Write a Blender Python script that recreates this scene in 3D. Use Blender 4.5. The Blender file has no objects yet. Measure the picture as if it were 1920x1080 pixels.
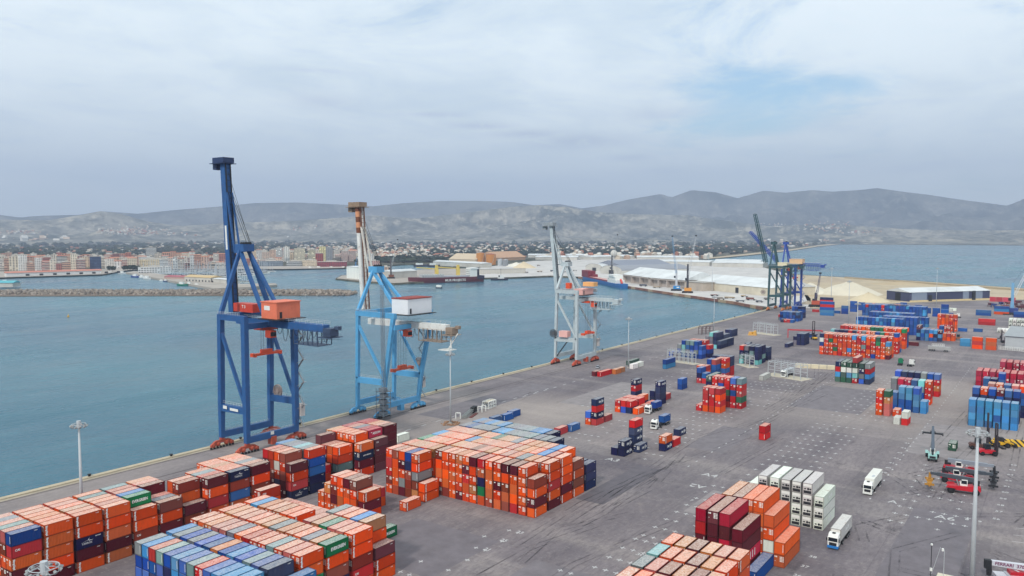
import bpy, math, random, colorsys
import numpy as np
from mathutils import Vector, Matrix, noise
random.seed(7); rng = np.random.default_rng(7)
sc = bpy.context.scene
COL = sc.collection

# ------------------------------------------------------------------ camera
F, HZ, TH, CH = 1486.51, 438.4, .615, 75.6          # focal length (px at 1920), horizon row, heading, height
PIT = math.atan2(540 - HZ, F)
FW = Vector((math.cos(TH)*math.cos(PIT), math.sin(TH)*math.cos(PIT), -math.sin(PIT)))
RT = Vector((math.sin(TH), -math.cos(TH), 0)); UP = RT.cross(FW)
cam = bpy.data.cameras.new('camera'); cam.sensor_width = 36; cam.lens = 36*F/1920
cam.clip_start = 1; cam.clip_end = 60000
co = bpy.data.objects.new('camera', cam); COL.objects.link(co); sc.camera = co
R3 = Matrix((RT, UP, -FW)).transposed()
co.matrix_world = Matrix.Translation((0, 0, CH)) @ R3.to_4x4()

# ------------------------------------------------------------------ light
SUN_AZ = math.radians(180 + 10)      # where the sun stands (from +x towards +y): behind the camera, to its left
SUN_EL = math.radians(40)
w = bpy.data.worlds.new('World'); sc.world = w; w.use_nodes = True
nt = w.node_tree; N = nt.nodes; LK = nt.links
for n in list(N): N.remove(n)
def nd(t, **k):
    n = N.new(t)
    for a, b in k.items(): setattr(n, a, b)
    return n
out = nd('ShaderNodeOutputWorld'); bg = nd('ShaderNodeBackground'); LK.new(bg.outputs[0], out.inputs[0])
SKY = nd('ShaderNodeTexSky', sky_type='NISHITA', sun_disc=False, sun_elevation=SUN_EL, sun_rotation=math.pi/2 - SUN_AZ,
         altitude=0, air_density=1.0, dust_density=1.6, ozone_density=1.0)
SKYK = .155
# cloud sheet: noise on the view direction projected on a flat layer overhead
tc = nd('ShaderNodeTexCoord'); sep = nd('ShaderNodeSeparateXYZ'); LK.new(tc.outputs['Generated'], sep.inputs[0])
def mth(op, a, b=None, c=None):
    n = nd('ShaderNodeMath', operation=op)
    for i, x in enumerate((a, b, c)):
        if x is None: continue
        if isinstance(x, (int, float)): n.inputs[i].default_value = x
        else: LK.new(x, n.inputs[i])
    return n.outputs[0]
zz = mth('MAXIMUM', sep.outputs[2], 0.0)
den = mth('ADD', zz, .13)
cx = mth('DIVIDE', sep.outputs[0], den); cy = mth('DIVIDE', sep.outputs[1], den)
cmb = nd('ShaderNodeCombineXYZ'); LK.new(cx, cmb.inputs[0]); LK.new(cy, cmb.inputs[1])
def wn(scale, detail, rough, off, dist=0.0, sx=1., sy=1., rot=0.):
    mp = nd('ShaderNodeMapping'); LK.new(cmb.outputs[0], mp.inputs[0]); mp.inputs['Location'].default_value = off
    mp.inputs['Rotation'].default_value = (0, 0, rot); mp.inputs['Scale'].default_value = (sx, sy, 1)
    n = nd('ShaderNodeTexNoise'); n.inputs['Scale'].default_value = scale; n.inputs['Detail'].default_value = detail
    n.inputs['Roughness'].default_value = rough; n.inputs['Distortion'].default_value = dist
    LK.new(mp.outputs[0], n.inputs['Vector']); return n.outputs['Fac']
def ramp(x, lo, hi):
    n = nd('ShaderNodeMapRange', interpolation_type='SMOOTHSTEP'); LK.new(x, n.inputs[0])
    n.inputs[1].default_value = lo; n.inputs[2].default_value = hi; return n.outputs[0]
def dirmask(px, py, rx, ry):
    """1 at the sky direction seen at that pixel, fading to 0: where a gap or a cloud stands"""
    v = (FW + RT*((px-960)/F) + UP*((540-py)/F)).normalized()
    k = v.z + .13; c = Vector((v.x/k, v.y/k, 0))
    s = .0007/k*960
    v2 = (FW + RT*((px+rx-960)/F) + UP*((540-py)/F)).normalized(); a = Vector((v2.x/(v2.z+.13), v2.y/(v2.z+.13), 0)) - c
    v3 = (FW + RT*((px-960)/F) + UP*((540-py+ry)/F)).normalized(); b = Vector((v3.x/(v3.z+.13), v3.y/(v3.z+.13), 0)) - c
    la, lb = a.length, b.length; a.normalize(); b.normalize()
    def dot(ax):
        return mth('ADD', mth('MULTIPLY', mth('SUBTRACT', cx, c.x), ax.x), mth('MULTIPLY', mth('SUBTRACT', cy, c.y), ax.y))
    da = mth('DIVIDE', dot(a), la); db = mth('DIVIDE', dot(b), lb)
    d2 = mth('ADD', mth('MULTIPLY', da, da), mth('MULTIPLY', db, db))
    return mth('POWER', 2.718, mth('MULTIPLY', d2, -1.0))
def add(*xs):
    o = xs[0]
    for x in xs[1:]: o = mth('ADD', o, x)
    return o
n1 = wn(.55, 7, .58, (3.1, 1.7, 0), .5)
n2 = wn(1.7, 7, .62, (7.3, 2.2, 0), .6)
n3 = wn(.9, 6, .6, (1.0, 9.2, 4), .4, 1, 1.6, .6)
cover = ramp(add(mth('MULTIPLY', n1, .55), mth('MULTIPLY', n2, .62), .10,
             mth('MULTIPLY', dirmask(1430, 190, 240, 95), -.27), mth('MULTIPLY', dirmask(1560, 150, 160, 40), -.10),
             mth('MULTIPLY', dirmask(1330, 262, 150, 40), -.10), mth('MULTIPLY', dirmask(1900, 20, 160, 40), -.14)), .36, .60)
cover = mth('MULTIPLY', cover, .93)
bright = ramp(add(mth('MULTIPLY', n3, .55), mth('MULTIPLY', n2, .5), mth('MULTIPLY', dirmask(1750, 110, 330, 130), .06), mth('MULTIPLY', dirmask(150, 60, 500, 120), .05)), .36, .66)
# small grey lens clouds low in the sky
lens = None
for (px, py, rx, ry, s) in [(900,236,60,7,.8),(990,252,80,9,.9),(1080,266,90,15,1.),(1185,296,38,6,.9),(1235,321,45,6,.6),(815,215,55,5,.6),(600,190,60,17,.5),(1230,215,85,14,.45),(1575,293,32,3.5,.6),(1700,318,60,8,.5),(1100,338,28,4,.4),(590,132,60,5,.3),(1745,307,40,4,.4)]:
    m = mth('MULTIPLY', dirmask(px, py, rx, ry), s)
    lens = m if lens is None else mth('MAXIMUM', lens, m)
lens = mth('MULTIPLY', lens, ramp(wn(7, 5, .65, (2, 5, 1), .8), .22, .5))
def mixc(fac, a, b):
    n = nd('ShaderNodeMix', data_type='RGBA'); LK.new(fac, n.inputs[0])
    for i, x in ((6, a), (7, b)):
        if isinstance(x, tuple): n.inputs[i].default_value = x + (1,)
        else: LK.new(x, n.inputs[i])
    return n.outputs[2]
skm = nd('ShaderNodeMix', data_type='RGBA', blend_type='MULTIPLY'); skm.inputs[0].default_value = 1
LK.new(SKY.outputs[0], skm.inputs[6]); skm.inputs[7].default_value = (SKYK*.98, SKYK*1.16, SKYK*1.16, 1)
blue = mixc(.0 if False else ramp(zz, .0, 1.0), skm.outputs[2], skm.outputs[2])
cloudc = mixc(bright, (.87, 1.01, 1.10), (1.18, 1.29, 1.32))
cloudc = mixc(mth('MULTIPLY', lens, .85), cloudc, (.60, .68, .82))
lowf = ramp(zz, .18, .0)
cloudc = mixc(mth('MULTIPLY', lowf, .75), cloudc, (1.10, 1.25, 1.33))
final = mixc(cover, blue, cloudc)
LK.new(final, bg.inputs[0]); bg.inputs[1].default_value = 1.0
sun = bpy.data.lights.new('sun', 'SUN'); sun.energy = 2.6; sun.angle = math.radians(5); sun.color = (1, .95, .88)
so = bpy.data.objects.new('sun', sun); COL.objects.link(so)
sd = Vector((math.cos(SUN_AZ)*math.cos(SUN_EL), math.sin(SUN_AZ)*math.cos(SUN_EL), math.sin(SUN_EL)))
so.rotation_euler = sd.to_track_quat('Z', 'Y').to_euler(); so.location = sd*400
sc.view_settings.view_transform = 'Standard'; sc.view_settings.look = 'None'
sc.view_settings.exposure = 0; sc.view_settings.gamma = 1; sc.view_settings.use_curve_mapping = False
sc.render.engine = 'CYCLES'
cy_ = sc.cycles; cy_.use_denoising = True; cy_.max_bounces = 5; cy_.diffuse_bounces = 2; cy_.glossy_bounces = 2
cy_.volume_bounces = 0; cy_.transparent_max_bounces = 6; cy_.caustics_reflective = False; cy_.caustics_refractive = False
try: cy_.denoising_prefilter = 'ACCURATE'
except Exception: pass

# ------------------------------------------------------------------ helpers
def lin(c):
    c = c/255.
    return c/12.92 if c <= .04045 else ((c+.055)/1.055)**2.4
def C(r, g, b, k=1.0): return (min(1, lin(r)*k), min(1, lin(g)*k), min(1, lin(b)*k), 1)
def ray(px, py): return FW + RT*((px-960)/F) + UP*((540-py)/F)
def G(px, py, z=0.0):
    """the point of the plane at height z that stands where the photograph shows that pixel"""
    d = ray(px, py); t = (z-CH)/d.z
    return Vector((d.x*t, d.y*t, z))
def PJ(p):
    d = Vector(p) - Vector((0, 0, CH)); z = d.dot(FW)
    return 960 + F*d.dot(RT)/z, 540 - F*d.dot(UP)/z
class MB:
    def __init__(s): s.v = []; s.f = []
    def add(s, vs, fs):
        o = len(s.v); s.v += [tuple(p) for p in vs]; s.f += [tuple(i+o for i in f) for f in fs]; return s
    def quad(s, *p): return s.add(p, [tuple(range(len(p)))])
    def box(s, x0, y0, z0, x1, y1, z1):
        return s.add([(x0,y0,z0),(x1,y0,z0),(x1,y1,z0),(x0,y1,z0),(x0,y0,z1),(x1,y0,z1),(x1,y1,z1),(x0,y1,z1)],
                     [(3,2,1,0),(4,5,6,7),(0,1,5,4),(1,2,6,5),(2,3,7,6),(3,0,4,7)])
    def cb(s, c, d): return s.box(c[0]-d[0]/2, c[1]-d[1]/2, c[2]-d[2]/2, c[0]+d[0]/2, c[1]+d[1]/2, c[2]+d[2]/2)
    def beam(s, p, q, w, h=None, w2=None, h2=None, side=None):
        """rectangular bar from p to q; w is its width along `side`, h across"""
        p, q = Vector(p), Vector(q); h = h or w; w2 = w2 or w; h2 = h2 or h
        d = (q-p).normalized()
        a = Vector(side) if side is not None else (Vector((1,0,0)) if abs(d.x) < .9 else Vector((0,1,0)))
        a = (a - d*a.dot(d)).normalized(); b = d.cross(a)
        r = []
        for c, ww, hh in ((p, w, h), (q, w2, h2)):
            r += [c-a*ww/2-b*hh/2, c+a*ww/2-b*hh/2, c+a*ww/2+b*hh/2, c-a*ww/2+b*hh/2]
        return s.add(r, [(3,2,1,0),(4,5,6,7),(0,1,5,4),(1,2,6,5),(2,3,7,6),(3,0,4,7)])
    def tube(s, p, q, r, n=8, r2=None, cap=True):
        p, q = Vector(p), Vector(q); d = (q-p).normalized(); r2 = r if r2 is None else r2
        a = d.orthogonal().normalized(); b = d.cross(a); vs = []; fs = []
        for c, rr in ((p, r), (q, r2)):
            vs += [c + (a*math.cos(2*math.pi*i/n)+b*math.sin(2*math.pi*i/n))*rr for i in range(n)]
        fs = [(i, (i+1) % n, n+(i+1) % n, n+i) for i in range(n)]
        if cap: fs += [tuple(range(n-1, -1, -1)), tuple(range(n, 2*n))]
        return s.add(vs, fs)
    def path(s, pts, r, n=5):
        for a, b in zip(pts, pts[1:]): s.tube(a, b, r, n, cap=False)
        return s
    def prism(s, pts, z0, z1):
        n = len(pts)
        return s.add([(x, y, z0) for x, y in pts] + [(x, y, z1) for x, y in pts],
                     [tuple(range(n-1, -1, -1)), tuple(range(n, 2*n))] + [(i, (i+1) % n, n+(i+1) % n, n+i) for i in range(n)])
    def ext(s, pts, off):
        """a polygon in space pushed along a vector"""
        n = len(pts); off = Vector(off); pts = [Vector(p) for p in pts]
        return s.add(pts + [p+off for p in pts],
                     [tuple(range(n-1, -1, -1)), tuple(range(n, 2*n))] + [(i, (i+1) % n, n+(i+1) % n, n+i) for i in range(n)])
    def ball(s, c, r, nu=10, nv=6, sz=1.0, half=False):
        vs = []; fs = []; v0 = 0
        for j in range(nv+1):
            t = (math.pi/2 if half else math.pi)*j/nv
            for i in range(nu):
                a = 2*math.pi*i/nu
                vs.append((c[0]+r*math.sin(t)*math.cos(a), c[1]+r*math.sin(t)*math.sin(a), c[2]+r*sz*math.cos(t)))
        for j in range(nv):
            for i in range(nu):
                fs.append((j*nu+i, (j+1)*nu+i, (j+1)*nu+(i+1) % nu, j*nu+(i+1) % nu))
        return s.add(vs, fs)
    def mesh(s, name):
        m = bpy.data.meshes.new(name); m.from_pydata(s.v, [], s.f); m.update(); return m
    def build(s, name, mat=None, parent=None, smooth=False, **kw):
        return obj(name, s.mesh(name), mat, parent, smooth=smooth, **kw)
def obj(name, mesh, mat=None, parent=None, loc=None, rz=0, smooth=False, color=None):
    o = bpy.data.objects.new(name, mesh); COL.objects.link(o)
    if mat is not None and mesh is not None and not len(mesh.materials): mesh.materials.append(mat)
    if smooth: mesh.polygons.foreach_set('use_smooth', [True]*len(mesh.polygons))
    if parent is not None: o.parent = parent
    if loc is not None: o.location = loc
    o.rotation_euler = (0, 0, rz)
    if color is not None: o.color = color
    return o
def tag(o, label, cat, group=None, kind=None):
    o['label'] = label; o['category'] = cat
    if group: o['group'] = group
    if kind: o['kind'] = kind
    return o
def thing(name, label, cat, loc=(0, 0, 0), rz=0, group=None):
    o = bpy.data.objects.new(name, None); COL.objects.link(o); o.location = loc; o.rotation_euler = (0, 0, rz)
    o.empty_display_size = .5
    return tag(o, label, cat, group)
def struct(o): o['kind'] = 'structure'; return o
def stuff(o): o['kind'] = 'stuff'; return o
def copy_tree(o, parent=None):
    c = o.copy(); COL.objects.link(c)
    if parent is not None: c.parent = parent
    for ch in list(o.children): copy_tree(ch, c)
    return c
_txt = {}
def text_mesh(s, size=1.0, bold=0.0):
    k = (s, size, bold)
    if k not in _txt:
        cu = bpy.data.curves.new('lettering', 'FONT'); cu.body = s; cu.size = size; cu.align_x = 'CENTER'; cu.align_y = 'CENTER'
        cu.offset = bold; cu.extrude = .004; cu.resolution_u = 2
        o = bpy.data.objects.new('lettering', cu); m = bpy.data.meshes.new_from_object(o)
        bpy.data.objects.remove(o); m.name = 'lettering'; _txt[k] = m
    return _txt[k].copy()
def text(s, size, mat, parent, pos, xdir, ydir, bold=0.0, name='lettering', sx=1.0):
    m = text_mesh(s, size, bold); o = obj(name, m, mat, parent)
    x = Vector(xdir).normalized(); y = Vector(ydir).normalized(); z = x.cross(y)
    o.matrix_local = Matrix.Translation(pos) @ Matrix((x, y, z)).transposed().to_4x4() @ Matrix.Diagonal((sx, 1, 1, 1))
    return o

# ------------------------------------------------------------------ materials
def newmat(name):
    m = bpy.data.materials.new(name); m.use_nodes = True
    t = m.node_tree; b = t.nodes['Principled BSDF']; return m, t, b
def nz(t, scale, detail=4, rough=.6, coord='Object', sc3=None):
    tcn = t.nodes.new('ShaderNodeTexCoord'); n = t.nodes.new('ShaderNodeTexNoise')
    n.inputs['Scale'].default_value = scale; n.inputs['Detail'].default_value = detail; n.inputs['Roughness'].default_value = rough
    src = tcn.outputs[coord] if coord != 'World' else None
    if src is None:
        g = t.nodes.new('ShaderNodeNewGeometry'); src = g.outputs['Position']
    if sc3:
        mp = t.nodes.new('ShaderNodeMapping'); mp.inputs['Scale'].default_value = sc3; t.links.new(src, mp.inputs[0]); src = mp.outputs[0]
    t.links.new(src, n.inputs['Vector']); return n.outputs['Fac']
def rmp(t, x, lo, hi, a=0., b=1.):
    n = t.nodes.new('ShaderNodeMapRange'); t.links.new(x, n.inputs[0])
    for i, v in ((1, lo), (2, hi), (3, a), (4, b)): n.inputs[i].default_value = v
    return n.outputs[0]
def mx(t, fac, a, b, blend='MIX'):
    n = t.nodes.new('ShaderNodeMix'); n.data_type = 'RGBA'; n.blend_type = blend
    for i, x in ((0, fac), (6, a), (7, b)):
        if isinstance(x, (int, float)): n.inputs[i].default_value = x
        elif isinstance(x, tuple): n.inputs[i].default_value = x if len(x) == 4 else x+(1,)
        else: t.links.new(x, n.inputs[i])
    return n.outputs[2]
def mul(t, a, b):
    n = t.nodes.new('ShaderNodeMath'); n.operation = 'MULTIPLY'
    for i, x in ((0, a), (1, b)):
        if isinstance(x, (int, float)): n.inputs[i].default_value = x
        else: t.links.new(x, n.inputs[i])
    return n.outputs[0]
def bump(t, b, h, dist, strength=1.0):
    n = t.nodes.new('ShaderNodeBump'); n.inputs['Distance'].default_value = dist; n.inputs['Strength'].default_value = strength
    t.links.new(h, n.inputs['Height']); t.links.new(n.outputs[0], b.inputs['Normal'])
_mat = {}
def paint(r, g, b, rough=.5, dirt=.25, scale=.35, metal=0., spec=.4, rust=.0):
    """weathered paint or plaster of one colour"""
    k = (r, g, b, rough, dirt, scale, metal, rust)
    if k in _mat: return _mat[k]
    m, t, p = newmat('paint'); c = C(r, g, b)
    f = rmp(t, nz(t, scale, 5, .65), .35, .7)
    dk = tuple(x*.62 for x in c[:3])+(1,)
    o = mx(t, mul(t, f, dirt*1.6), c, dk)
    if rust:
        o = mx(t, mul(t, rmp(t, nz(t, scale*2.6, 5, .7), .56, .68), rust), o, C(120, 66, 40))
    t.links.new(o, p.inputs['Base Color']); p.inputs['Roughness'].default_value = rough; p.inputs['Metallic'].default_value = metal
    p.inputs['Specular IOR Level'].default_value = spec
    _mat[k] = m; return m
DARK = paint(38, 38, 42, .6); STEEL = paint(140, 142, 145, .45, .3); GALV = paint(188, 192, 194, .5, .2); WHITE = paint(232, 232, 226, .5, .18)
BLACK = paint(22, 22, 24, .7); GLASS = paint(26, 34, 42, .12, .05); RUBBER = paint(24, 24, 26, .8); CONC = paint(176, 170, 160, .85, .35, .08)
YEL = paint(222, 172, 36, .5); ORG = paint(226, 84, 46, .5, .2); RUST = paint(120, 72, 50, .8)
def cont_mat(kind):
    """container steel: colour is each container's own (object colour or face tint); for roofs its alpha says how much the paint has flaked and dusted"""
    m, t, p = newmat('container_'+kind)
    if kind.startswith('joined'):
        a = t.nodes.new('ShaderNodeAttribute'); a.attribute_name = 'tint'; col = a.outputs['Color']; alp = a.outputs['Alpha']
    else:
        oi = t.nodes.new('ShaderNodeObjectInfo'); col = oi.outputs['Color']; alp = oi.outputs['Alpha']
    cs = 'World'; big = rmp(t, nz(t, .55, 4, .6, cs), .3, .75)
    if kind.endswith('roof'):
        spk = rmp(t, nz(t, 3.2, 3, .78, cs), .46, .58); spk2 = rmp(t, nz(t, 1.0, 5, .7, cs), .38, .68)
        o = mx(t, mul(t, spk2, .45), col, mx(t, .5, col, (.80, .72, .62, 1)))
        o = mx(t, mul(t, mul(t, spk, alp), .62), o, (.84, .79, .71, 1))
        o = mx(t, mul(t, rmp(t, nz(t, 2.1, 4, .75, cs), .54, .66), .50), o, mx(t, .72, col, (.10, .08, .07, 1)))
        o = mx(t, mul(t, rmp(t, nz(t, .5, 4, .7, cs), .6, .7), .4), o, (.24, .14, .09, 1))
        p.inputs['Roughness'].default_value = .75
    else:
        st = rmp(t, nz(t, 1.0, 4, .7, cs, (2.6, 2.6, .3)), .5, .75); ch = rmp(t, nz(t, 1.8, 4, .7, cs), .62, .68)
        o = mx(t, mul(t, big, .25), col, mx(t, .55, col, (.06, .03, .025, 1)))
        o = mx(t, mul(t, st, .30), o, mx(t, .6, col, (.10, .04, .03, 1)))
        o = mx(t, mul(t, ch, .35), o, (.20, .09, .05, 1))
        p.inputs['Roughness'].default_value = .62
    t.links.new(o, p.inputs['Base Color']); p.inputs['Specular IOR Level'].default_value = .12
    return m
CM, CR, CJ, CJR = cont_mat('steel'), cont_mat('roof'), cont_mat('joined'), cont_mat('joined_roof')
# ------------------------------------------------------------------ water, land, yard
def W2(x, y): return Vector((x, y, 0))
def sheet(name, pts, z, mat, skirt=6.0):
    b = MB(); b.prism([(p.x, p.y) for p in pts], z-skirt, z)
    return struct(b.build(name, mat))
m, t, p = newmat('sea_water')
deep = mx(t, rmp(t, nz(t, .004, 3, .5, 'World', (1, .45, 1)), .35, .7), C(22, 84, 106), C(50, 112, 124))
deep = mx(t, mul(t, rmp(t, nz(t, .03, 4, .6, 'World', (.35, 1, 1)), .5, .75), .35), deep, C(74, 132, 144))
t.links.new(deep, p.inputs['Base Color']); t.links.new(rmp(t, nz(t, .012, 4, .6, 'World', (.4, 1.3, 1)), .35, .65, .1, .32), p.inputs['Roughness']); p.inputs['IOR'].default_value = 1.33
h1 = nz(t, .55, 3, .6, 'World', (.55, 1.2, 1)); h2 = nz(t, .11, 2, .5, 'World', (.6, 1.3, 1))
hh = t.nodes.new('ShaderNodeMath'); hh.operation = 'MULTIPLY_ADD'; t.links.new(h2, hh.inputs[0]); hh.inputs[1].default_value = 1.5; t.links.new(h1, hh.inputs[2])
bump(t, p, hh.outputs[0], .55, .8)
WATER = m
b = MB(); R = 16500; n = 96; WZ = -2.6
b.v = [(0, 0, WZ)] + [(R*math.cos(2*math.pi*i/n), R*math.sin(2*math.pi*i/n), WZ) for i in range(n)]
b.f = [(0, 1+i, 1+(i+1) % n) for i in range(n)]
struct(b.build('water', WATER))

m, t, p = newmat('plain_land')
c1 = mx(t, rmp(t, nz(t, .006, 6, .65, 'World'), .38, .62), C(62, 70, 58), C(112, 104, 88))
c1 = mx(t, mul(t, rmp(t, nz(t, .03, 4, .7, 'World'), .52, .6), .75), c1, C(40, 50, 42))
c1 = mx(t, mul(t, rmp(t, nz(t, .0016, 4, .6, 'World', (1, .25, 1)), .60, .68), .5), c1, C(150, 136, 112))
t.links.new(c1, p.inputs['Base Color']); p.inputs['Roughness'].default_value = 1; p.inputs['Specular IOR Level'].default_value = .05
PLAIN = m
PX_ = lambda *a: [G(x, y) for x, y in a]
coast = [W2(-260, 248), W2(806, 248)] + PX_((1430, 577), (1377, 566.5), (1308, 556.6), (1242, 547), (1177, 537), (1130, 526), (1085, 519), (1033, 517), (958, 520), (906, 521),
        (830, 526), (740, 531), (680, 527), (629, 522), (640, 516), (720, 512), (790, 505), (850, 500), (850, 496), (760, 495), (700, 500), (647, 502), (531, 504),
        (490, 504), (420, 504), (300, 503), (240, 506), (193, 514), (0, 520), (-260, 529)) + \
        [W2(500, 4200), W2(3000, 12000), W2(9000, 13500), W2(15800, 4000), W2(15800, 0)] + \
        PX_((1990, 448.6), (1920, 449), (1830, 449.6), (1700, 450.8), (1600, 455), (1540, 461), (1480, 470), (1400, 478.5), (1330, 485), (1318, 488), (1400, 491.5), (1450, 499), (1490, 514), (1590, 520), (1727, 527), (1915, 540), (2120, 555)) + \
        [W2(700, -700), W2(-260, -700)]
sheet('land', coast, -.06, PLAIN)

m, t, p = newmat('yard_asphalt')
g1_ = rmp(t, nz(t, .012, 5, .6, 'World'), .35, .65)
c = mx(t, g1_, C(112, 105, 110), C(150, 141, 139))
c = mx(t, mul(t, rmp(t, nz(t, .045, 5, .65, 'World', (.12, 1, 1)), .40, .68), .75), c, C(90, 84, 90))       # wheel lanes along the stacks
c = mx(t, mul(t, rmp(t, nz(t, .05, 4, .6, 'World', (1, .12, 1)), .50, .68), .6), c, C(164, 155, 149))
bk = t.nodes.new('ShaderNodeTexBrick'); gp = t.nodes.new('ShaderNodeNewGeometry'); t.links.new(gp.outputs['Position'], bk.inputs['Vector'])
bk.inputs['Scale'].default_value = 1; bk.inputs['Brick Width'].default_value = 41; bk.inputs['Row Height'].default_value = 17.5; bk.inputs['Mortar Size'].default_value = .12
for i_, v_ in ((1, (.78, .78, .80, 1)), (2, (1.12, 1.08, 1.06, 1)), (3, (.62, .60, .62, 1))): bk.inputs[i_].default_value = v_
c = mx(t, .5, c, bk.outputs['Color'], 'MULTIPLY')
c = mx(t, mul(t, rmp(t, nz(t, .13, 5, .7, 'World', (.5, 1, 1)), .58, .70), .6), c, C(66, 61, 66))                          # oil stains
c = mx(t, mul(t, rmp(t, nz(t, .4, 4, .7, 'World'), .56, .72), .4), c, C(156, 146, 138))
c = mx(t, mul(t, rmp(t, nz(t, .9, 5, .78, 'World', (.35, 1, 1)), .42, .66), .5), c, C(84, 77, 82))
c = mx(t, mul(t, rmp(t, nz(t, 1.3, 4, .75, 'World', (1, .4, 1)), .55, .7), .35), c, C(172, 164, 160))
c = mx(t, mul(t, rmp(t, nz(t, .004, 3, .5, 'World'), .48, .62), .5), c, C(172, 160, 150))
t.links.new(c, p.inputs['Base Color']); p.inputs['Roughness'].default_value = .8; p.inputs['Specular IOR Level'].default_value = .25
bump(t, p, nz(t, 3, 4, .6, 'World'), .02, .4)
ASPH = m
yard = [W2(-255, 247.9), W2(806, 247.9)] + PX_((1445, 575), (1500, 577.5), (1560, 578), (1640, 571), (1706, 568), (1856, 563.5), (2060, 560)) + [W2(600, -600), W2(-255, -600)]
sheet('yard_pavement', yard, 0, ASPH, .04)
# darker and lighter patches and tyre-blackened lanes: thin sheets on the asphalt
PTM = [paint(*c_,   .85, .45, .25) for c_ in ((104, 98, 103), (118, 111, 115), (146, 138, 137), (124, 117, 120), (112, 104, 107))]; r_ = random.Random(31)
for (x0, y0, x1, y1, k_) in [(192, 104.5, 232, 113.4, 0), (120, 84, 150, 99, 3), (262, 96, 300, 110, 3), (128, 112.5, 154, 140, 1), (186, 18, 240, 33, 1), (300, 20, 352, 45, 2), (352, 70, 410, 100, 3), (300, 160, 360, 186, 2), (245, 205, 330, 222, 3), (96, 205, 190, 222, 1), (150, 52, 164, 70, 3), (200, 70, 222, 84, 2)]:  # the first is a darker strip beside the large central block
    z_ = .004; struct(MB().quad((x0, y0, z_), (x1, y0, z_), (x1, y1, z_), (x0, y1, z_)).build('pavement_tone_patch', PTM[k_]))
m, t, p = newmat('tyre_marks'); f_ = rmp(t, nz(t, .5, 5, .7, 'World', (.25, 1, 1)), .42, .7, 0, .62); p.inputs['Base Color'].default_value = C(58, 53, 58); p.inputs['Roughness'].default_value = .85; t.links.new(f_, p.inputs['Alpha'])
tm = MB()
def track(pts, w_=.42, gap=1.9):
    pts = [Vector((a_, b_, .0085)) for a_, b_ in pts]; n_ = 26; cur = []
    for i in range(n_+1):
        s_ = i/n_*(len(pts)-1); k_ = min(int(s_), len(pts)-2); f = s_-k_; f = f*f*(3-2*f) if len(pts) > 2 else f; cur.append(pts[k_]+(pts[k_+1]-pts[k_])*f)
    for a_, b_ in zip(cur, cur[1:]):
        d_ = (b_-a_).normalized(); o_ = Vector((-d_.y, d_.x, 0))
        for s in (-gap/2, gap/2): tm.quad(a_+o_*(s-w_/2), b_+o_*(s-w_/2), b_+o_*(s+w_/2), a_+o_*(s+w_/2))
for i in range(34):
    x_, y_ = r_.uniform(110, 420), r_.choice([r_.uniform(86, 112), r_.uniform(5, 46), r_.uniform(100, 108), r_.uniform(196, 225)]); L_ = r_.uniform(30, 120)
    track([(x_, y_), (x_+L_*.5, y_+r_.uniform(-4, 4)), (x_+L_, y_+r_.uniform(-9, 9))])
for i in range(14):
    x_, y_ = r_.uniform(190, 300), r_.uniform(4, 40); track([(x_, y_), (x_+r_.uniform(-14, 14), y_+r_.uniform(-8, 8)), (x_+r_.uniform(-20, 30), y_+r_.uniform(-16, 16))], .5, 2.2)
struct(tm.build('tyre_marks', m))
DUST = paint(208, 203, 197, .9, .5, .035); SAND = paint(194, 176, 146, .95, .45, .03); PALE = paint(178, 168, 156, .9, .5, .03)
sheet('bulk_quay_pavement', PX_((1440, 575.6), (1377, 566.2), (1308, 556.3), (1242, 546.7), (1177, 536.6), (1130, 525.5), (1085, 518.6), (1033, 516.6), (958, 519.5), (906, 520.5), (880, 505), (1000, 489), (1180, 484), (1316, 488), (1400, 493), (1480, 514), (1520, 560), (1520, 580.5)), -.03, DUST, .02)
sheet('pier_pavement', PX_((830, 525.5), (740, 530.5), (680, 526.5), (631, 521.8), (642, 516.3), (720, 512.4), (790, 505.3), (880, 503), (904, 520.3)), -.03, PALE, .02)
sheet('beach_sand', PX_((1521, 580), (1490, 514.5), (1590, 520.5), (1727, 527.5), (1915, 540.5), (2110, 555), (2060, 559.5), (1856, 563), (1706, 567.5), (1640, 570.5), (1560, 577.5)), -.03, SAND, .02)
sheet('coast_beach', PX_((1920, 449.1), (1700, 451), (1600, 455.2), (1540, 461.2), (1480, 470.2), (1400, 478.7), (1330, 485.2), (1328, 483), (1400, 475.6), (1480, 467.5), (1540, 459), (1600, 453.5), (1700, 450), (1920, 448.6)), -.03, SAND, .02)
sheet('town_waterfront_pavement', PX_((645, 502.3), (531, 504.3), (490, 504.3), (420, 504.3), (300, 503.3), (240, 506.3), (193, 514.2), (0, 520.2), (-100, 523.5), (-100, 512), (0, 509), (193, 504), (420, 499.5), (645, 498)), -.03, PALE, .02)
sheet('marina_mole', PX_((236, 511), (333, 529), (400, 541), (470, 538.5), (520, 534), (516, 531.5), (430, 533), (380, 526), (310, 515), (252, 508.5)), 0.4, PALE, 6)
edge = PX_((1430, 577), (1377, 566.5), (1308, 556.6), (1242, 547), (1177, 537), (1130, 526), (1085, 519))
QB = [paint(*c_, .85, .5, .15) for c_ in ((150, 104, 84), (168, 126, 100), (136, 90, 76), (186, 160, 130))]; r_ = random.Random(6)
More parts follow.
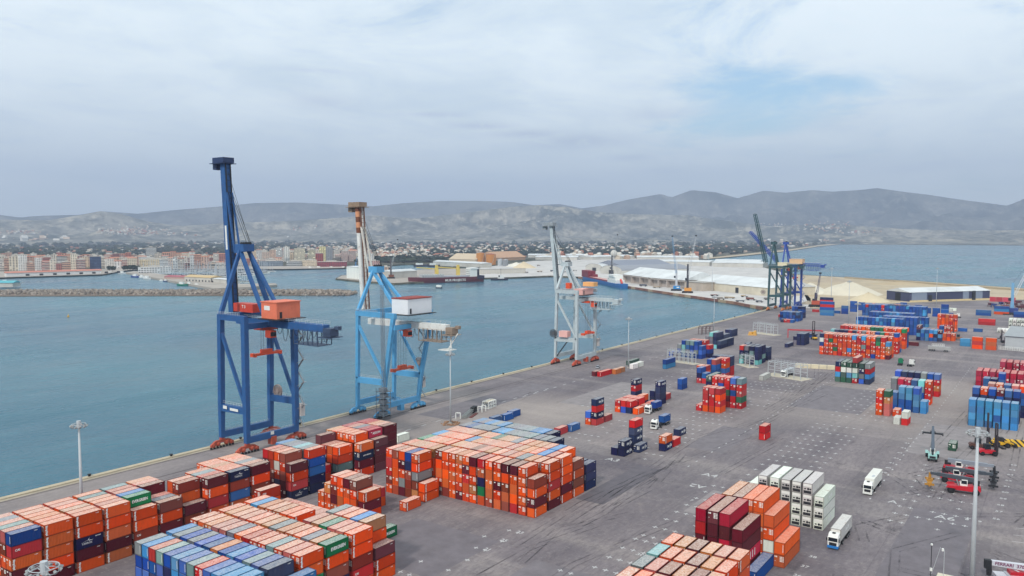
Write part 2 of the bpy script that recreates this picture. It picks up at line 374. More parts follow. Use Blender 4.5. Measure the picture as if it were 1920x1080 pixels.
for a_, b_ in zip(edge, edge[1:]):
    L_ = (b_-a_).length; n_ = max(1, int(L_/13)); d_ = (b_-a_)/n_; o_ = Vector((-d_.y, d_.x, 0)).normalized()
    for i in range(n_):
        q0, q1 = a_+d_*i+d_*.02, a_+d_*(i+1)-d_*.02
        struct(MB().beam(q0+o_*.1+Vector((0,0,-.9)), q1+o_*.1+Vector((0,0,-.9)), 2.0, 3.0, side=o_).build('bulk_quay_stone', r_.choice(QB)))
# quay apron: edge strip, rail grooves, bollards
EDGE = paint(190, 176, 150, .85, .35, .3); RAILM = paint(70, 58, 54, .7, .3)
x = -250.0; k = 0
while x < 800:                                   # kerb stones of the quay edge
    b = MB(); b.box(x+.03, 246.2, -.5, x+11.97, 248.25, .28)
    o = struct(b.build('quay_edge_stone', EDGE)); x += 12; k += 1
b = MB()
for y, wd in ((244, .5), (229.5, .5), (226.5, .16), (243.2, .12)): b.box(-250, y-wd/2, -.02, 806, y+wd/2, .012)
struct(b.build('crane_rail_grooves', RAILM))
b = MB(); b.box(-250, 244.6, -.02, 806, 246.15, .01); struct(b.build('quay_edge_strip', paint(170, 158, 138, .9, .4, .1)))
b = MB(); b.tube((0,0,.0), (0,0,.5), .38, 10); b.tube((0,0,.5), (0,0,.72), .55, 10); bol = b.build('mooring_bollard', BLACK)
tag(bol, 'black mooring bollard on the concrete edge of the quay', 'bollard', 'bollards along the quay edge'); bol.location = (12, 247.3, .28)
for i in range(1, 28):
    c_ = copy_tree(bol); c_.location = (12+i*27.5, 247.3, .28)
b = MB()
for i in range(44): b.cb((8+i*18.3, 248.8, -1.1), (1.6, .9, 2.0))
o = stuff(b.build('quay_fenders', BLACK)); tag(o, 'black rubber fenders hanging on the quay wall', 'fenders')

# ------------------------------------------------------------------ mountains
SKYL = [(-400,392),(-200,398),(0,403),(40,408),(70,405),(150,403),(190,396),(260,401),(330,394),(420,387),(480,381),(560,380),(640,384),(700,387),(760,381),(830,377),(900,377),(960,379),(1000,385),(1050,383),(1090,391),(1130,386),(1180,374),(1240,364),(1257,371),(1295,357),(1340,361),(1382,372),(1430,358),(1470,362),(1520,357),(1560,360),(1620,356),(1640,353),(1690,360),(1740,366),(1800,375),(1840,380),(1887,386),(1920,372),(1990,352),(2200,360)]
FRONT = [(-400,412),(0,412),(90,413),(150,404),(190,396),(225,401),(280,416),(340,424),(430,418),(560,414),(700,404),(780,410),(880,398),(960,388),(1010,385),(1060,388),(1120,398),(1190,402),(1290,404),(1360,414),(1440,424),(1560,420),(1700,430),(1800,432),(2300,430)]
def itp(tab, x): return float(np.interp(x, [a for a, _ in tab], [b for _, b in tab]))
m, t, p = newmat('mountain_slopes')
g = t.nodes.new('ShaderNodeNewGeometry'); sx_ = t.nodes.new('ShaderNodeSeparateXYZ'); t.links.new(g.outputs['Normal'], sx_.inputs[0])
c = mx(t, rmp(t, nz(t, .0014, 8, .7, 'World'), .42, .58), C(60, 68, 66), C(112, 112, 106))
c = mx(t, mul(t, rmp(t, nz(t, .006, 6, .75, 'World'), .52, .64), .6), c, C(160, 154, 142))
c = mx(t, mul(t, rmp(t, nz(t, .02, 4, .7, 'World'), .5, .62), .5), c, C(44, 54, 52))
t.links.new(c, p.inputs['Base Color']); p.inputs['Roughness'].default_value = 1; p.inputs['Specular IOR Level'].default_value = 0
MOUNT = m
def range_mesh(name, tab, r0, r1, r2, nr, px0, px1, amp, seed, label=None):
    na = 330; vs = []
    for i in range(na+1):
        px = px0 + (px1-px0)*i/na
        d = ray(px, HZ); d = Vector((d.x, d.y, 0)).normalized()
        dz = Vector((d.x, d.y, 0)).dot(Vector((FW.x, FW.y, 0)).normalized())
        top = itp(tab, px)
        for j in range(nr+1):
            s = j/nr; r = r0 + (r2-r0)*s; sc_ = (r1-r0)/(r2-r0)
            H = CH + (HZ-top)/F*r1*dz*math.hypot(1, (px-960)/F)*math.cos(PIT)*1.0
            H = CH + (HZ-top)*r1*dz/F
            prof = (s/sc_)**1.25 if s < sc_ else max(0, 1-((s-sc_)/(1-sc_))**1.2)
            q = d*r
            r1_ = max(0, 1-abs(noise.noise(Vector((q.x*.00085, q.y*.00085, seed))))*2.1)
            r2_ = max(0, 1-abs(noise.noise(Vector((q.x*.0021, q.y*.0021, seed+4))))*2.1)
            r3_ = max(0, 1-abs(noise.noise(Vector((q.x*.0052, q.y*.0052, seed+8))))*2.1)
            up_ = (1-prof**5)*amp
            z = H*prof*(1-up_*(.95-.52*r1_-.30*r2_-.13*r3_)) + 34*noise.noise(Vector((q.x*.008, q.y*.008, seed)))*prof*up_
            z = min(z, (H-CH)*r/r1+CH)
            if abs(s-sc_) < .5/nr: z = (H-CH)*r/r1+CH
            vs.append((q.x, q.y, max(z, -1.0) - (1.0 if j in (0, nr) else 0)))
    fs = [(i*(nr+1)+j, (i+1)*(nr+1)+j, (i+1)*(nr+1)+j+1, i*(nr+1)+j+1) for i in range(na) for j in range(nr)]
    b = MB(); b.v = vs; b.f = fs
    return struct(b.build(name, MOUNT, smooth=True))
range_mesh('mountains', SKYL, 8200, 11600, 14200, 46, -380, 2300, 1.25, 1.3)
m, t, p = newmat('foothill_rock')
c = mx(t, rmp(t, nz(t, .0018, 8, .72, 'World'), .42, .60), C(74, 80, 74), C(150, 145, 132))
c = mx(t, mul(t, rmp(t, nz(t, .007, 6, .75, 'World'), .50, .60), .75), c, C(186, 176, 156))
c = mx(t, mul(t, rmp(t, nz(t, .018, 5, .72, 'World'), .50, .60), .6), c, C(50, 60, 54))
t.links.new(c, p.inputs['Base Color']); p.inputs['Roughness'].default_value = 1; p.inputs['Specular IOR Level'].default_value = 0
MOUNT = m
range_mesh('foothills', FRONT, 6300, 8200, 9800, 34, -380, 2300, 1.2, 6.7)

# ------------------------------------------------------------------ the wooded plain, its far houses and villages
def blob(seed, nu=6, nv=4):
    r = random.Random(seed); b = MB(); b.ball((0, 0, .45), .55, nu, nv, .85)
    b.v = [tuple(c*(1+r.uniform(-.28, .28)) for c in q) for q in b.v]
    b.v = [(x, y, max(z, 0)) for x, y, z in b.v]
    return np.array(b.v), b.f
def scatter(name, mat, bases, places):
    """places: (base index, x, y, z, sx, sy, sz, rot, tint)"""
    V = []; Fs = []; T = []; o = 0
    for (k, x, y, z, sx, sy, sz, ro, tn) in places:
        v, f = bases[k]; c_, s_ = math.cos(ro), math.sin(ro)
        q = np.empty_like(v); a = v[:, 0]*sx; b_ = v[:, 1]*sy
        q[:, 0] = a*c_-b_*s_+x; q[:, 1] = a*s_+b_*c_+y; q[:, 2] = v[:, 2]*sz+z
        V.append(q); Fs += [tuple(i+o for i in g_) for g_ in f]; T += [tn]*len(f); o += len(v)
    me = bpy.data.meshes.new(name); me.from_pydata(np.concatenate(V).tolist(), [], Fs)
    at = me.attributes.new('tint', 'FLOAT_COLOR', 'FACE'); at.data.foreach_set('color', np.array([c if len(c) == 4 else c+(1,) for c in T], dtype=np.float32).ravel())
    me.update(); return obj(name, me, mat)
def tintmat(name, rough=.9, nscale=.3):
    m, t, p = newmat(name); a = t.nodes.new('ShaderNodeAttribute'); a.attribute_name = 'tint'
    c = mx(t, rmp(t, nz(t, nscale, 3, .6, 'World'), .4, .7), a.outputs['Color'], mx(t, .3, a.outputs['Color'], (0, 0, 0, 1)))
    t.links.new(c, p.inputs['Base Color']); p.inputs['Roughness'].default_value = rough; p.inputs['Specular IOR Level'].default_value = .15
    return m
FOL = tintmat('foliage', .95, .8); HOUSE = tintmat('far_plaster', .85, .2)
blobs = [blob(i) for i in range(6)]
GREENS = [C(38, 52, 38), C(48, 60, 42), C(58, 66, 48), C(44, 50, 44), C(66, 70, 52)]
pl = []
for i in range(5200):
    px = random.uniform(-60, 1990); py = 447.5 + 46*random.random()**1.55
    if px > 1330 and py > itp([(1330, 482), (1400, 475), (1480, 466), (1540, 458), (1600, 453), (1700, 449.6), (2000, 448)], px): continue
    if py > 482 and 280 < px < 660: continue
    if py > 486 and px < 300: continue
    if py > 478 and px > 880: continue
    q = G(px, py); r = q.length
    s = random.uniform(5, 12)*(1+r/5000); 
    pl.append((i % 6, q.x, q.y, -.3, s*random.uniform(.9, 2.6), s*random.uniform(.9, 2.2), s*random.uniform(.6, 1.0), random.uniform(0, 6), random.choice(GREENS)))
for (x0, x1, y0, y1, n) in [(910, 1340, 470, 479, 900), (1340, 1400, 470, 473, 60), (640, 880, 484, 489, 160), (850, 960, 469, 473, 90)]:      # darker belts of pines
    for i in range(n):
        q = G(random.uniform(x0, x1), random.uniform(y0, y1)); s = random.uniform(9, 16)
        pl.append((i % 6, q.x, q.y, -.3, s*1.3, s*1.3, s*.85, random.uniform(0, 6), C(34, 46, 38)))
tag(stuff(scatter('tree_cover', FOL, blobs, pl)), 'dark green orchards and pines covering the plain below the mountains', 'trees')
bx = MB(); bx.box(-.5, -.5, 0, .5, .5, 1); bx.add([(-.55,-.55,1),(.55,-.55,1),(.55,.55,1),(-.55,.55,1),(0,-.55,1.5),(0,.55,1.5)], [(0,1,4),(2,3,5),(1,2,5,4),(3,0,4,5)])
hb = (np.array(bx.v), bx.f)
HC = [C(226, 222, 212), C(214, 200, 180), C(196, 164, 140), C(206, 182, 158), C(222, 214, 200), C(180, 120, 96)]
pl = []
def hs(px, py, s, h, n_=1):
    q = G(px, py); pl.append((0, q.x, q.y, -.2, s*random.uniform(.8, 1.9), s*random.uniform(.7, 1.2), h, random.uniform(0, 3), random.choice(HC)))
for i in range(1900):
    px = random.uniform(-40, 1960); py = 448.5 + 34*random.random()**1.5
    if px > 1330 and py > itp([(1330, 480), (1400, 473), (1480, 465), (1540, 457), (1600, 452.5), (1700, 449.4), (2000, 447.8)], px): continue
    s = 6+ (484-py)*.35; hs(px, py, s, s*.5)
for (x0, x1, y0, y1, n, s) in [(560, 1330, 462, 476, 420, 11), (0, 130, 452, 458, 70, 34), (1620, 1920, 446.5, 448.6, 90, 40), (640, 760, 476, 487, 90, 13), (1010, 1330, 478, 486, 60, 13), (1430, 1700, 450, 456, 70, 20)]:
    for i in range(n): hs(random.uniform(x0, x1), random.uniform(y0, y1), s, s*random.uniform(.5, 1.0) if s < 20 else s*random.uniform(.6, 1.3))
tag(stuff(scatter('far_houses', HOUSE, [hb], pl)), 'pale houses with tiled roofs scattered far off across the plain', 'houses')
pl = []                                          # hillside villages
for (cx_, cy0, n, sx, sy) in [(255, 432, 60, 60, 7), (210, 434, 40, 40, 5), (290, 438, 50, 70, 4), (40, 436, 40, 40, 4), (1540, 428, 45, 50, 8), (1450, 421, 16, 30, 5), (1570, 418, 16, 60, 6), (1590, 436, 26, 60, 3), (560, 430, 10, 40, 8)]:
    for i in range(n):
        px = cx_+random.gauss(0, sx*.5); py = cy0+random.gauss(0, sy*.5)
        d = ray(px, py); best = None
        pl.append((px, py))
VILL = pl
# ------------------------------------------------------------------ buildings
def frame_at(px, py):
    q = G(px, py); a = math.atan2(q.y, q.x)
    return q, a - math.pi/2, q.dot(FW) - CH*FW.z*0 + 0.0
def mperpx(q): return (q - Vector((0, 0, CH))).dot(FW)/F
def gable(b, x0, y0, x1, y1, z, rh, along='x', ov=.4):
    if along == 'x':
        ym = (y0+y1)/2; b.add([(x0-ov,y0-ov,z),(x1+ov,y0-ov,z),(x1+ov,y1+ov,z),(x0-ov,y1+ov,z),(x0-ov,ym,z+rh),(x1+ov,ym,z+rh)], [(0,1,5,4),(2,3,4,5),(1,2,5),(3,0,4),(3,2,1,0)])
    else:
        xm = (x0+x1)/2; b.add([(x0-ov,y0-ov,z),(x1+ov,y0-ov,z),(x1+ov,y1+ov,z),(x0-ov,y1+ov,z),(xm,y0-ov,z+rh),(xm,y1+ov,z+rh)], [(0,1,4),(2,3,5),(1,2,5,4),(3,0,4,5),(3,2,1,0)])
TILE = paint(176, 104, 78, .85, .35, .2); TILE2 = paint(196, 130, 100, .85, .35, .2); ROOFG = paint(196, 190, 180, .9, .3, .1); WINM = paint(44, 48, 56, .3, .1); SHUT = paint(120, 92, 76, .7)
WH = paint(206, 202, 192, .8, .4, .06); ROOFW = paint(222, 224, 222, .7, .4, .05)
def bldg(label, pxl, pxr, pyb, pyt, rgb, roof='flat', depth=None, name='apartment_building', cat='building', group=None, band=None, win=WINM, rnd=random, yaw=0.0):
    q, rz, _ = frame_at((pxl+pxr)/2, pyb); k = mperpx(q); wd = (pxr-pxl)*k; h = (pyb-pyt)*k*1.0; dp = depth or max(8, wd*.6)
    root = thing(name, label, cat, q, rz+yaw, group)
    b = MB(); b.box(-wd/2, 0, -1, wd/2, dp, h); b.build('wall', paint(*rgb, .85, .22, .12), root)
    b = MB(); fl = max(1, int(h/3.1)); nc = max(2, int(wd/3.4))
    if roof == 'flat':
        b.box(-wd/2-.2, -.2, h, wd/2+.2, dp+.2, h+.5); b.box(-wd*.2, dp*.3, h+.5, wd*.15, dp*.7, h+2.8); b.build('roof', ROOFG, root)
    elif roof == 'gable': gable(b, -wd/2, 0, wd/2, dp, h, wd*.12 if wd < dp else dp*.16, 'x'); b.build('roof', rnd.choice((TILE, TILE2)), root)
    w_ = MB(); wf = rnd.choice((.2, .27, .33, .47)); hf = rnd.uniform(.36, .56); nc = max(2, int(nc*rnd.uniform(.75, 1.3)))
    for f in range(fl):
        z = (f+.32)*h/fl
        for c in range(nc):
            x = -wd/2+(c+.5)*wd/nc; ww = wd/nc*wf
            if rnd.random() < .94: w_.box(x-ww, -.06, z, x+ww, .3, z+h/fl*hf)
    for f in range(fl):                                          # side walls
        z = (f+.32)*h/fl; ny = max(1, int(dp/4))
        for c in range(ny):
            y = (c+.5)*dp/ny
            for s in (-1, 1): w_.box(min(s*wd/2, s*(wd/2+.06)), y-.6, z, max(s*wd/2, s*(wd/2+.06)), y+.6, z+h/fl*.42)
    stuff(w_.build('window', win, root))
    if band:
        b = MB()
        for f in range(1, fl+1): b.box(-wd*.46, -1.1, f*h/fl-.9, wd*.46, -.02, f*h/fl-.05)
        stuff(b.build('balcony', paint(*band, .8), root))
    return root
def shed(name, label, A, B, depth, h, rh, wall, roofm, cat='warehouse', along='x', bays=0, group=None, door=None, ribs=0):
    A, B = Vector(A), Vector(B); d = B-A; L = d.length; rz = math.atan2(d.y, d.x)
    root = thing(name, label, cat, A, rz, group)
    b = MB(); 
    if bays:
        b.box(0, 6, -1, L, depth, h)
        for i in range(bays+1): x = L*i/bays; b.box(max(0, x-.9), 0, -1, min(L, x+.9), 6, h)
        b.box(0, 0, h-2.2, L, 6, h)
    else: b.box(0, 0, -1, L, depth, h)
    if along == 'y': b.ext([(0, 0, h), (L, 0, h), (L/2, 0, h+rh)], (0, depth, 0))
    b.build('wall', wall, root)
    r = MB(); gable(r, 0, 0, L, depth, h+.05, rh, along, 1.0); r.build('roof', roofm, root)
    if ribs:
        r = MB()
        for i in range(ribs): x = L*(i+.5)/ribs; r.box(x-.15, -.12, 0, x+.15, 0, h)
        stuff(r.build('wall_ribs', GALV, root))
    if door:
        for (x, w_, hh) in door:
            r = MB(); r.box(x, -.1, 0, x+w_, .2, hh); r.build('door', DARK, root)
    return root
tr_ = random.Random(21)
PASTEL = [(206,160,138),(224,202,174),(236,230,220),(184,122,110),(228,216,194),(220,188,166),(186,146,136),(238,236,230),(210,172,150),(162,112,106),(238,226,204),(232,230,226),(226,214,198)]
CN = dict(zip(PASTEL, ['terracotta','sandy','cream','brick red','pale yellow','peach','dusky pink','white','salmon','dark red','ivory','grey white','beige']))
def row(x0, x1, yb, ymin, ymax, wmin, wmax, where, n0=0):
    x = x0; i = 0
    while x < x1:
        wd = tr_.uniform(wmin, wmax); c = tr_.choice(PASTEL); top = tr_.uniform(ymin, ymax); st = max(2, int((yb-top)*1.05/3.1*.9))
        if not any(a-2 < x+wd/2 < b+2 for a, b in SKIP.get(where, [])):
            bldg(f"{CN[c]} apartment house, {ORD[i] if i < 20 else 'another'} from the left, {where}", x, x+wd, yb(x) if callable(yb) else yb, top, c, tr_.choice(('flat', 'flat', 'gable')), name='apartment_building', group='apartment houses of the town',
                 band=tr_.choice((None, None, (230, 226, 218), c)), rnd=tr_)
        x += wd*tr_.uniform(.98, 1.15); i += 1
SKIP = {'front row of the left quay': [(168, 192)], 'front row behind the marina': [(262, 304)], 'row of the right cluster': []}
ORD_ = ORD = ['first','second','third','fourth','fifth','sixth','seventh','eighth','ninth','tenth','eleventh','twelfth','thirteenth','fourteenth','fifteenth','sixteenth','seventeenth','eighteenth','nineteenth','twentieth']
row(-10, 195, 508, 477, 494, 8, 17, 'front row of the left quay')
row(-12, 200, 501, 476, 484, 9, 17, 'second row of the left quay')
row(-8, 205, 495, 473, 480, 8, 15, 'back row of the left quay')
row(198, 420, 503.5, 478, 493, 8, 16, 'front row behind the marina')
row(196, 425, 497, 475, 484, 9, 16, 'second row behind the marina')
row(200, 430, 492, 472, 479, 8, 14, 'back row behind the marina')
row(425, 520, 498, 481, 488, 9, 17, 'row beside the blue crane')
row(430, 690, 490, 468, 484, 8, 15, 'row of the right cluster')
row(440, 700, 485, 468, 476, 8, 14, 'back row of the right cluster')
row(645, 850, 486, 478, 482, 8, 16, 'low terraces behind the pier')
row(680, 850, 482.5, 474, 478.5, 8, 15, 'upper terraces behind the pier')
def sp(*a, **k): return bldg(*a, rnd=tr_, **k)
sp('dark blue glass office block standing on the left waterfront', 170, 189, 507, 481, (66, 84, 116), win=paint(40, 54, 84, .15))
sp('broad cream hotel with rows of balconies behind the marina', 264, 303, 502, 486, (226, 204, 160), band=(240, 232, 214))
sp('tall white tower block rising behind the cream hotel', 275, 293, 494, 464, (236, 236, 232))
sp('left white tower block of the pair beyond the inner harbour', 518, 530, 492, 464, (238, 238, 232))
sp('right white tower block of the pair, slightly taller', 532, 543, 491, 463, (232, 230, 222))
sp('pale yellow tower block with grey side wall, right cluster', 599, 611, 491, 462, (238, 226, 170))
sp('grey tower block joined to the pale yellow tower', 611.5, 624, 491, 463.5, (150, 152, 156))
sp('ivory tower block near the middle of the right cluster', 578, 591, 491, 468, (230, 222, 190))
sp('wide cream tower block left in the right cluster', 552, 572, 491, 466, (226, 216, 190))
sp('dark red apartment block with flat roof, right cluster front', 592, 606, 494, 475, (168, 80, 76))
sp('long low glass terminal building on the inner quay', 486, 530, 499, 489.5, (126, 138, 150), depth=25, name='terminal_building')
sp('long low white terminal with dark window band, inner quay', 538, 566, 499, 490, (196, 200, 200), depth=25, name='terminal_building')
sp('cream harbour hall with arched front, right of terminal', 568, 594, 499, 488, (222, 206, 180), depth=20, name='harbour_hall')
sp('long dark red market hall with white roof edge', 596, 650, 500, 491, (150, 70, 78), depth=20, name='market_hall')
sp('white yacht club building with terraces by the marina', 262, 318, 512, 501, (228, 228, 226), depth=16, name='yacht_club', band=(240, 240, 238))
sp('beige brick house beside the dark crane on the pier', 716, 732, 519, 501, (186, 160, 140), depth=18, name='harbour_office')
sp('pink low house behind the pier crane', 692, 712, 500, 489, (206, 160, 150), depth=14, name='harbour_office')
def S(name, label, a, b, depth, h, rh, wall, roofm, **k): return shed(name, label, G(*a), G(*b), depth, h, rh, wall, roofm, **k)
S('waterfront_shed', 'long white fish market shed with red roof, left quay', (12, 518.5), (190, 512.8), 14, 6, 2.5, paint(222, 222, 220, .8), paint(200, 130, 110, .8), cat='shed', door=[(30+i*22, 6, 3.5) for i in range(8)])
S('mole_warehouse', 'long white warehouse with tan roof on the marina mole', (346, 527), (395, 529.5), 24, 7, 3, WH, paint(206, 178, 130, .8), door=[(i*8+4, 3, 3) for i in range(9)])
S('mole_shed', 'low shed with dark pink roof on the marina mole', (308, 523), (345, 524), 22, 4, 2, paint(190, 160, 150, .8), paint(176, 96, 104, .8), cat='shed')
S('marina_hall', 'white flat hall beside the tan roofed mole warehouse', (398, 529.5), (424, 532), 22, 6, 1, WH, ROOFW, cat='shed')
S('teal_shed', 'teal roofed boat shed at the root of the breakwater', (-8, 537), (24, 537), 18, 5, 3, WH, paint(92, 176, 186, .7), cat='shed')
S('pier_silo_shed', 'tall white panelled silo shed at the end of the pier', (650, 521.5), (679, 524), 26, 20, .8, paint(238, 240, 232, .7, .1), ROOFW, ribs=5)
S('colonnade_shed', 'white shed with a row of pillars on the pier', (735, 522), (782, 519), 30, 11, 3, WH, ROOFW, ribs=16)
S('white_store', 'long white warehouse behind the red cargo ship', (812, 497), (902, 502), 30, 9, 3, WH, ROOFW, ribs=20)
S('tan_store', 'huge tan roofed bulk store left of the orange tanks', (842, 494.5), (893, 496), 60, 12, 14, paint(206, 190, 166, .9), paint(206, 186, 158, .9), along='x')
S('brown_store', 'huge brown gabled bulk store right of the orange tanks', (930, 489), (985, 487), 70, 8, 17, paint(190, 150, 116, .9), paint(196, 156, 124, .9))
S('concrete_wall', 'long pale concrete block wall along the bulk quay', (884, 514), (986, 512), 1.5, 9, .1, paint(206, 200, 188, .9), paint(206, 200, 188, .9), cat='wall', ribs=26)
for i, (a, b_, dp, hh, lab) in enumerate([((1004, 487), (1082, 487.5), 50, 8, 'first long white shed behind the grey white crane'), ((990, 483), (1110, 483.5), 50, 8, 'far white shed below the pine belt, left'), ((1110, 487), (1190, 485), 60, 8, 'far white shed right of the water tower'),
        ((1195, 489), (1310, 489.5), 70, 10, 'broad white roofed plant hall near the lagoon'), ((1230, 497), (1330, 499), 60, 9, 'white hall behind the two harbour cranes'), ((1335, 500), (1430, 502), 50, 9, 'white hall nearest the lattice cranes, rear'), ((1340, 494), (1425, 495.5), 40, 7, 'farthest white hall at the lagoon edge')]):
    S('white_hall', lab, a, b_, dp, hh, 4, WH, ROOFW, ribs=14)
def vault(name, label, a, b, depth, h, wall, roofm):
    A, B = G(*a), G(*b); d = B-A; L = d.length; root = thing(name, label, 'warehouse', A, math.atan2(d.y, d.x))
    n = 12; pts = [(L/2-L/2*math.cos(math.pi*i/n), math.sin(math.pi*i/n)*h*.55+h*.45) for i in range(n+1)]
    b_ = MB(); b_.ext([(0, 0, -1)] + [(x, 0, z-.3) for x, z in pts] + [(L, 0, -1)], (0, depth, 0)); b_.build('wall', wall, root)
    r = MB(); vs = [(x, -.6, z) for x, z in pts] + [(x, depth+.6, z) for x, z in pts]; r.add(vs, [(i, i+1, n+2+i, n+1+i) for i in range(n)]); r.build('roof', roofm, root)
    r = MB(); r.box(L*.4, -.15, 0, L*.62, .1, h*.45); r.build('door', DARK, root)
vault('arched_warehouse', 'left arched white warehouse behind the blue cargo ship', (1098, 507), (1130, 509), 150, 15, WH, ROOFW)
vault('arched_warehouse', 'right arched white warehouse behind the blue cargo ship', (1126, 512), (1166, 515), 160, 16, WH, paint(150, 152, 158, .6))
S('solar_roof_hall', 'long hall with dark grey solar panels on its roof', (1168, 510), (1262, 507), 95, 11, 11, WH, paint(132, 136, 148, .5))
S('bulk_bay_store', 'white roofed bulk store with open concrete bays by the ship', (1168, 528.5), (1216, 535.5), 60, 12, 11, paint(190, 178, 168, .9), ROOFW, bays=3)
S('bulk_bay_store', 'white roofed bulk store with open bays behind the harbour cranes', (1218, 536), (1284, 542), 62, 12, 11, paint(190, 178, 168, .9), ROOFW, bays=4)
S('grain_store', 'long cream walled store with white roof left of the lattice cranes', (1300, 541), (1446, 556), 70, 10, 9, paint(216, 206, 184, .9, .4, .08), ROOFW, door=[(88, 6, 7)])
S('concrete_bunker', 'beige concrete bunker at the end of the grain store', (1284, 543), (1318, 546), 24, 11, .2, paint(190, 176, 160, .9), CONC)
S('block_wall', 'grey concrete block wall beside the white sand heaps', (1493, 553), (1507, 553.5), 8, 15, .1, paint(150, 148, 144, .9), CONC, cat='wall', ribs=5)
# the navy warehouse: front wall in panels of two blues
NVY = paint(62, 66, 96, .6, .15); SLT = paint(134, 146, 166, .6, .15)
A, B, D_ = G(1706, 565.8), G(1855.5, 561.3), G(1649, 561.8)
root = thing('blue_warehouse', 'long navy warehouse with white roof behind the blue stacks', 'warehouse', A, math.atan2((B-A).y, (B-A).x)); L = (B-A).length; dp = (D_-A).length; hh = 10.2
b = MB(); b.box(0, 0, -1, L, dp, hh); b.ext([(.02, 0, hh), (.02, dp, hh), (.02, dp/2, hh+4.0)], (.5, 0, 0)); b.build('wall', NVY, root)
r = MB(); gable(r, 0, 0, L, dp, hh+.06, 4.1, 'x', .9); r.build('roof', ROOFW, root)
for x0, x1, m_ in [(0, .01, NVY), (.02, .205, SLT), (.655, .73, SLT), (.815, .905, SLT)]:
    r = MB(); r.box(L*x0, -.12, 1.5, L*x1, 0, hh-.1); r.build('wall_panel', m_, root)
r = MB(); r.box(-.15, dp*.40, 0, .0, dp*.62, 9); r.build('door', BLACK, root)
for x in (.225, .77): r = MB(); r.box(L*x, -1.4, 0, L*x+L*.035, 0, 7 if x < .5 else 10.5); r.build('door', DARK, root)
r = MB(); r.box(-.2, -.2, -.5, L+.2, 0, 1.4); r.build('plinth', paint(222, 200, 150, .9), root)
S('grey_warehouse', 'grey roofed warehouse cut by the right edge behind white fencing', (1884, 652), (2010, 663), 38, 8, 5, GALV, paint(158, 162, 164, .6))
# tanks, silos, water tower
def tank(label, pxl, pxr, pyb, pyt, mat, roofm, name='storage_tank'):
    q, rz, _ = frame_at((pxl+pxr)/2, pyb); k = mperpx(q); r_ = (pxr-pxl)*k/2; h = (pyb-pyt)*k; d = Vector((q.x, q.y, 0)).normalized(); q = q+d*r_
    root = thing(name, label, 'tank', q); b = MB(); b.tube((0,0,-1), (0,0,h), r_, 32); b.build('shell', mat, root, smooth=False)
    b = MB(); b.tube((0,0,h+.02), (0,0,h+r_*.16), r_*1.02, 32, r_*.1); b.build('roof', roofm, root)
    b = MB(); 
    for i in range(9): a = -2.4+i*.1; b.tube((math.cos(a)*(r_+.4), math.sin(a)*(r_+.4), h*i/9), (math.cos(a+.1)*(r_+.4), math.sin(a+.1)*(r_+.4), h*(i+1)/9), .3, 5)
    b.build('stair', GALV, root)
tank('left orange storage tank on the bulk terminal', 893, 910, 496, 475, paint(206, 138, 62, .7), paint(190, 120, 60, .8))
tank('right orange storage tank with dark red rim', 911, 930, 496.5, 477, paint(202, 132, 58, .7), paint(150, 70, 60, .8))
tank('left small grey tank right of the orange tanks', 933, 942, 498.5, 486, GALV, GALV); tank('right small grey tank right of the orange tanks', 942.5, 953, 499, 487, STEEL, GALV)
q, rz, _ = frame_at(1151, 486); k = mperpx(q); root = thing('water_tower', 'white spherical water tower beside the ship crane', 'water tower', q, rz)
b = MB(); b.tube((0,0,0), (0,0,7*k), 2.2, 12, 1.6); b.build('column', WH, root); b = MB(); b.ball((0, 0, 11*k), 6.4*k, 16, 10); b.build('sphere', WH, root, smooth=True)
# heaps of white bulk
def heap(name, label, px, py, wpx, hpx, rgb, sy=.7, seed=0, tilt=0):
    q, rz, _ = frame_at(px, py); k = mperpx(q); b = MB(); nu, nv = 30, 9
    for j in range(nv+1):
        s = j/nv
        for i in range(nu):
            a = 2*math.pi*i/nu; rr_ = (1-s)*(1+.22*noise.noise(Vector((math.cos(a)*1.6, math.sin(a)*1.6, seed))))
            b.v.append((math.cos(a)*rr_*wpx*k/2+s*tilt*k, math.sin(a)*rr_*wpx*k/2*sy+wpx*k/2*sy, hpx*k*(1-(1-s)**1.1)*(1+.1*noise.noise(Vector((a*2, s*3, seed+3))))-.2))
    b.f = [(j*nu+i, j*nu+(i+1) % nu, (j+1)*nu+(i+1) % nu, (j+1)*nu+i) for j in range(nv) for i in range(nu)] + [tuple(nv*nu+i for i in range(nu))]
    o = b.build(name, paint(*rgb, .95, .25, .05), None); o.location = q; o.rotation_euler = (0, 0, rz); tag(o, label, 'heap')
heap('bulk_heap', 'largest white bulk heap behind the blue stacks', 1592, 555, 128, 25, (216, 206, 184), .9, 1)
heap('bulk_heap', 'white bulk heap beside the lattice cranes', 1518, 552, 80, 20, (220, 212, 192), .8, 2); heap('bulk_heap', 'low cream heap left of the navy warehouse', 1628, 567, 80, 17, (212, 196, 164), .7, 3)
heap('bulk_heap', 'grey brown heap behind the white heaps', 1555, 530, 100, 9, (176, 160, 138), .8, 4); heap('bulk_heap', 'pale sand heap behind the tug', 982, 503, 48, 12, (214, 196, 164), .6, 5); heap('bulk_heap', 'white sand heap right of the grey tanks', 968, 500, 40, 8, (228, 222, 206), .6, 6)
heap('bulk_heap', 'long tan heap on the spit behind the navy warehouse', 1690, 535, 120, 6, (188, 168, 136), .5, 7); heap('bulk_heap', 'grey rubble heap at the foot of the small lattice crane', 1515, 571, 36, 7, (170, 156, 136), .6, 8)
q0, q1 = G(1585, 521.5), G(1925, 546); b = MB(); b.beam(q0+Vector((0, 0, 1.2)), q1+Vector((0, 0, 1.2)), 3, 2.4, side=(1, 0, 0)); tag(b.build('sea_wall', paint(176, 160, 132, .9, .3, .1)), 'long low concrete sea wall between the sand and the right bay', 'wall')
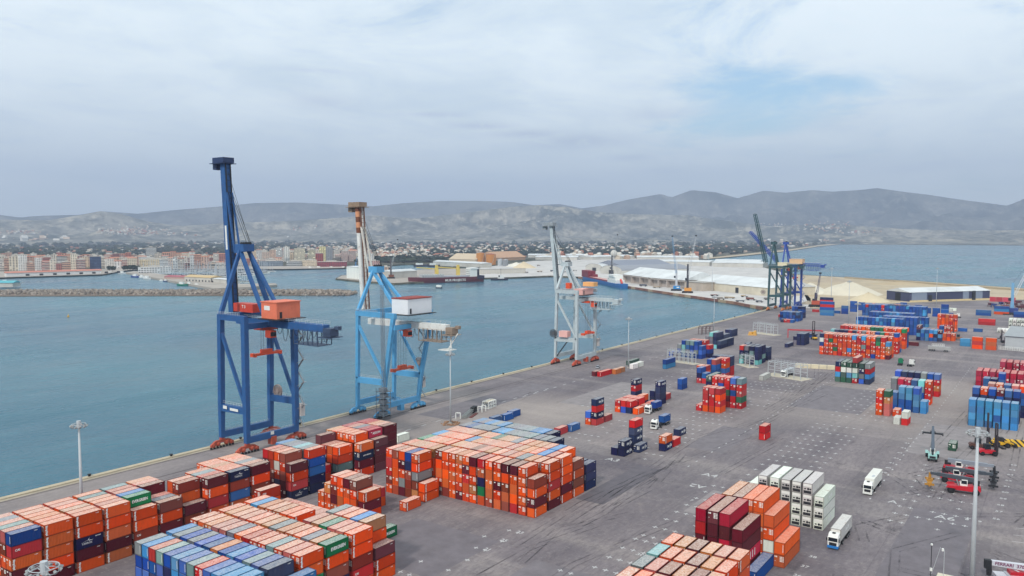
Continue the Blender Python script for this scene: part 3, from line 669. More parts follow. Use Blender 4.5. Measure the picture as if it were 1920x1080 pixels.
# trailers and block rows left on the bulk quay
r_ = random.Random(77)
for i, (px, py) in enumerate([(1352, 562), (1368, 560), (1388, 566), (1408, 563), (1424, 567), (1396, 557), (1340, 555), (1442, 562), (1012, 510), (1036, 509), (1060, 511), (1078, 508), (1100, 513), (985, 512), (1232, 540), (1206, 537), (1010, 499), (1048, 497)]):
    q, rz, _ = frame_at(px, py); root = thing('flat_trailer', 'low flat trailer on the pale bulk quay, %s of the row' % ORD[i], 'trailer', q, rz+r_.uniform(-.5, .5), 'trailers parked on the bulk quay')
    L_ = r_.uniform(8, 13); b = MB(); b.box(-L_/2, -1.2, 1.0, L_/2, 1.2, 1.35); b.build('deck', DARK, root)
    b = MB(); b.box(-L_*.45, -1.1, 1.35, L_*r_.uniform(.1, .45), 1.1, r_.uniform(1.8, 3.4)); b.build('load', paint(*r_.choice([(150, 140, 132), (120, 70, 60), (196, 190, 180), (90, 94, 104), (176, 150, 110)]), .8), root)
    b = MB()
    for x in (-L_*.35, -L_*.22, L_*.3):
        for s_ in (-1.05, 1.05): b.tube((x, s_-.2, .5), (x, s_+.2, .5), .5, 10)
    stuff(b.build('wheels', BLACK, root))
# breakwater of boulders
bw = [blob(40+i, 5, 3) for i in range(5)]; pl = []; r_ = random.Random(3)
for i in range(2600):
    x = r_.uniform(-70, 668); e = min(1, (668-x)/26); y = 548.5 + r_.gauss(0, 2.2)*max(.25, e); y = min(553, max(544, y)); q = G(x, y, -1.5)
    hgt = 2.0*(1-((y-548.5)/5)**2)*max(.3, e); s = r_.uniform(1.7, 3.6)
    kk = r_.uniform(.72, 1.08); tn = C(172*kk, 160*kk, 148*kk)
    pl.append((i % 5, q.x, q.y, -3.4+max(0, hgt)*1.25, s*1.3, s*1.1, s, r_.uniform(0, 6), tn))
o = scatter('breakwater_boulders', tintmat('boulder_rock', .95, .5), bw, pl); tag(stuff(o), 'breakwater of brown boulders across the harbour mouth', 'breakwater')
a = [G(-80, 544.5), G(655, 546.5), G(664, 548.5), G(655, 550.5), G(-80, 552.5)]; struct(MB().prism([(p.x, p.y) for p in a], -6, -1.6).build('breakwater_core', paint(120, 104, 90, .95)))
# palms and trees on the waterfront
crown = {}
def tree(label, px, py, wpx, hpx, seed, name='round_tree', col=(40, 58, 40), palm=False):
    q, rz, _ = frame_at(px, py); k = mperpx(q); root = thing(name, label, 'tree', q, rz, 'trees along the waterfront'); r = random.Random(seed); h = hpx*k; wd = wpx*k
    b = MB(); b.tube((0, 0, -.5), (0, 0, h*.6), .35 if not palm else .25, 6, .2); b.build('trunk', paint(96, 80, 64, .9), root)
    b = MB()
    if palm:
        for i in range(14):
            a = r.uniform(0, 6.3); L = wd*.5; p0 = Vector((0, 0, h*.9)); p1 = p0+Vector((math.cos(a)*L*.6, math.sin(a)*L*.6, r.uniform(.2, 1.2))); p2 = p0+Vector((math.cos(a)*L, math.sin(a)*L, -r.uniform(.5, 2)))
            for u, v in ((p0, p1), (p1, p2)): b.beam(u, v, .7, .06)
    else:
        for i in range(150):
            a = r.uniform(0, 6.3); u = r.random()**.5; zz_ = r.uniform(.3, 1.0); rr_ = wd/2*u*math.sqrt(max(.05, 1-((zz_-.62)/.4)**2)); c = (math.cos(a)*rr_, math.sin(a)*rr_, h*zz_); s = r.uniform(.5, 1.1)*wd*.07+.5
            n_ = Vector((r.gauss(0, 1), r.gauss(0, 1), r.gauss(0, 1))).normalized(); t1 = n_.orthogonal().normalized()*s; t2 = n_.cross(t1); c = Vector(c)
            b.quad(c-t1-t2, c+t1-t2*.6, c+t1*.8+t2, c-t1*.7+t2)
    b.build('crown', paint(*col, .95, .4, .8), root)
r_ = random.Random(8)
NUMT = iter(ORD*3)
for i, (px, py, w_, h_) in enumerate([(205, 508, 9, 9), (212, 508.5, 11, 9), (235, 507.5, 12, 9), (243, 507, 14, 9), (250, 507, 15, 9), (258, 507, 12, 8)]):
    tree('%s round tree from the left on the town waterfront' % ORD[i], px, py, w_, h_, i)
for i in range(16): px = 350+i*5.2; tree('%s palm from the left on the promenade behind the marina' % ORD[i], px, 507, 4, 10.5+r_.uniform(-1, 1.5), 30+i, 'palm_tree', (70, 78, 60), True)
for i, (px, py, w_, h_) in enumerate([(680, 488, 22, 9), (748, 490, 14, 12), (757, 490, 14, 13), (766, 490, 12, 11), (785, 491, 16, 9), (800, 491, 16, 9), (815, 491.5, 16, 8), (830, 491.5, 16, 8), (650, 489, 16, 9), (660, 489, 14, 8), (708, 488, 16, 8), (724, 488, 14, 7)]):
    tree('%s dark tree in the belt behind the pier sheds' % ORD[i], px, py, w_, h_, 60+i)
# ------------------------------------------------------------------ ships and boats
def hull(b, L, Bm, D, draft=.6, bow=.22, sheer=.12, stern=.8):
    """deck outline lofted down to the waterline; x runs to the bow"""
    n = 14; rings = []
    for z, tuck in ((-draft, .86), (D*.5, .97), (D, 1.0)):
        ring = []
        for i in range(n+1):
            s = i/n; x = -L/2+L*s; wb = stern+(1-stern)*min(1, s/.12)
            if s > 1-bow: wb = max(0.02, 1-((s-(1-bow))/bow)**1.9)
            xx = x - (1-tuck)*L*.12*max(0, (s-.85)/.15)*(1 if z < D else 0)
            zz_ = z + (sheer*D*max(0, (s-.72)/.28)**1.5 + sheer*.5*D*max(0, (.16-s)/.16) if z == D else 0)
            ring.append((xx, wb*Bm/2*tuck, zz_))
        rings.append(ring)
    for ring in rings:
        for p in ring: b.v.append(p)
        for p in ring: b.v.append((p[0], -p[1], p[2]))
    m = n+1
    for r_i in range(2):
        o0, o1 = r_i*2*m, (r_i+1)*2*m
        for i in range(n):
            b.f.append((o0+i+1, o0+i, o1+i, o1+i+1)); b.f.append((o0+m+i, o0+m+i+1, o1+m+i+1, o1+m+i))
        b.f.append((o0+m, o0, o1, o1+m)[::-1]); b.f.append((o0+n, o0+m+n, o1+m+n, o1+n))
    o = 4*m
    for i in range(n): b.f.append((o+i, o+m+i, o+m+i+1, o+i+1))
    return b
def place(root, a, b, z=WZ):
    A, B = G(*a, z), G(*b, z); c = (A+B)/2; root.location = c; root.rotation_euler = (0, 0, math.atan2((B-A).y, (B-A).x)); return (B-A).length
def ship_root(name, label, a, b, cat='ship', group=None):
    r = thing(name, label, cat, (0, 0, 0), 0, group); L = place(r, a, b); return r, L
# dark red bulk carrier with yellow cranes
root, L = ship_root('cargo_ship', 'dark red cargo ship with two yellow deck cranes at the pier', (904, 527.3), (765, 531.2))
MAR = paint(98, 34, 44, .55, .3, .2); NV = paint(42, 36, 58, .55); YC = paint(226, 196, 96, .55, .2)
Bm = 20; D = 8.5
b = MB(); hull(b, L, Bm, D, .5); b.build('hull', MAR, root)
b = MB(); b.box(-L*.5, -Bm*.49, D*.55, -L*.40, Bm*.49, D+1.6); b.build('stern_bulwark', NV, root)
b = MB(); b.box(-L*.30, -Bm*.36, D, L*.30, Bm*.36, D+2.2); b.build('hatch_cover', paint(176, 180, 186, .6), root)
b = MB()
for i in range(9): x = L*(.33-.035*i) ; b.box(x, -Bm*.4, D, x+.5, Bm*.4, D+5)
b.box(L*.05, -Bm*.3, D, L*.33, Bm*.3, D+4.2); b.build('deck_cargo', paint(188, 192, 190, .6), root)
b = MB(); b.box(-L*.40, -Bm*.45, D, -L*.30, Bm*.45, D+12); b.box(-L*.42, -Bm*.5, D+12, -L*.31, Bm*.5, D+14.5); b.build('superstructure', WHITE, root)
w_ = MB()
for z in range(4):
    for y in range(8): w_.box(-L*.30, -Bm*.4+y*2.2, D+1.5+z*2.9, -L*.30+.08, -Bm*.4+y*2.2+1.1, D+2.7+z*2.9)
stuff(w_.build('window', WINM, root)); b = MB(); b.box(-L*.45, -3, D, -L*.42, 3, D+15); b.build('funnel', NV, root)
for x in (-L*.19, L*.10):
    c_ = MB(); c_.box(x-2.6, -Bm*.5-.3, D-6, x+2.6, -Bm*.5+4.6, D+13); c_.box(x-2, -Bm*.5, D+13, x+2, -Bm*.5+4, D+19); cr = c_.build('deck_crane', YC, root)
    j = MB(); j.beam((x, -Bm*.5+2, D+13), (x+L*.27, -Bm*.3, D+16), 1.6); j.build('jib', YC, cr)
text('MUR PROJECTS', 5.2, LTXT_ if 'LTXT_' in globals() else WHITE, root, (-L*.1, Bm*.5+.25, D*.42), (-1, 0, 0), (0, 0, 1), .12)
text('MUR PROJECTS', 5.2, WHITE, root, (-L*.06, -Bm*.5-.25, D*.42), (1, 0, 0), (0, 0, 1), .12)
# blue coaster
root, L = ship_root('cargo_ship', 'blue coaster with red hold covers at the bulk quay', (1170, 541), (1092, 523.5)); Bm = 15; D = 6
BL = paint(36, 104, 168, .5, .25, .2); DR = paint(128, 28, 46, .6)
b = MB(); hull(b, L, Bm, D, .5); b.build('hull', BL, root)
b = MB(); b.box(-L*.22, -Bm*.42, D, L*.40, Bm*.42, D+1.8); b.build('hold_coaming', DR, root)
b = MB(); b.box(-L*.2, -Bm*.34, D+1.85, L*.22, Bm*.34, D+2.0); b.build('hold_floor', paint(206, 160, 150, .8), root)
b = MB(); b.box(L*.24, -Bm*.42, D, L*.42, Bm*.42, D+11); b.box(L*.18, -Bm*.42, D, L*.24, Bm*.1, D+6); b.build('hatch_cover', DR, root)
b = MB(); b.box(-L*.42, -Bm*.45, D, -L*.24, Bm*.45, D+5); b.box(-L*.40, -Bm*.4, D+5, -L*.26, Bm*.4, D+9); b.box(-L*.38, -Bm*.48, D+9, -L*.27, Bm*.48, D+12); b.tube((-L*.33, 0, D+12), (-L*.33, 0, D+18), .3, 6); b.build('superstructure', WHITE, root)
w_ = MB()
for z in range(3):
    for y in range(6): w_.box(-L*.24-z*L*.013, -Bm*.35+y*1.9, D+1.6+z*3.7, -L*.24-z*L*.013+.1, -Bm*.35+y*1.9+1, D+2.8+z*3.7)
stuff(w_.build('window', WINM, root)); b = MB(); b.beam((-L*.46, 0, D), (-L*.43, 0, D+6), 2.4, 2.4); b.build('lifeboat', paint(216, 72, 52, .5), root)
b = MB(); b.box(-L*.22, -Bm*.45, D, -L*.2, -Bm*.3, D+8); b.build('mast_post', DR, root)
text('WILSON', 2.8, WHITE, root, (0, Bm*.5+.1, D*.5), (-1, 0, 0), (0, 0, 1), .05) if False else None
# tug
root, L = ship_root('tug_boat', 'dark tug with white wheelhouse moored right of the red ship', (921, 525.5), (953, 525)); b = MB(); hull(b, L, 9, 2.6, .4, .3, .5, .7); b.build('hull', NV, root)
b = MB(); b.box(-3, -2.8, 2.4, 7, 2.8, 5.4); b.box(0, -2.3, 5.4, 5, 2.3, 8.4); b.build('wheelhouse', WHITE, root); b = MB(); b.tube((2, 0, 8.4), (2, 0, 20), .25, 6); b.build('mast', DARK, root); b = MB(); b.box(-2, -1.6, 5.4, -.4, 1.6, 8); b.build('funnel', DARK, root)
# pilot boat with its wake
root, L = ship_root('pilot_boat', 'small white motor boat speeding across the harbour', (818, 540.3), (829, 540.6), 'boat'); b = MB(); hull(b, L*1.0, 4.2, 1.6, .3, .4, .5, .8); b.build('hull', paint(60, 66, 80, .5), root); b = MB(); b.box(-4, -1.6, 1.5, 3.5, 1.6, 4.6); b.build('cabin', WHITE, root)
m, t, p = newmat('wake_foam'); f_ = rmp(t, nz(t, .35, 5, .7, 'World', (1, 1, 1)), .42, .6); p.inputs['Base Color'].default_value = C(236, 240, 240); p.inputs['Roughness'].default_value = .9; t.links.new(f_, p.inputs['Alpha'])
A, B_ = G(818, 540.4, WZ), G(754, 537.8, WZ); d = (B_-A).normalized(); s_ = Vector((-d.y, d.x, 0)); b = MB(); b.quad(A-s_*2.5+Vector((0,0,.05)), A+s_*2.5+Vector((0,0,.05)), B_+s_*.5+Vector((0,0,.05)), B_-s_*.5+Vector((0,0,.05))); struct(b.build('boat_wake', m))
for i, (a, b2, lab, hc) in enumerate([((776, 500), (803, 499.5), 'black hulled vessel with white house in the inner basin, left', NV), ((803, 500.5), (825, 500), 'black and white vessel in the inner basin, middle', NV), ((824, 499.5), (852, 498.8), 'white launch in the inner basin, right', WHITE)]):
    root, L = ship_root('moored_vessel', lab, a, b2); b = MB(); hull(b, L, 8, 4, .4, .3, .4, .7); b.build('hull', hc, root); b = MB(); b.box(-L*.35, -3, 4, L*.1, 3, 8.5); b.build('deckhouse', WHITE, root)
for i, (a, b2, lab, hc, hs_) in enumerate([((247, 520), (262, 520.5), 'dark blue fishing boat at the mole, leftmost of the group', (40, 70, 140), 4), ((262, 520.5), (271, 521), 'white fishing boat next to the dark blue one', (230, 230, 226), 3.5), ((270, 523.5), (283, 524), 'white trawler moored outside the mole', (214, 214, 212), 4), ((300, 527), (306, 527.3), 'small white boat at the mole', (232, 232, 230), 2), ((307, 528), (316, 528.5), 'small navy boat at the mole', (46, 60, 110), 2.4),
        ((333, 535.5), (352, 536), 'green trawler at the mole, left of the pair', (20, 120, 96), 4), ((350, 535.5), (362, 536), 'dark green trawler at the mole, right of the pair', (16, 92, 74), 4), ((363, 537), (378, 537.5), 'black hulled boat beside the green trawlers', (40, 40, 46), 3),
        ((130, 515.5), (150, 515), 'white ferry at the left quay, nearer the sheds', (222, 224, 226), 4), ((176, 514.5), (193, 514), 'white launch at the right end of the left quay', (226, 226, 224), 3), ((200, 513), (214, 512.6), 'white motor yacht at the town corner', (236, 236, 234), 3.5), ((222, 513), (236, 513.3), 'white fishing boat before the round trees', (214, 216, 216), 3.5),
        ((100, 517), (118, 516.6), 'green working boat along the left quay', (46, 110, 92), 3), ((2, 529), (18, 529), 'small grey boat by the teal shed', (120, 124, 130), 2.5), ((24, 531), (33, 531), 'small dark boat by the teal shed', (60, 66, 76), 2),
        ((577, 504), (588, 504.2), 'white motor yacht at the inner quay, left', (238, 238, 236), 3.5), ((593, 503.2), (604, 503.4), 'white motor yacht at the inner quay, right', (238, 238, 236), 3.5), ((617, 502.8), (627, 503), 'grey launch at the inner quay', (150, 154, 160), 3), ((640, 503), (650, 503.2), 'white launch at the far end of the inner quay', (230, 230, 228), 3)]):
    root, L = ship_root('fishing_boat', lab, a, b2, 'boat', 'boats moored in the harbour'); Bm = max(3.5, L*.28); b = MB(); hull(b, L, Bm, hs_*.6, .3, .35, .5, .75); b.build('hull', paint(*hc, .5, .2), root)
    b = MB(); b.box(-L*.28, -Bm*.32, hs_*.6, L*.12, Bm*.32, hs_*1.45); b.build('cabin', WHITE, root); b = MB(); b.tube((L*.05, 0, hs_), (L*.05, 0, hs_*3), .12, 5); b.build('mast', STEEL, root)
# marina yachts: one hull with mast and cabin, copied
y0 = thing('sailing_yacht', 'white sailing yacht berthed in the marina behind the mole', 'yacht', (0, 0, 0), 0, 'yachts in the marina')
b = MB(); hull(b, 11, 3.4, 1.1, .2, .45, .3, .7); b.build('hull', WHITE, y0); b = MB(); b.box(-2.5, -1.1, 1.1, 2.2, 1.1, 1.9); b.build('cabin', GLASS, y0); b = MB(); b.tube((.6, 0, 1), (.6, 0, 15), .34, 5, .24); b.tube((.4, 0, 2.6), (-4.2, 0, 2.5), .25, 5); b.build('mast', paint(196, 198, 200, .5), y0)
r_ = random.Random(4); first = True
for rw, (xa, xb, ya, yb_, n) in enumerate([(262, 426, 511.5, 510, 46), (280, 430, 509, 507, 40), (300, 430, 517.5, 516, 26), (345, 436, 521, 519, 20), (400, 446, 525, 523, 12), (404, 500, 514, 512.5, 20), (410, 480, 518, 516.5, 16), (404, 470, 530.5, 529.5, 14), (440, 515, 511.5, 509.5, 14)]):
    for i in range(n):
        s = (i+.5)/n; q = G(xa+(xb-xa)*s+r_.uniform(-.8, .8), ya+(yb_-ya)*s+r_.uniform(-.3, .3), WZ)
        o = y0 if first else copy_tree(y0); first = False; o.location = q; k = r_.uniform(.95, 1.6); o.scale = (k, k, k*r_.uniform(.9, 1.2)); o.rotation_euler = (0, 0, TH+math.pi/2+r_.uniform(-.15, .15)+(math.pi if r_.random() < .5 else 0))
q = G(128, 594, WZ); b = MB(); b.tube((0, 0, -.4), (0, 0, .8), 1.0, 12); b.tube((0, 0, .8), (0, 0, 3.0), .5, 8, .12); o = b.build('yellow_buoy', YEL); o.location = q; tag(o, 'small yellow buoy floating in the open harbour', 'buoy')
# ------------------------------------------------------------------ shipping containers
PAL = {'o': (238,78,10), 'r': (206,62,26), 'd': (146,56,36), 'm': (98,22,36), 'n': (24,34,78), 'b': (20,76,154), 'l': (62,142,200), 'g': (34,118,76),
       'e': (12,124,74), 'w': (228,228,218), 't': (112,140,140), 'y': (128,128,134), 'c': (186,22,56), 'p': (206,108,100), 'k': (208,118,60),
       'u': (52,92,186), 'R': (200,32,34), 'G': (42,84,66), 'a': (120,198,200), 'O': (234,98,36)}
NAMEC = {'o': 'orange', 'r': 'rust', 'd': 'brown', 'm': 'maroon', 'n': 'navy', 'b': 'blue', 'l': 'azure', 'g': 'green', 'e': 'green', 'w': 'white',
         't': 'sage', 'y': 'grey', 'c': 'crimson', 'p': 'salmon', 'k': 'tan', 'u': 'blue', 'R': 'red', 'G': 'green', 'a': 'aqua', 'O': 'orange'}
CW, CHT, CL = 2.44, 2.59, {20: 6.06, 40: 12.19}
ORD = ['first','second','third','fourth','fifth','sixth','seventh','eighth','ninth','tenth','eleventh','twelfth','thirteenth','fourteenth','fifteenth','sixteenth','seventeenth','eighteenth','nineteenth','twentieth']
CONT = []           # every container of the yard: dict(x, y, z, L, h, c, across, label bits)
def stack(x, y, tiers, blk, row, bay, L=20, h=CHT, kind='dry', texts=None, across=False, nbay=None):
    for i, c in enumerate(tiers):
        if c == ' ': continue
        top = i == len(tiers)-1
        CONT.append(dict(x=x, y=y, z=i*(h+.02), L=CL[L], h=h, c=c, kind='reefer' if (kind == 'reefer') else kind, tier=i, top=top, n=len(tiers), blk=blk, row=row, bay=bay,
                         text=(texts or {}).get(i), across=across, tall=L))
rnd = random.Random(11)
def T(n, top=None, pool='ooooodmrr'):
    s = ''.join(rnd.choice(pool) for _ in range(n))
    return s[:-1]+top if top else s
# --- block along the quay
XA = lambda k: 71.3+6.6*k
YA = lambda j: 178.2+2.52*j
A = {0: ['omoRb', 'ododp', 'oooot', 'oooop', 'ooooy', 'oooop'], 1: ['moooo', 'ooooo', 'ooook', 'ooooo', 'ooooo', 'ooooo'],
     2: ['omnoo', 'ooooo', 'ooook', 'ooooo', 'oooop', 'ooooo'], 3: ['omooo', 'oooop', 'ooooo', 'ooooo', 'oooot', 'ooooo'],
     4: ['mdoo', 'ooooe', 'ooool', 'oooop', 'ooooR', 'oooot'], 5: ['omod', 'oooy', 'oooR', 'oooom', 'oooop', 'ooook'],
     6: ['odm', 'ooood', 'ooooo', '', '', ''], 7: ['ooRom', 'ooooR', 'oooot', 'ooooo', '', ''],
     8: ['oobdn', 'ooooo', 'ooooo', 'ooook', 'ooooo', 'ooooo'], 9: ['oodom', 'oooop', 'ooooy', 'ooooo', 'ooooo', 'ooook'],
     11: ['nRom', 'mmdod', 'mnowo', 'dmddr', 'mmdmR', ''], 12: ['nnbbr', 'nnbby', 'nnbba', 'nnbby', 'nnbby', 'nnbbl'],
     13: ['', '', 'oR', 'oR', 'RR', 'oo'], 14: ['', 'mtro', 'mmoo', 'mmmR', 'ommdm', 'oo'],
     15: ['omno', 'ooooo', 'ooooo', 'ooooo', 'ooooo', 'ooook'], 16: ['mmmm', 'oommc', 'ooooc', 'ooooy', 'oooop', 'ooooc'],
     17: ['', 'mmmmm', 'mmmmp', 'mmmmk', 'mmmmc', 'mmmmc']}
TA = {(0, 0): {3: 'CAI'}, (2, 0): {2: 'TARROS'}, (4, 0): {1: 'CAI'}, (4, 1): {4: 'EVERGREEN'}, (8, 0): {4: 'TARROS'}, (11, 0): {0: 'TARROS', 1: 'CAI'}, (15, 0): {2: 'LINEA MESSINA'}, (16, 1): {4: 'AKKON'}, (16, 0): {0: 'CAI', 1: 'CAI', 2: 'CAI', 3: 'CAI'}}
for k, rows in A.items():
    for j, tr in enumerate(rows):
        if k < 11: stack(XA(k), YA(j), tr, 'the long quayside block', j, k, texts=TA.get((k, j)))
        else: stack(XA(k), YA(j), tr, 'the block under blue crane', j, k-11, texts=TA.get((k, j)))
# --- foreground block, blue end first
XB = [84.4, 91.2, 98.6, 105.4, 112.4, 119.1]
YB = lambda j: 120.2+2.6*j
B0 = 'ylRtblutRulll'[::-1]; B1 = 'lybyubkblutuy'[::-1]; B2 = 'ookppyoRootopo'[::-1]; B3 = 'okopookykooyke'[::-1]; B4 = 'olkokoo pkgppo'[::-1]; B5 = 'y p o l k'
for j in range(13):
    stack(XB[0], YB(j), T(4, pool='bnnulbb')+B0[j], 'the foreground block', j, 0)
    if j == 0: stack(XB[1], YB(0), 'bnbnn', 'the foreground block', j, 1)
    else: stack(XB[1], YB(j), T(4, pool='bnub')+B1[j], 'the foreground block', j, 1)
stack(XB[1]+3.4, YB(-1), 'bnbl', 'the foreground block', 19, 1)
for j in range(14):
    stack(XB[2], YB(j), ('oogo' if j == 0 else T(4))+B2[j], 'the foreground block', j, 2)
    stack(XB[3], YB(j), ('ondo' if j == 0 else T(4))+B3[j], 'the foreground block', j, 3, texts={4: 'EVERGREEN'} if j == 0 else None)
    if j == 6: stack(XB[4], YB(j), 'oomp', 'the foreground block', j, 4)
    else: stack(XB[4], YB(j), ('oRdo' if j == 0 else T(4))+B4[j], 'the foreground block', j, 4, texts={1: 'CAI'} if j == 0 else None)
stack(XB[5], YB(0), 'oom', 'the foreground block', 0, 5)
for j, c in zip(range(1, 6), 'klopy'): stack(XB[5], YB(j), 'oooo'+c, 'the foreground block', j, 5)
for j, c in zip(range(6, 14), 'pgppooRd'): stack(XB[5], YB(j), 'ooo'+c, 'the foreground block', j, 5)
stack(XB[5], YB(15), 'oooor', 'the foreground block', 15, 5, texts={4: 'CAI'})
stack(136.4, 136.0, 'e', 'the lone green one', 0, 0, texts={0: 'EVERGREEN'})
# --- small stepped stack
for j, (y, tr) in enumerate([(148.9, 'omo'), (152.0, 'oood'), (154.5, 'ooom'), (157., 'okoo'), (159.5, 'omdo'), (162.0, 'ook'), (164.6, 'oo')]): stack(143.9, y, tr, 'the small stepped stack', j, 0)
for j, y in enumerate([154, 156.6, 159.2]): stack(150.7, y, 'oR', 'the small stepped stack', j+1, 1)
# --- large central block
YD = [114.2, 117.1, 119.9, 122.7, 125.4, 128.2, 131.0, 133.9, 136.4, 138.8+.05, 141.35, 143.85, 146.35, 149.5, 152, 154.5, 157, 159.5]
XD = [165.2, 172.1, 179, 185.6, 192.2, 199.4, 206.3]
for j, tr in {13: 'kdyoo', 14: 'ddrnb', 15: 'myomo', 16: 'roood', 17: 'odRRo'}.items(): stack(XD[0], YD[j], tr, 'the large central block', j, 0)
stack(164.7, 146.4, 'oo', 'the large central block', 12, 0)
stack(156.0, 145.5, 'o', 'the lone orange one', 0, 0)
for j, tr in {12: 'doood', 11: 'doooo', 10: 'ooooo', 9: 'mroook'[0:4]+'k', 8: 'roRmo', 7: 'okoom', 6: 'oenoR', 5: 'roooo', 4: 'oomoo', 3: 'dodom', 2: 'Rooom', 1: 'rooo'+'o', 0: 'omod'}.items(): stack(XD[1], YD[j], tr, 'the large central block', j, 1)
for j in range(13, 18): stack(XD[1], YD[j], T(4)+rnd.choice('okpo'), 'the large central block', j, 1)
tops = {2: 'ookyopokpmookokope', 3: 'oplokkpoopoklooool'[:18], 4: 'kolokkoykkgokkooop', 5: 'yykllyytyyyllyyyby', 6: 'yyyyyyylltyyylylyl'}
for bay in (2, 3, 4):
    for j in range(18):
        base = {2: 'moRo', 3: 'omoo', 4: 'odo'}[bay] if j == 0 else T(4)
        top = 'o' if j == 0 and bay < 4 else ('d' if j == 0 else tops[bay][j])
        stack(XD[bay], YD[j], base+top, 'the large central block', j, bay, texts={2: 'CAI'} if (bay == 2 and j == 0) else None)
stack(XD[5], YD[0], 'nnn', 'the large central block', 0, 5); stack(XD[5], YD[1], 'nnn', 'the large central block', 1, 5)
for j in range(4, 18): stack(XD[5], YD[j], T(4, pool='nbnyb')+('n' if j == 4 else tops[5][j]), 'the large central block', j, 5)
for j in range(6, 18): stack(XD[6], YD[j], T(4, pool='nbnyb')+('n' if j == 6 else tops[6][j]), 'the large central block', j, 6)
# --- front right: white reefers, forty footers, orange twenty footers
for j, (y, n) in enumerate([(49.2, 3), (52.1, 4), (54.85, 4), (57.6, 4), (60.5, 4), (63.6, 4), (66.4, 3)]):
    stack(207.2, y, 'w'*n, 'the reefer stack', j, 0, L=40, h=2.88, kind='reefer')
for j, (y, tr) in enumerate([(50.45, 'OO'), (52.95, 'OwOO'), (55.4, 'ooOOO'), (57.9, 'oooOO'), (60.4, 'ooomm'), (62.9, 'ooook')]):
    stack(178.2, y, tr, 'the forty foot stack', j, 1, L=40, h=2.88)
for j, (y, tr, tx) in enumerate([(55.8, 'mcmm', {1: 'K LINE'}), (58.7, 'mRcmc', None), (61.4, 'mmmmm', None), (64.2, 'mmmRc', None)]):
    stack(165.5, y, tr, 'the crimson stack', j, 0, L=40, h=2.88, texts=tx)
stack(165.9, 52.8, 'b', 'the crimson stack', 19, 0, L=40, h=2.88)
XF = [146.3, 139.4, 132.6, 125.8, 119.0]
for b_, roofs in enumerate(['okmkpo', 'aoomko', 'ypmkmo', 'oooooo', 'okoooo']):
    for j in range(6): stack(XF[b_], 49.8+2.78*j, T(4)+roofs[5-j], 'the bottom right orange block', j, b_)
# --- loose stacks in the middle of the yard
def cma(tr): return {i: 'CMA CGM' for i, c in enumerate(tr) if c == 'n'}
def loose(x, y, tr, blk, row=0, bay=0, L=20, cg=True, **k): stack(x, y, tr, blk, row, bay, L=L, texts=cma(tr) if cg else None, **k)
loose(271.2, 150.7, 'RnRn', 'the left mixed tower'); loose(271.0, 153.3, 'ou', 'the left mixed tower', 1); loose(278.0, 150.6, 'R', 'the left mixed tower', 0, 1)
loose(249.9, 154.7, 'R', 'the pair by large block'); loose(256.9, 153.4, 'b', 'the pair by large block', 0, 1)
loose(297.8, 145.8, 'o', 'the cluster beside lorries'); loose(297.8, 148.9, 'nR', 'the cluster beside lorries', 1, cg=False); loose(297.8, 151.5, 'uR', 'the cluster beside lorries', 2); loose(297.6, 154.1, 'oR', 'the cluster beside lorries', 3)
for j in range(3): loose(304.6, 148.9+2.6*j, 'oR', 'the cluster beside lorries', j+1, 1)
loose(304.8, 145.9, 'R', 'the cluster beside lorries', 0, 1); loose(311.6, 146.4, 'R', 'the cluster beside lorries', 0, 2)
loose(311.4, 150.5, 'no', 'the cluster beside lorries', 1, 2); loose(318.2, 157.0, 'nnRn', 'the cluster beside lorries', 4, 3); loose(324, 150.5, 'nn', 'the cluster beside lorries', 1, 4)
loose(320.0, 146.0, 'nnnn', 'the cluster beside lorries', 0, 3); loose(331.2, 148.6, 'R', 'the cluster beside lorries', 0, 5)
loose(358.7, 152.2, 'bb', 'the lone pair of blue boxes', cg=False)
loose(238.3, 121.6, 'nn', 'the navy cluster'); loose(238.2, 124.2, 'n', 'the navy cluster', 1, cg=False); loose(245.6, 119.4, 'n', 'the navy cluster', 0, 1); loose(247.6, 122.3, 'nnnR', 'the navy cluster', 1, 1)
loose(252.4, 113.0, 'no', 'the low stack near lorries'); loose(259.3, 112.9, 'R', 'the low stack near lorries', 0, 1); loose(274.2, 117.1, 'n', 'the low stack near lorries', 0, 2)
loose(287.2, 89.2, 'RR', 'the lone pair of red boxes'); loose(409.0, 183.0, 'lb', 'the blue quay road pair', L=40, cg=False)
for i, (px, py, c, L) in enumerate([(1127, 707, 'R', 40), (1155, 702, 'k', 20), (1162.5, 699.5, 'k', 20), (1187.5, 692, 'w', 20), (1198, 688.5, 'w', 20), (1117, 706, 'm', 20)]):
    q = G(px, py); loose(q.x, q.y, c, 'the quay road line', 0, i, L=L)
q = G(1187, 686); loose(q.x, q.y+2, 'G', 'the quay road line', 1, 4, L=40)
q = G(926, 795.5); loose(q.x, q.y, 'b', 'the low blue trio', cg=False, L=20); loose(q.x+6.5, q.y-1, 'b', 'the low blue trio', 0, 1); loose(q.x+13, q.y+.3, 'b', 'the low blue trio', 0, 2)
q = G(747, 830.5); loose(q.x, q.y, 'w', 'the lone white one')
for j, tr in enumerate(['oRoR', 'rRRR', 'oRRR']): loose(320.2, 118.6+2.75*j, tr, 'the red stack')
for j, tr in enumerate(['oRoR', 'rRRR', 'oRRR']): pass
loose(320.0, 126.9, 'R', 'the red stack', 3)
for j, tr in enumerate(['RGRRt', 'RRbRu', 'RmGRR', 'RRRuR', 'RRRRR']): loose(333.4, 114.1+2.75*j, tr, 'the tall mixed stack', j)
loose(333.4, 127.9, 'RRRnG', 'the tall mixed stack', 5, L=40, cg=False)
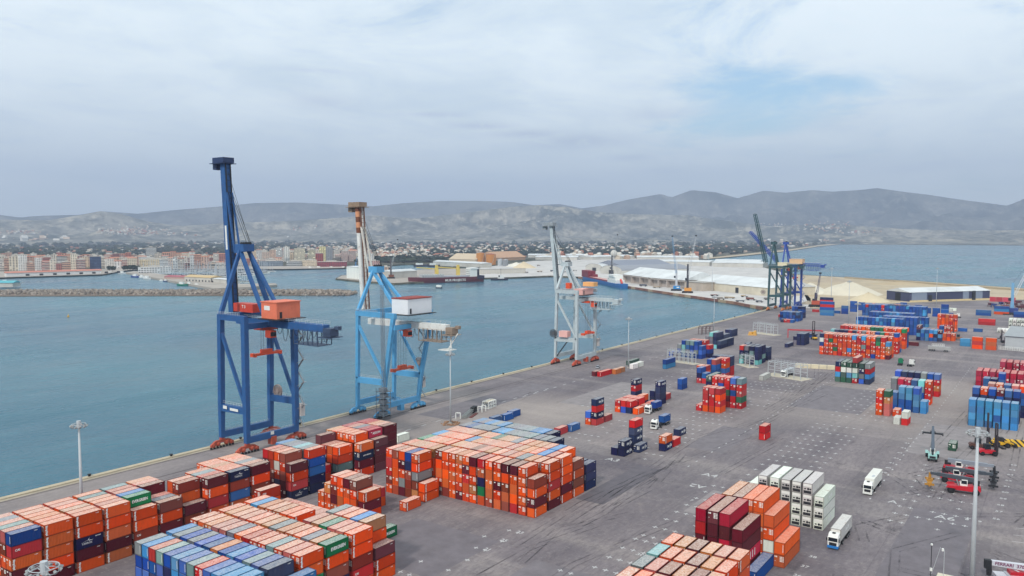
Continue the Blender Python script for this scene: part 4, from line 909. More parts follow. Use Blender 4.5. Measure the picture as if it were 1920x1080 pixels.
for (x, y, tr) in [(386.5, 153.8, 'ooo'), (380, 151.1, 'Rnb'), (386.6, 151.1, 'RoR'), (380.2, 148.5, 'Rb'), (393.4, 151.0, 'bllb'), (393.2, 148.4, 'bbbR'), (400.1, 148.4, 'RlbR'), (400.2, 145.8, 'RboR'), (407.6, 146.0, 'RRnn'), (407.6, 148.6, 'RRRn'), (407.6, 151.2, 'RRRn'), (407.6, 153.8, 'bbbn')]:
    loose(x, y, tr, 'the blue and red stack', int(round((y-146)/2.6)), int(round((x-380)/6.8)))
loose(404.6, 127.4, 'w', 'the lone white wash box', L=40)
# --- farther stacks
for j, tr in enumerate(['annn', 'nytn', 'ytny', 'atnR']):
    for i in range(2): stack(452.7+6.8*i, 145.6+2.95*j, tr if i == 0 else T(4, pool='nnnt'), 'far', j, i)
for j, tr in enumerate(['nnn', 'nnt', 'nnG']): stack(472, 146+2.75*j, tr, 'far', j, 2)
stack(466.2, 156, 'nnnno'[:4], 'far', 4, 2)
for j, tr in enumerate(['nn', 'annn', 'ayya', 'yyy', 'tt']):
    stack(501.5, 186.4+2.7*j, tr, 'far', j, 0, L=40); 
    if j < 4: stack(514.2, 186.4+2.7*j, tr[:3], 'far', j, 1, L=40)
q = G(1372, 632); stack(q.x, q.y, 'nn', 'far', 0, 0, L=40); stack(q.x, q.y+2.7, 'nny'[:2], 'far', 1, 0, L=40)
for j, tr in enumerate(['bub', 'byub', 'bubt', 'bybt', 'btab', 'yby', 'y', 'u']):
    stack(454.6, 180.4+2.72*j, tr, 'far', j, 0)
    if j < 5: stack(461.4, 178.2+2.72*j, 'bnbR' if j != 0 else 'nbR', 'far', j, 1)
for j, tr in enumerate(['nlRy', 'uynG']): stack(424.9, 80.5+2.75*j, tr, 'the six wide stack', j, 0, L=40)
for j, tr in enumerate(['RawG', 'GlwG', 'GGwG', 'GlRn']): stack(424.6, 86.4+2.72*j, tr+('R' if j == 0 else ''), 'the six wide stack', j+2, 0, L=40)
stack(355.5, 62.3, 'ooRo', 'the right middle stack', 6, 0); stack(355.6, 59.3, 'ppkG', 'the right middle stack', 5, 0, L=20); stack(357.2, 56.1, 'o', 'the right middle stack', 4, 0)
stack(342.2, 53.3, 'w', 'the right middle stack', 3, 0, L=20); stack(342.2, 50.4, 'Rw', 'the right middle stack', 2, 0, L=20)
for j, tr in enumerate(['ll', 'bllu', 'bbll', 'bbll', 'bbb']): stack(368.8, 47.5+2.8*j, tr, 'the right middle stack', j, 1)
for j, tr in enumerate(['oRRo', 'bbta', 'bbbb', 'bRcc', 'byyc', 'byyy']): stack(389.2, 48.6+2.75*j, tr, 'the right middle stack', j, 2, L=20)
for j, tr in enumerate(['RkRu', 'nnnb', 'nnny', 'nnnn', 'nnnn', 'nnnn', 'nnnu']): stack(411.2, 47.9+2.75*j, tr, 'the right middle stack', j, 3, L=20)
for j in range(6):
    stack(356.9, 14.6+2.82*j, T(4, pool='llllbl'), 'the light blue stack', j, 0, L=20)
    stack(370.0, 14.6+2.82*j, T(4, pool='nbno')+'bbmbob'[j], 'the light blue stack', j, 1, L=20)
    stack(383.5, 13.0+2.82*j, T(4, pool='nbno')+'opbop '[j], 'the light blue stack', j, 2, L=20)
    if j > 2: stack(396.5, 13+2.82*j, 'nbnb'+'nb'[j % 2]+('b' if j == 3 else ''), 'the light blue stack', j, 3, L=20)
for j in range(7): stack(452, 17+2.9*j, 'ccc', 'the crimson row', j, 0, L=40)
for j in range(5): stack(472, 14+2.9*j, 'cccc', 'the crimson row', j, 1, L=40)
# the far red block, fifteen wide
FR = ['mRbro', 'dooRo', 'bookG', 'oooaR', 'RRoo', ]
for j in range(15):
    tr = ''.join(rnd.choice('ooooorrRR') for _ in range(5))
    tr = list(tr)
    for (jj, tt, cc) in [(14, 4, 'n'), (14, 3, 'w'), (14, 2, 'b'), (12, 3, 'g'), (11, 1, 'g'), (8, 1, 'l'), (7, 4, 'l'), (5, 4, 'l'), (2, 4, 'G'), (2, 3, 'g'), (5, 2, 't'), (3, 0, 'b'), (0, 4, 'R'), (1, 4, 'R')]:
        if j == jj: tr[tt] = cc
    stack(517, 87.3+2.73*j, ''.join(tr) if j > 0 else 'mokl', 'far', j, 0)
    stack(524, 87.3+2.73*j, T(5, pool='ooorR'), 'far', j, 1)
    stack(544, 87.3+2.73*j, T(4, pool='oorR')+('bRrebkoyRnRnnna'[j]), 'far', j, 2)
    stack(551, 87.3+2.73*j, T(4, pool='oobR'), 'far', j, 3)
    stack(571, 87.3+2.73*j, T(4, pool='oorR')+('eoooogggooooRRR'[j]), 'far', j, 4)
    stack(578, 87.3+2.73*j, T(4, pool='bbnb')+'o', 'far', j, 5)
def farblock(px, py, cols, rows, pool, tiers, L=20, gap=6.7, top=None, vary=0):
    q = G(px, py)
    for j in range(cols):
        for i in range(rows):
            n = max(1, tiers - (rnd.randint(0, vary) if vary else 0))
            stack(q.x+i*(gap if L == 20 else 12.6), q.y+2.7*j, T(n, pool=pool)+'', 'far', j, i, L=L)
farblock(1719, 629, 9, 2, 'bbbbu', 5); farblock(1692, 632, 12, 1, 'bbbl', 5); farblock(1712, 606, 13, 2, 'bbbbbl', 3); farblock(1735, 598, 12, 2, 'bbbbl', 4); farblock(1700, 596, 14, 3, 'bbbbbbbR', 4)
farblock(1740, 614, 6, 1, 'bblb', 3)
farblock(1765, 641, 6, 2, 'lbnomlb', 4, vary=1); farblock(1790, 640, 4, 1, 'ooRo', 3, vary=1); farblock(1793, 622, 5, 1, 'oooR', 5); farblock(1781, 627, 2, 1, 'rr', 2)
farblock(1497, 603, 6, 2, 'bbnbbu', 3); farblock(1507, 597, 4, 1, 'bbnb', 4); farblock(1476, 601, 3, 1, 'yRb', 2); farblock(1487, 605.5, 4, 1, 'bRnb', 1)
farblock(1508, 648, 2, 1, 'nn', 3, L=40); farblock(1478, 652, 1, 1, 'n', 1, L=40); farblock(1494, 645, 1, 1, 'ny', 2, L=40)
def side(px, py, tiers, L=40):        # boxes lying the other way: their long side to the viewer
    q = G(px, py); stack(q.x, q.y, tiers, 'far', 0, 0, L=L, across=True)
side(1563, 592.5, 'llbRb'); side(1561, 583, 'lbbRn'); side(1535, 585.5, 'R', 20); side(1575, 588, 'b', 20)
side(1590, 589, 'bbb', 20); side(1606, 585, 'bbbb', 20); side(1621, 582, 'bbb', 20)
for px, py, tr in [(1652, 583, 'bb'), (1665, 583, 'bb'), (1680, 583, 'b'), (1692, 579, 'bb'), (1728, 582, 'bb'), (1745, 588, 'bb'), (1762, 594, 'bbb'), (1778, 592, 'bbbb'), (1778, 597, 'bbb'), (1700, 577, 'bb'), (1787, 592, 'b')]: side(px, py, tr, 20)
side(1858, 592.5, 'bb'); side(1892, 590.5, 'olb'); side(1930, 596, 'bb'); side(1866, 610.5, 'RR'); side(1813, 622, 'b', 20); side(1842, 623, 'b', 20)
side(1819, 650, 'll', 20); side(1842, 655, 'oRo', 20); side(1868, 657, 'ooo', 20)
for i, px in enumerate((1700, 1722)): side(px, 649, 'm', 20)
side(1530, 633.5, 'b'); side(1793, 583, 'w', 20); side(1786, 584, 'w', 20)
q = G(1900, 626)
for j in range(10):
    stack(q.x, q.y-16+2.7*j, 'w', 'far', j, 0, L=40, h=2.88, kind='reefer')
    stack(q.x+26, q.y-22+2.7*j, 'www', 'far', j, 1, L=40, h=2.88, kind='reefer')
q = G(1804, 822)
GREENBOX = dict(x=q.x, y=q.y-1.2)
q = G(1792, 846.5); stack(q.x, q.y-2.44*0, 'G', 'the lone green box by the lifts', 0, 0)

# --- which of them show largest in the photograph
from collections import defaultdict
def cbox(c):
    lx, ly = (c['L'], CW) if not c['across'] else (CW, c['L'])
    return c['x'], c['y'], c['z'], c['x']+lx, c['y']+ly, c['z']+c['h']
grid = defaultdict(list)
for i, c in enumerate(CONT):
    c['b'] = cbox(c); c['i'] = i
    for gx in range(int(c['b'][0]//8), int(c['b'][3]//8)+1):
        for gy in range(int(c['b'][1]//8), int(c['b'][4]//8)+1): grid[gx, gy].append(i)
def occ(x, y, z):
    for i in grid[int(x//8), int(y//8)]:
        b = CONT[i]['b']
        if b[0] < x < b[3] and b[1] < y < b[4] and b[2] < z < b[5]: return True
    return False
def parea(ps):
    q = [PJ(p) for p in ps]; return abs(sum(q[i][0]*q[(i+1) % 4][1]-q[(i+1) % 4][0]*q[i][1] for i in range(4)))/2
for c in CONT:
    x0, y0, z0, x1, y1, z1 = c['b']; xm, ym, zm = (x0+x1)/2, (y0+y1)/2, (z0+z1)/2; a = 0
    c['ft'] = not occ(xm, ym, z1+.4); c['ff'] = not occ(x0-1.2, ym, zm); c['fr'] = not occ(xm, y0-.45, zm)
    c['fl'] = not occ(xm, y1+.45, zm); c['fb'] = not occ(x1+1.2, ym, zm)
    if c['ft']: a += parea([(x0,y0,z1),(x1,y0,z1),(x1,y1,z1),(x0,y1,z1)])
    def open_(px_, py_): return not occ(px_, py_, z1+1.3)
    if c['ff']: a += parea([(x0,y0,z0),(x0,y1,z0),(x0,y1,z1),(x0,y0,z1)])*(1 if not occ(x0-4, ym, z1+1.5) else .1)
    if c['fr']: a += parea([(x0,y0,z0),(x1,y0,z0),(x1,y0,z1),(x0,y0,z1)])
    sx_0, sy_0 = PJ((xm, ym, z1))
    if sx_0 < -25 or sx_0 > 1945 or sy_0 > 1115: a = 0
    c['area'] = a
# occlusion: is any corner of the visible faces seen from the camera
from mathutils.bvhtree import BVHTree
vs = []; fs = []
for c in CONT:
    b = MB().box(*c['b']); o = len(vs); vs += b.v; fs += [tuple(i+o for i in f) for f in b.f]
bvh = BVHTree.FromPolygons(vs, fs)
def seen(p):
    o = Vector((0, 0, CH)); d = Vector(p)-o; L = d.length
    h = bvh.ray_cast(o, d.normalized(), L-.25); return h[0] is None
for c in CONT:
    if c['area'] <= 0: continue
    x0, y0, z0, x1, y1, z1 = c['b']; n = s = 0
    for face in (['t'] if c['ft'] else []) + (['f'] if c['ff'] else []) + (['r'] if c['fr'] else []):
        for u in (.15, .5, .85):
            for v in (.2, .8):
                p = {'t': (x0+(x1-x0)*u, y0+(y1-y0)*v, z1+.05), 'f': (x0-.05, y0+(y1-y0)*u, z0+(z1-z0)*v), 'r': (x0+(x1-x0)*u, y0-.05, z0+(z1-z0)*v)}[face]
                q = PJ(p); n += 1
                if 0 <= q[0] <= 1920 and q[1] <= 1080 and seen(p): s += 1
    c['area'] *= s/max(1, n)
order = sorted([c for c in CONT if c['area'] > 0], key=lambda c: -c['area'])
MAXI = {'dry20': 300, 'dry40': 60, 'reefer': 40}; cnt = defaultdict(int); IND = []
for c in order:
    k = 'reefer' if c['kind'] == 'reefer' else 'dry%d' % c['tall']
    if cnt[k] < MAXI[k] and c['area'] > 60 and c['blk'] != 'far': cnt[k] += 1; IND.append(c); c['ind'] = True
print('CONTAINERS', len(CONT), 'visible', len(order), 'individual', dict(cnt), 'smallest', IND[-1]['area'], 'px')

# --- parts of one container, shared by all of its kind; local frame: x along it, y across, origin at the middle of its base
def corr(b, p0, du, dn, length, hgt_vec, pitch, depth):
    """a sheet folded in trapezoids along du, depth along dn"""
    n = max(2, int(length/pitch)); st = length/n; pts = []
    for i in range(n):
        a = i*st; pts += [(a, 0), (a+st*.32, 0), (a+st*.5, 1), (a+st*.82, 1)]
    pts.append((length, 0)); p0, du, dn, hv = Vector(p0), Vector(du), Vector(dn), Vector(hgt_vec); o = len(b.v)
    for a, s in pts: b.v += [tuple(p0+du*a-dn*depth*s), tuple(p0+du*a-dn*depth*s+hv)]
    b.f += [(o+2*i, o+2*i+2, o+2*i+3, o+2*i+1) for i in range(len(pts)-1)]
KIT = {}
def kit(L, h, kind):
    k = (round(L, 2), round(h, 2), kind)
    if k in KIT: return KIT[k]
    X0, X1, Y0, Y1 = -L/2, L/2, -CW/2, CW/2; d = {}
    f = MB()                                                     # corner posts, rails, castings, floor
    for x in (X0, X1):
        for y in (Y0, Y1):
            sx, sy = (1 if x < 0 else -1), (1 if y < 0 else -1)
            f.box(min(x, x+sx*.16), min(y, y+sy*.14), .12, max(x, x+sx*.16), max(y, y+sy*.14), h-.12)
            for z in (0, h-.12): f.box(min(x-sx*.012, x+sx*.19), min(y-sy*.012, y+sy*.17), z, max(x-sx*.012, x+sx*.19), max(y-sy*.012, y+sy*.17), z+.12)
    for y0, y1 in ((Y0, Y0+.1), (Y1-.1, Y1)):
        f.box(X0+.19, y0, .0, X1-.19, y1, .15); f.box(X0+.19, y0, h-.1, X1-.19, y1, h-.01)
    for x0, x1 in ((X0, X0+.12), (X1-.12, X1)):
        f.box(x0, Y0+.17, 0, x1, Y1-.17, .15); f.box(x0, Y0+.17, h-.11, x1, Y1-.17, h-.01)
    f.box(X0+.12, Y0+.1, .03, X1-.12, Y1-.1, .14)
    d['frame'] = f.mesh('frame')
    flat = kind == 'reefer'
    for s, nm in ((-1, 'side_right'), (1, 'side_left')):
        b = MB(); y = s*(CW/2-.02)
        if flat: b.quad(*[(X0+.16, y, .15), (X1-.16, y, .15), (X1-.16, y, h-.1), (X0+.16, y, h-.1)][::(1 if s < 0 else -1)])
        elif s < 0: corr(b, (X0+.16, y, .15), (1, 0, 0), (0, -1, 0), L-.32, (0, 0, h-.25), .29, .05)
        else: corr(b, (X1-.16, y, .15), (-1, 0, 0), (0, 1, 0), L-.32, (0, 0, h-.25), .29, .05)
        d[nm] = b.mesh('side_wall')
    b = MB()
    if flat: b.quad((X0+.12, Y0+.1, h-.02), (X1-.12, Y0+.1, h-.02), (X1-.12, Y1-.1, h-.02), (X0+.12, Y1-.1, h-.02))
    else: corr(b, (X0+.12, Y0+.1, h-.02), (1, 0, 0), (0, 0, 1), L-.24, (0, CW-.2, 0), .42, .02)
    d['roof'] = b.mesh('roof')
    b = MB(); corr(b, (X0+.05, Y1-.14, .15), (0, -1, 0), (-1, 0, 0), CW-.28, (0, 0, h-.26), .3, .05) if not flat else b.quad((X0+.05, Y1-.14, .15), (X0+.05, Y0+.14, .15), (X0+.05, Y0+.14, h-.11), (X0+.05, Y1-.14, h-.11))
    d['end_panel'] = b.mesh('end_wall')
    b = MB(); corr(b, (X1-.05, Y0+.14, .15), (0, 1, 0), (1, 0, 0), CW-.28, (0, 0, h-.26), .3, .05); d['back_panel'] = b.mesh('end_wall')
    for s, nm in ((1, 'door_left'), (-1, 'door_right')):
        b = MB(); y0, y1 = (.01, CW/2-.14) if s > 0 else (-CW/2+.14, -.01)
        b.box(X0+.03, y0, .15, X0+.08, y1, h-.11)
        for q in range(4): zc = .15+(h-.26)*(q+.5)/4; b.box(X0+.018, y0+.1, zc-.2, X0+.03, y1-.1, zc+.2)
        d[nm] = b.mesh('door')
        r = MB()
        for yy in (y0+.25, y1-.25): r.tube((X0-.0, yy, .16), (X0-.0, yy, h-.12), .028, 5)
        r.box(X0-.012, y0+.22, 1.02, X0+.014, y1-.2, 1.07)
        d['rods_'+nm] = r.mesh('lock_rods')
    mk = MB()                                                    # white consignment plates of the doors
    def dec(y0, y1, z0, z1, x=X0+.012): mk.quad((x, y1, z0), (x, y0, z0), (x, y0, z1), (x, y1, z1))
    dec(.42, 1.04, h-.66, h-.34); 
    for i in range(4): dec(-.62, -.14, h-.58-.32*i, h-.34-.32*i); 
    for i in range(4): dec(-1.06, -.70, h-.58-.32*i, h-.36-.32*i)
    dec(.72, .98, .5+h*.28, .62+h*.28)
    d['marks'] = mk.mesh('door_markings')
    mk = MB(); dec(-CW/2+.34, -CW/2+.46, h*.22, h-.45, X0+.02); d['strip'] = mk.mesh('end_marking')
    KIT[k] = d; return d
WPAINT = paint(236, 234, 226, .6, .12); LTXT = paint(240, 240, 236, .6, .05)
LW = {}
def lettermesh(s, size, bold, mat):
    k = (s, size, bold, mat.name)
    if k not in LW: m = text_mesh(s, size, bold); m.materials.append(mat); LW[k] = m
    return LW[k]
def add_text(o, s, L, h, side_y, c):
    """lettering on the long side that faces the yard"""
    def put(txt, size, u, z, bold=.012, vert=False, sx=1., name='lettering', mat=LTXT):
        t_ = obj(name, lettermesh(txt, size, bold, mat), None, o); y = -CW/2-.006
        x = Vector((1, 0, 0)) if not vert else Vector((0, 0, -1)); yv = Vector((0, 0, 1)) if not vert else Vector((1, 0, 0)); zv = x.cross(yv)
        t_.matrix_local = Matrix.Translation((u, y, z)) @ Matrix((x, yv, zv)).transposed().to_4x4() @ Matrix.Diagonal((sx, 1, 1, 1))
    if s == 'EVERGREEN': put(s, .95, .2, h*.5, .03, sx=.78)
    elif s == 'CMA CGM':
        put(s, 1.02, .55, h*.5, .035, sx=.78)
        b = MB(); y = -CW/2-.006; b.quad((.6, y, h*.5+.52), (1.7, y, h*.5+.62), (1.5, y, h*.5+.8)); b.quad((.2, y, h*.5-.72), (1.6, y, h*.5-.66), (1.3, y, h*.5-.54))
        b.build('company_emblem', LTXT, o)
    elif s == 'TARROS':
        put(s, .62, -.6, h*.40, .0)
        b = MB(); y = -CW/2-.006
        b.quad((-2.1, y, h*.5), (-.4, y, h*.66), (.0, y, h*.86), (-.2, y, h*.66)); b.quad((-.3, y, h*.66), (.9, y, h*.60), (-.1, y, h*.58)); b.build('company_emblem', LTXT, o)
        put('TAU 2841', .3, 1.9, h*.84, .012)
    elif s == 'AKKON': put(s, 1.02, .35, h*.52, .03, sx=.95); put('TM', .4, -1.9, h*.66, .01)
    elif s == 'LINEA MESSINA': put(s, .5, .2, h*.5, .015)
    elif s == 'CAI': put(s, .62, -L/2+1.2, h*.62, .02)
    elif s == 'K LINE':
        for i in range(4):
            b = MB(); y = -CW/2-.006; u = -2.6+i*1.5; b.quad((u, y, h*.2), (u+.42, y, h*.2), (u+.42, y, h*.78), (u, y, h*.78)); b.build('white_bar', LTXT, o)
    elif s == 'HL': put('Hapag-Lloyd', .52, -L/2+.54, h*.5, .045, vert=True, sx=.82)
    elif s == 'num': put('U 22G1', .22, L/2-1.1, h*.84, .008)
DUSTY = {'o': .62, 'r': .6, 'O': .3, 'k': .5, 'd': .5, 'p': .5, 'R': .45, 'm': .42, 'c': .22, 'w': .1, 'y': .3, 't': .4, 'a': .35, 'g': .4, 'e': .4, 'G': .3}
def roofcol(col, c, r):
    k = DUSTY.get(c, .30)*r.uniform(.75, 1.15); tgt = (.70, .46, .34) if c in 'oOrRkdpmc' else (.40, .44, .47)
    return tuple(a*(1-k)+b*k for a, b in zip(col[:3], tgt))+(min(1, DUSTY.get(c, .22)*1.5*r.uniform(.6, 1.2)),)
def make_container(c):
    L, h, kind = c['L'], c['h'], c['kind']; K = kit(L, h, kind); r = random.Random(c['i']*7+3)
    nm = {'reefer': 'refrigerated_container'}.get(kind, 'shipping_container' if c['tall'] == 20 else 'long_container')
    rgb = PAL[c['c']]; v = r.uniform(.86, 1.1); fd = .34*r.random()**3; hj = r.uniform(-12, 12); col = C(*[max(0, min(255, (q*v+hj*e_)*(1-fd)+fd*150)) for q, e_ in zip(rgb, (.3, 1, .4))])
    dark = tuple(q*.5 for q in col[:3])+(1,)
    bx_ = c['b']; cx0, cy0 = (bx_[0]+bx_[3])/2, (bx_[1]+bx_[4])/2
    root = obj(nm, K['frame'], CM, None, (cx0+r.uniform(-.09, .09), cy0+r.uniform(-.015, .015), c['z']), (math.pi/2 if c['across'] else 0)+r.uniform(-.003, .003), color=dark)
    doors = kind != 'reefer' and (c['c'] in 'oOrdmcRGnke' and r.random() < .68)
    reef = kind == 'reefer'
    if c['fr'] or c['across']: obj('side_wall', K['side_right'], CM, root, color=col)
    if c['fl'] or c['z'] > 0: obj('side_wall', K['side_left'], CM, root, color=col)
    if c['i'] % 997 == -1: pass
    if c.get('opentop'): pass
    obj('roof', K['roof'], CR, root, color=roofcol(col, c['c'], r))
    if doors:
        for s in ('door_left', 'door_right'):
            d_ = obj('door', K[s], CM, root, color=col); obj('lock_rods', K['rods_'+s], CM, d_, color=tuple(q*.8 for q in col[:3])+(1,))
        if c['c'] in 'oOrk' or r.random() < .4: stuff(obj('door_markings', K['marks'], WPAINT, root))
    else:
        obj('end_wall', K['end_panel'], CM, root, color=col)
        if reef: reefer_unit(root, L, h, r)
        elif r.random() < .5: obj('end_marking', K['strip'], WPAINT, root)
    if c['fb']: obj('end_wall', K['back_panel'], CM, root, color=col)
    if c['fr'] and not c['across']:
        if c['text']: add_text(root, c['text'], L, h, None, c)
        elif c['c'] in 'oO' and c['tall'] == 20 and kind == 'dry': add_text(root, 'HL', L, h, None, c)
        elif reef and c['tier'] in (0, 2) and c['row'] == 0: add_text(root, 'CMA CGM', L, h, None, c)
        if c['tall'] == 20 and not c['text']: add_text(root, 'num', L, h, None, c)
    # label
    tw = 'on top' if c['top'] and c['n'] > 1 else ('at ground' if c['tier'] == 0 else 'on '+ORD[c['tier']]+' tier')
    name_c = NAMEC[c['c']]
    if c['blk'].startswith('the lone') or c['blk'] == 'far': lab = None
    else:
        rowp = ORD[c['row']]+' row from the right' if c['row'] < 19 else 'lone front row'
        lab = f"{name_c} container {tw}, {rowp}, {ORD[c['bay']] if c['bay'] < 20 else 'last'} bay, {c['blk'].replace('the ', '', 1)}"
    if c['row'] == 19 and lab: lab = f"{name_c} container {tw}, lowest front row, {c['blk'].replace('the ', '', 1)}"
    if c['text'] == 'EVERGREEN' and lab: lab = f"green lettered container {tw}, {ORD[c['row']]} row, {ORD[c['bay']]} bay, {c['blk'].replace('the ', '', 1)}"
    c['obj'] = root; c['lab'] = lab
    return root
REEF = {}
def reefer_unit(root, L, h, r):
    k = round(h, 2)
    if k not in REEF:
        X0 = -L/2; b = MB(); 
        b.box(X0-.01, -.95, .25, X0+.05, .95, .95); b.tube((X0-.03, -.2, 1.42), (X0+.05, -.2, 1.42), .3, 12); b.box(X0-.02, -.95, 1.2, X0+.05, -.55, 1.6); b.box(X0-.02, .35, 1.25, X0+.05, .8, 1.55)
        g = MB(); g.box(X0-.005, -1.0, h-.9, X0+.05, 1.0, h-.25)
        REEF[k] = (b.mesh('cooling_unit'), g.mesh('cover_panel'))
    obj('cooling_unit', REEF[k][0], DARK, root); obj('cover_panel', REEF[k][1], WPAINT, root)
ONE = {'the lone white wash box': 'long white container alone beside the galvanised wash frames', 'the lone green one': 'green lettered container lying alone right of the foreground block', 'the lone orange one': 'single orange container on the ground before the large central block',
       'the lone white one': 'single white container on the quay road behind the crimson stacks', 'the lone pair of blue boxes': 'blue container {t} of the lone pair of blue boxes in mid yard',
       'the lone pair of red boxes': 'red container {t} of the lone red pair in the open yard', 'the lone green box by the lifts': 'dark green container on the ground between the container lifts'}
for c in IND:
    o = make_container(c); t_ = 'on top' if c['top'] and c['n'] > 1 else 'at the bottom'
    lab = c['lab'] or (ONE[c['blk']].format(t=t_) if c['blk'] in ONE else None)
    if lab is None:
        sx_0, sy_0 = PJ(((c['b'][0]+c['b'][3])/2, (c['b'][1]+c['b'][4])/2, c['b'][5]))
        lab = f"{NAMEC[c['c']]} container {'on top' if c['top'] else 'lower'} in the {'far red block' if 'o' else ''} at the back of the yard"
    tag(o, lab, 'container', {'reefer': 'white refrigerated containers'}.get(c['kind'], 'shipping containers stacked in the yard'))

# --- the rest, joined: one small mesh per exposed container, boxes for what is wholly hidden
def simple(L, h, doors, reef=False):
    b = MB(); X0, X1, Y0, Y1 = -L/2, L/2, -CW/2, CW/2
    b.add([(X0,Y0,0),(X1,Y0,0),(X1,Y1,0),(X0,Y1,0),(X0,Y0,h),(X1,Y0,h),(X1,Y1,h),(X0,Y1,h)], [(3,2,1,0),(0,1,5,4),(1,2,6,5),(2,3,7,6),(3,0,4,7)]); nf = len(b.f); mats = [0]*nf
    b.quad((X0, Y0, h), (X1, Y0, h), (X1, Y1, h), (X0, Y1, h)); mats.append(1)
    def put(mb, mi):
        o = len(b.v); b.v += mb.v; b.f += [tuple(i+o for i in f) for f in mb.f]; mats.extend([mi]*len(mb.f))
    p = MB()
    for y in (Y0, Y1):
        for x in (X0, X1): p.box(x-(.03 if x < 0 else .12), y-(.03 if y < 0 else .12), 0, x+(.12 if x < 0 else .03), y+(.12 if y < 0 else .03), h)
    put(p, 2)
    n = int(L/.6)
    p = MB()
    for i in range(n): x = X0+.3+(L-.6)*i/(n-1); p.box(x-.12, Y0-.035, .14, x+.12, Y0, h-.12)
    if not reef: put(p, 0)
    if doors:
        p = MB()
        for y in (-.9, -.3, .3, .9): p.box(X0-.05, y-.03, .1, X0-.01, y+.03, h-.1)
        put(p, 2)
        p = MB()
        def dec(y0, y1, z0, z1): p.quad((X0-.055, y1, z0), (X0-.055, y0, z0), (X0-.055, y0, z1), (X0-.055, y1, z1))
        dec(.5, 1.0, h-.6, h-.34)
        for i in range(3): dec(-1.05, -.25, h-.54-.3*i, h-.36-.3*i)
        put(p, 3)
    if reef:
        p = MB(); p.box(X0-.04, -.9, .3, X0, .9, .95); p.box(X0-.04, -.5, 1.2, X0, .3, 1.75); put(p, 4)
    return np.array(b.v), b.f, mats
SIM = {}
V = []; Fs = []; MI = []; TI = []; o = 0; rr = random.Random(5)
for c in CONT:
    if c.get('ind'): continue
    exposed = c['ft'] or c['ff'] or c['fr'] or c['fl'] or c['fb']
    dk = rr.random() < .62 and c['c'] in 'oOrdmcRk' ; k = (c['L'], c['h'], dk and exposed, c['kind'] == 'reefer')
    if not exposed:
        continue
    if k not in SIM: SIM[k] = simple(*k)
    v, f, mi = SIM[k]; q = v.copy()
    if c['across']: q = np.stack([-v[:, 1], v[:, 0], v[:, 2]], 1)
    b_ = c['b']; q = q + np.array([(b_[0]+b_[3])/2, (b_[1]+b_[4])/2, c['z']])
    vv = rr.uniform(.86, 1.1); fd = .34*rr.random()**3; hj = rr.uniform(-12, 12); col = C(*[max(0, min(255, (z*vv+hj*e_)*(1-fd)+fd*150)) for z, e_ in zip(PAL[c['c']], (.3, 1, .4))])
    dkc = tuple(z*.42 for z in col[:3])+(1,)
    V.append(q); Fs += [tuple(i+o for i in g_) for g_ in f]; MI += mi; rc_ = roofcol(col, c['c'], rr); TI += [dkc if m_ == 2 else (rc_ if m_ == 1 else col) for m_ in mi]; o += len(v)
me = bpy.data.meshes.new('stacked_containers'); me.from_pydata(np.concatenate(V).tolist(), [], Fs)
for m_ in (CJ, CJR, CJ, WPAINT, DARK): me.materials.append(m_)
me.polygons.foreach_set('material_index', MI)
at = me.attributes.new('tint', 'FLOAT_COLOR', 'FACE'); at.data.foreach_set('color', np.array(TI, dtype=np.float32).ravel()); me.update()
tag(stuff(obj('stacked_containers', me)), 'remaining stacks of mostly red, orange and blue containers across the yard', 'containers')
# ------------------------------------------------------------------ ship-to-shore cranes
VW, VL = 244.0, 229.7
def wheelset(root, x, v, mat, n=8, step=1.25):
    bg = MB(); bg.box(x-2.4, v-.5, 1.9, x+2.4, v+.5, 2.8); bg.box(x-.7, v-.6, 2.8, x+.7, v+.6, 3.7)
    for s in (-1, 1):
        bg.ext([(x+s*.6, v-.45, 1.9), (x+s*4.4, v-.45, .7), (x+s*4.6, v-.45, 1.5), (x+s*3, v-.45, 2.6), (x+s*.8, v-.45, 2.7)], (0, .9, 0))
        bg.ball((x+s*1.7, v, 1.6), .95, 8, 5); bg.ball((x+s*3.5, v, 1.3), .8, 8, 5)
    o = bg.build('bogie', mat, root); w_ = MB()
    for i in range(n): xx = x+(i-(n-1)/2)*step; w_.tube((xx, v-.28, .36), (xx, v+.28, .36), .38, 10)
    stuff(w_.build('wheels', DARK, o))
def loops(root, x, v0, v1, z, n, drop, r=.09):
    b = MB(); st = (v1-v0)/n
    for i in range(n):
        d = drop*(.7+.3*math.sin(i*2.1)); pts = [(x, v0+st*(i+.5)-st*.42*math.cos(math.pi*j/10), z-d*math.sin(math.pi*j/10)) for j in range(11)]; b.path(pts, r, 4)
    stuff(b.build('festoon_cable', BLACK, root))
def lattice(b, p, q, w, h, n, r=.14, taper=1.0):
    """four chords with diagonals between p and q"""
    p, q = Vector(p), Vector(q); d = (q-p).normalized(); a = Vector((1, 0, 0)) if abs(d.x) < .9 else Vector((0, 1, 0)); a = (a-d*a.dot(d)).normalized(); c = d.cross(a)
    P = []
    for i in range(n+1):
        s = i/n; o = p+(q-p)*s; k = 1+(taper-1)*s
        P.append([o+a*w/2*k*sa+c*h/2*k*sc for sa, sc in ((-1, -1), (1, -1), (1, 1), (-1, 1))])
    for j in range(4): b.tube(P[0][j], P[-1][j], r, 5)
    for i in range(n):
        for j in range(4):
            k = (j+1) % 4
            b.tube(P[i][j], P[i+1][k] if i % 2 else P[i+1][k], r*.6, 4, cap=False); b.tube(P[i][j], P[i][k], r*.55, 4, cap=False)
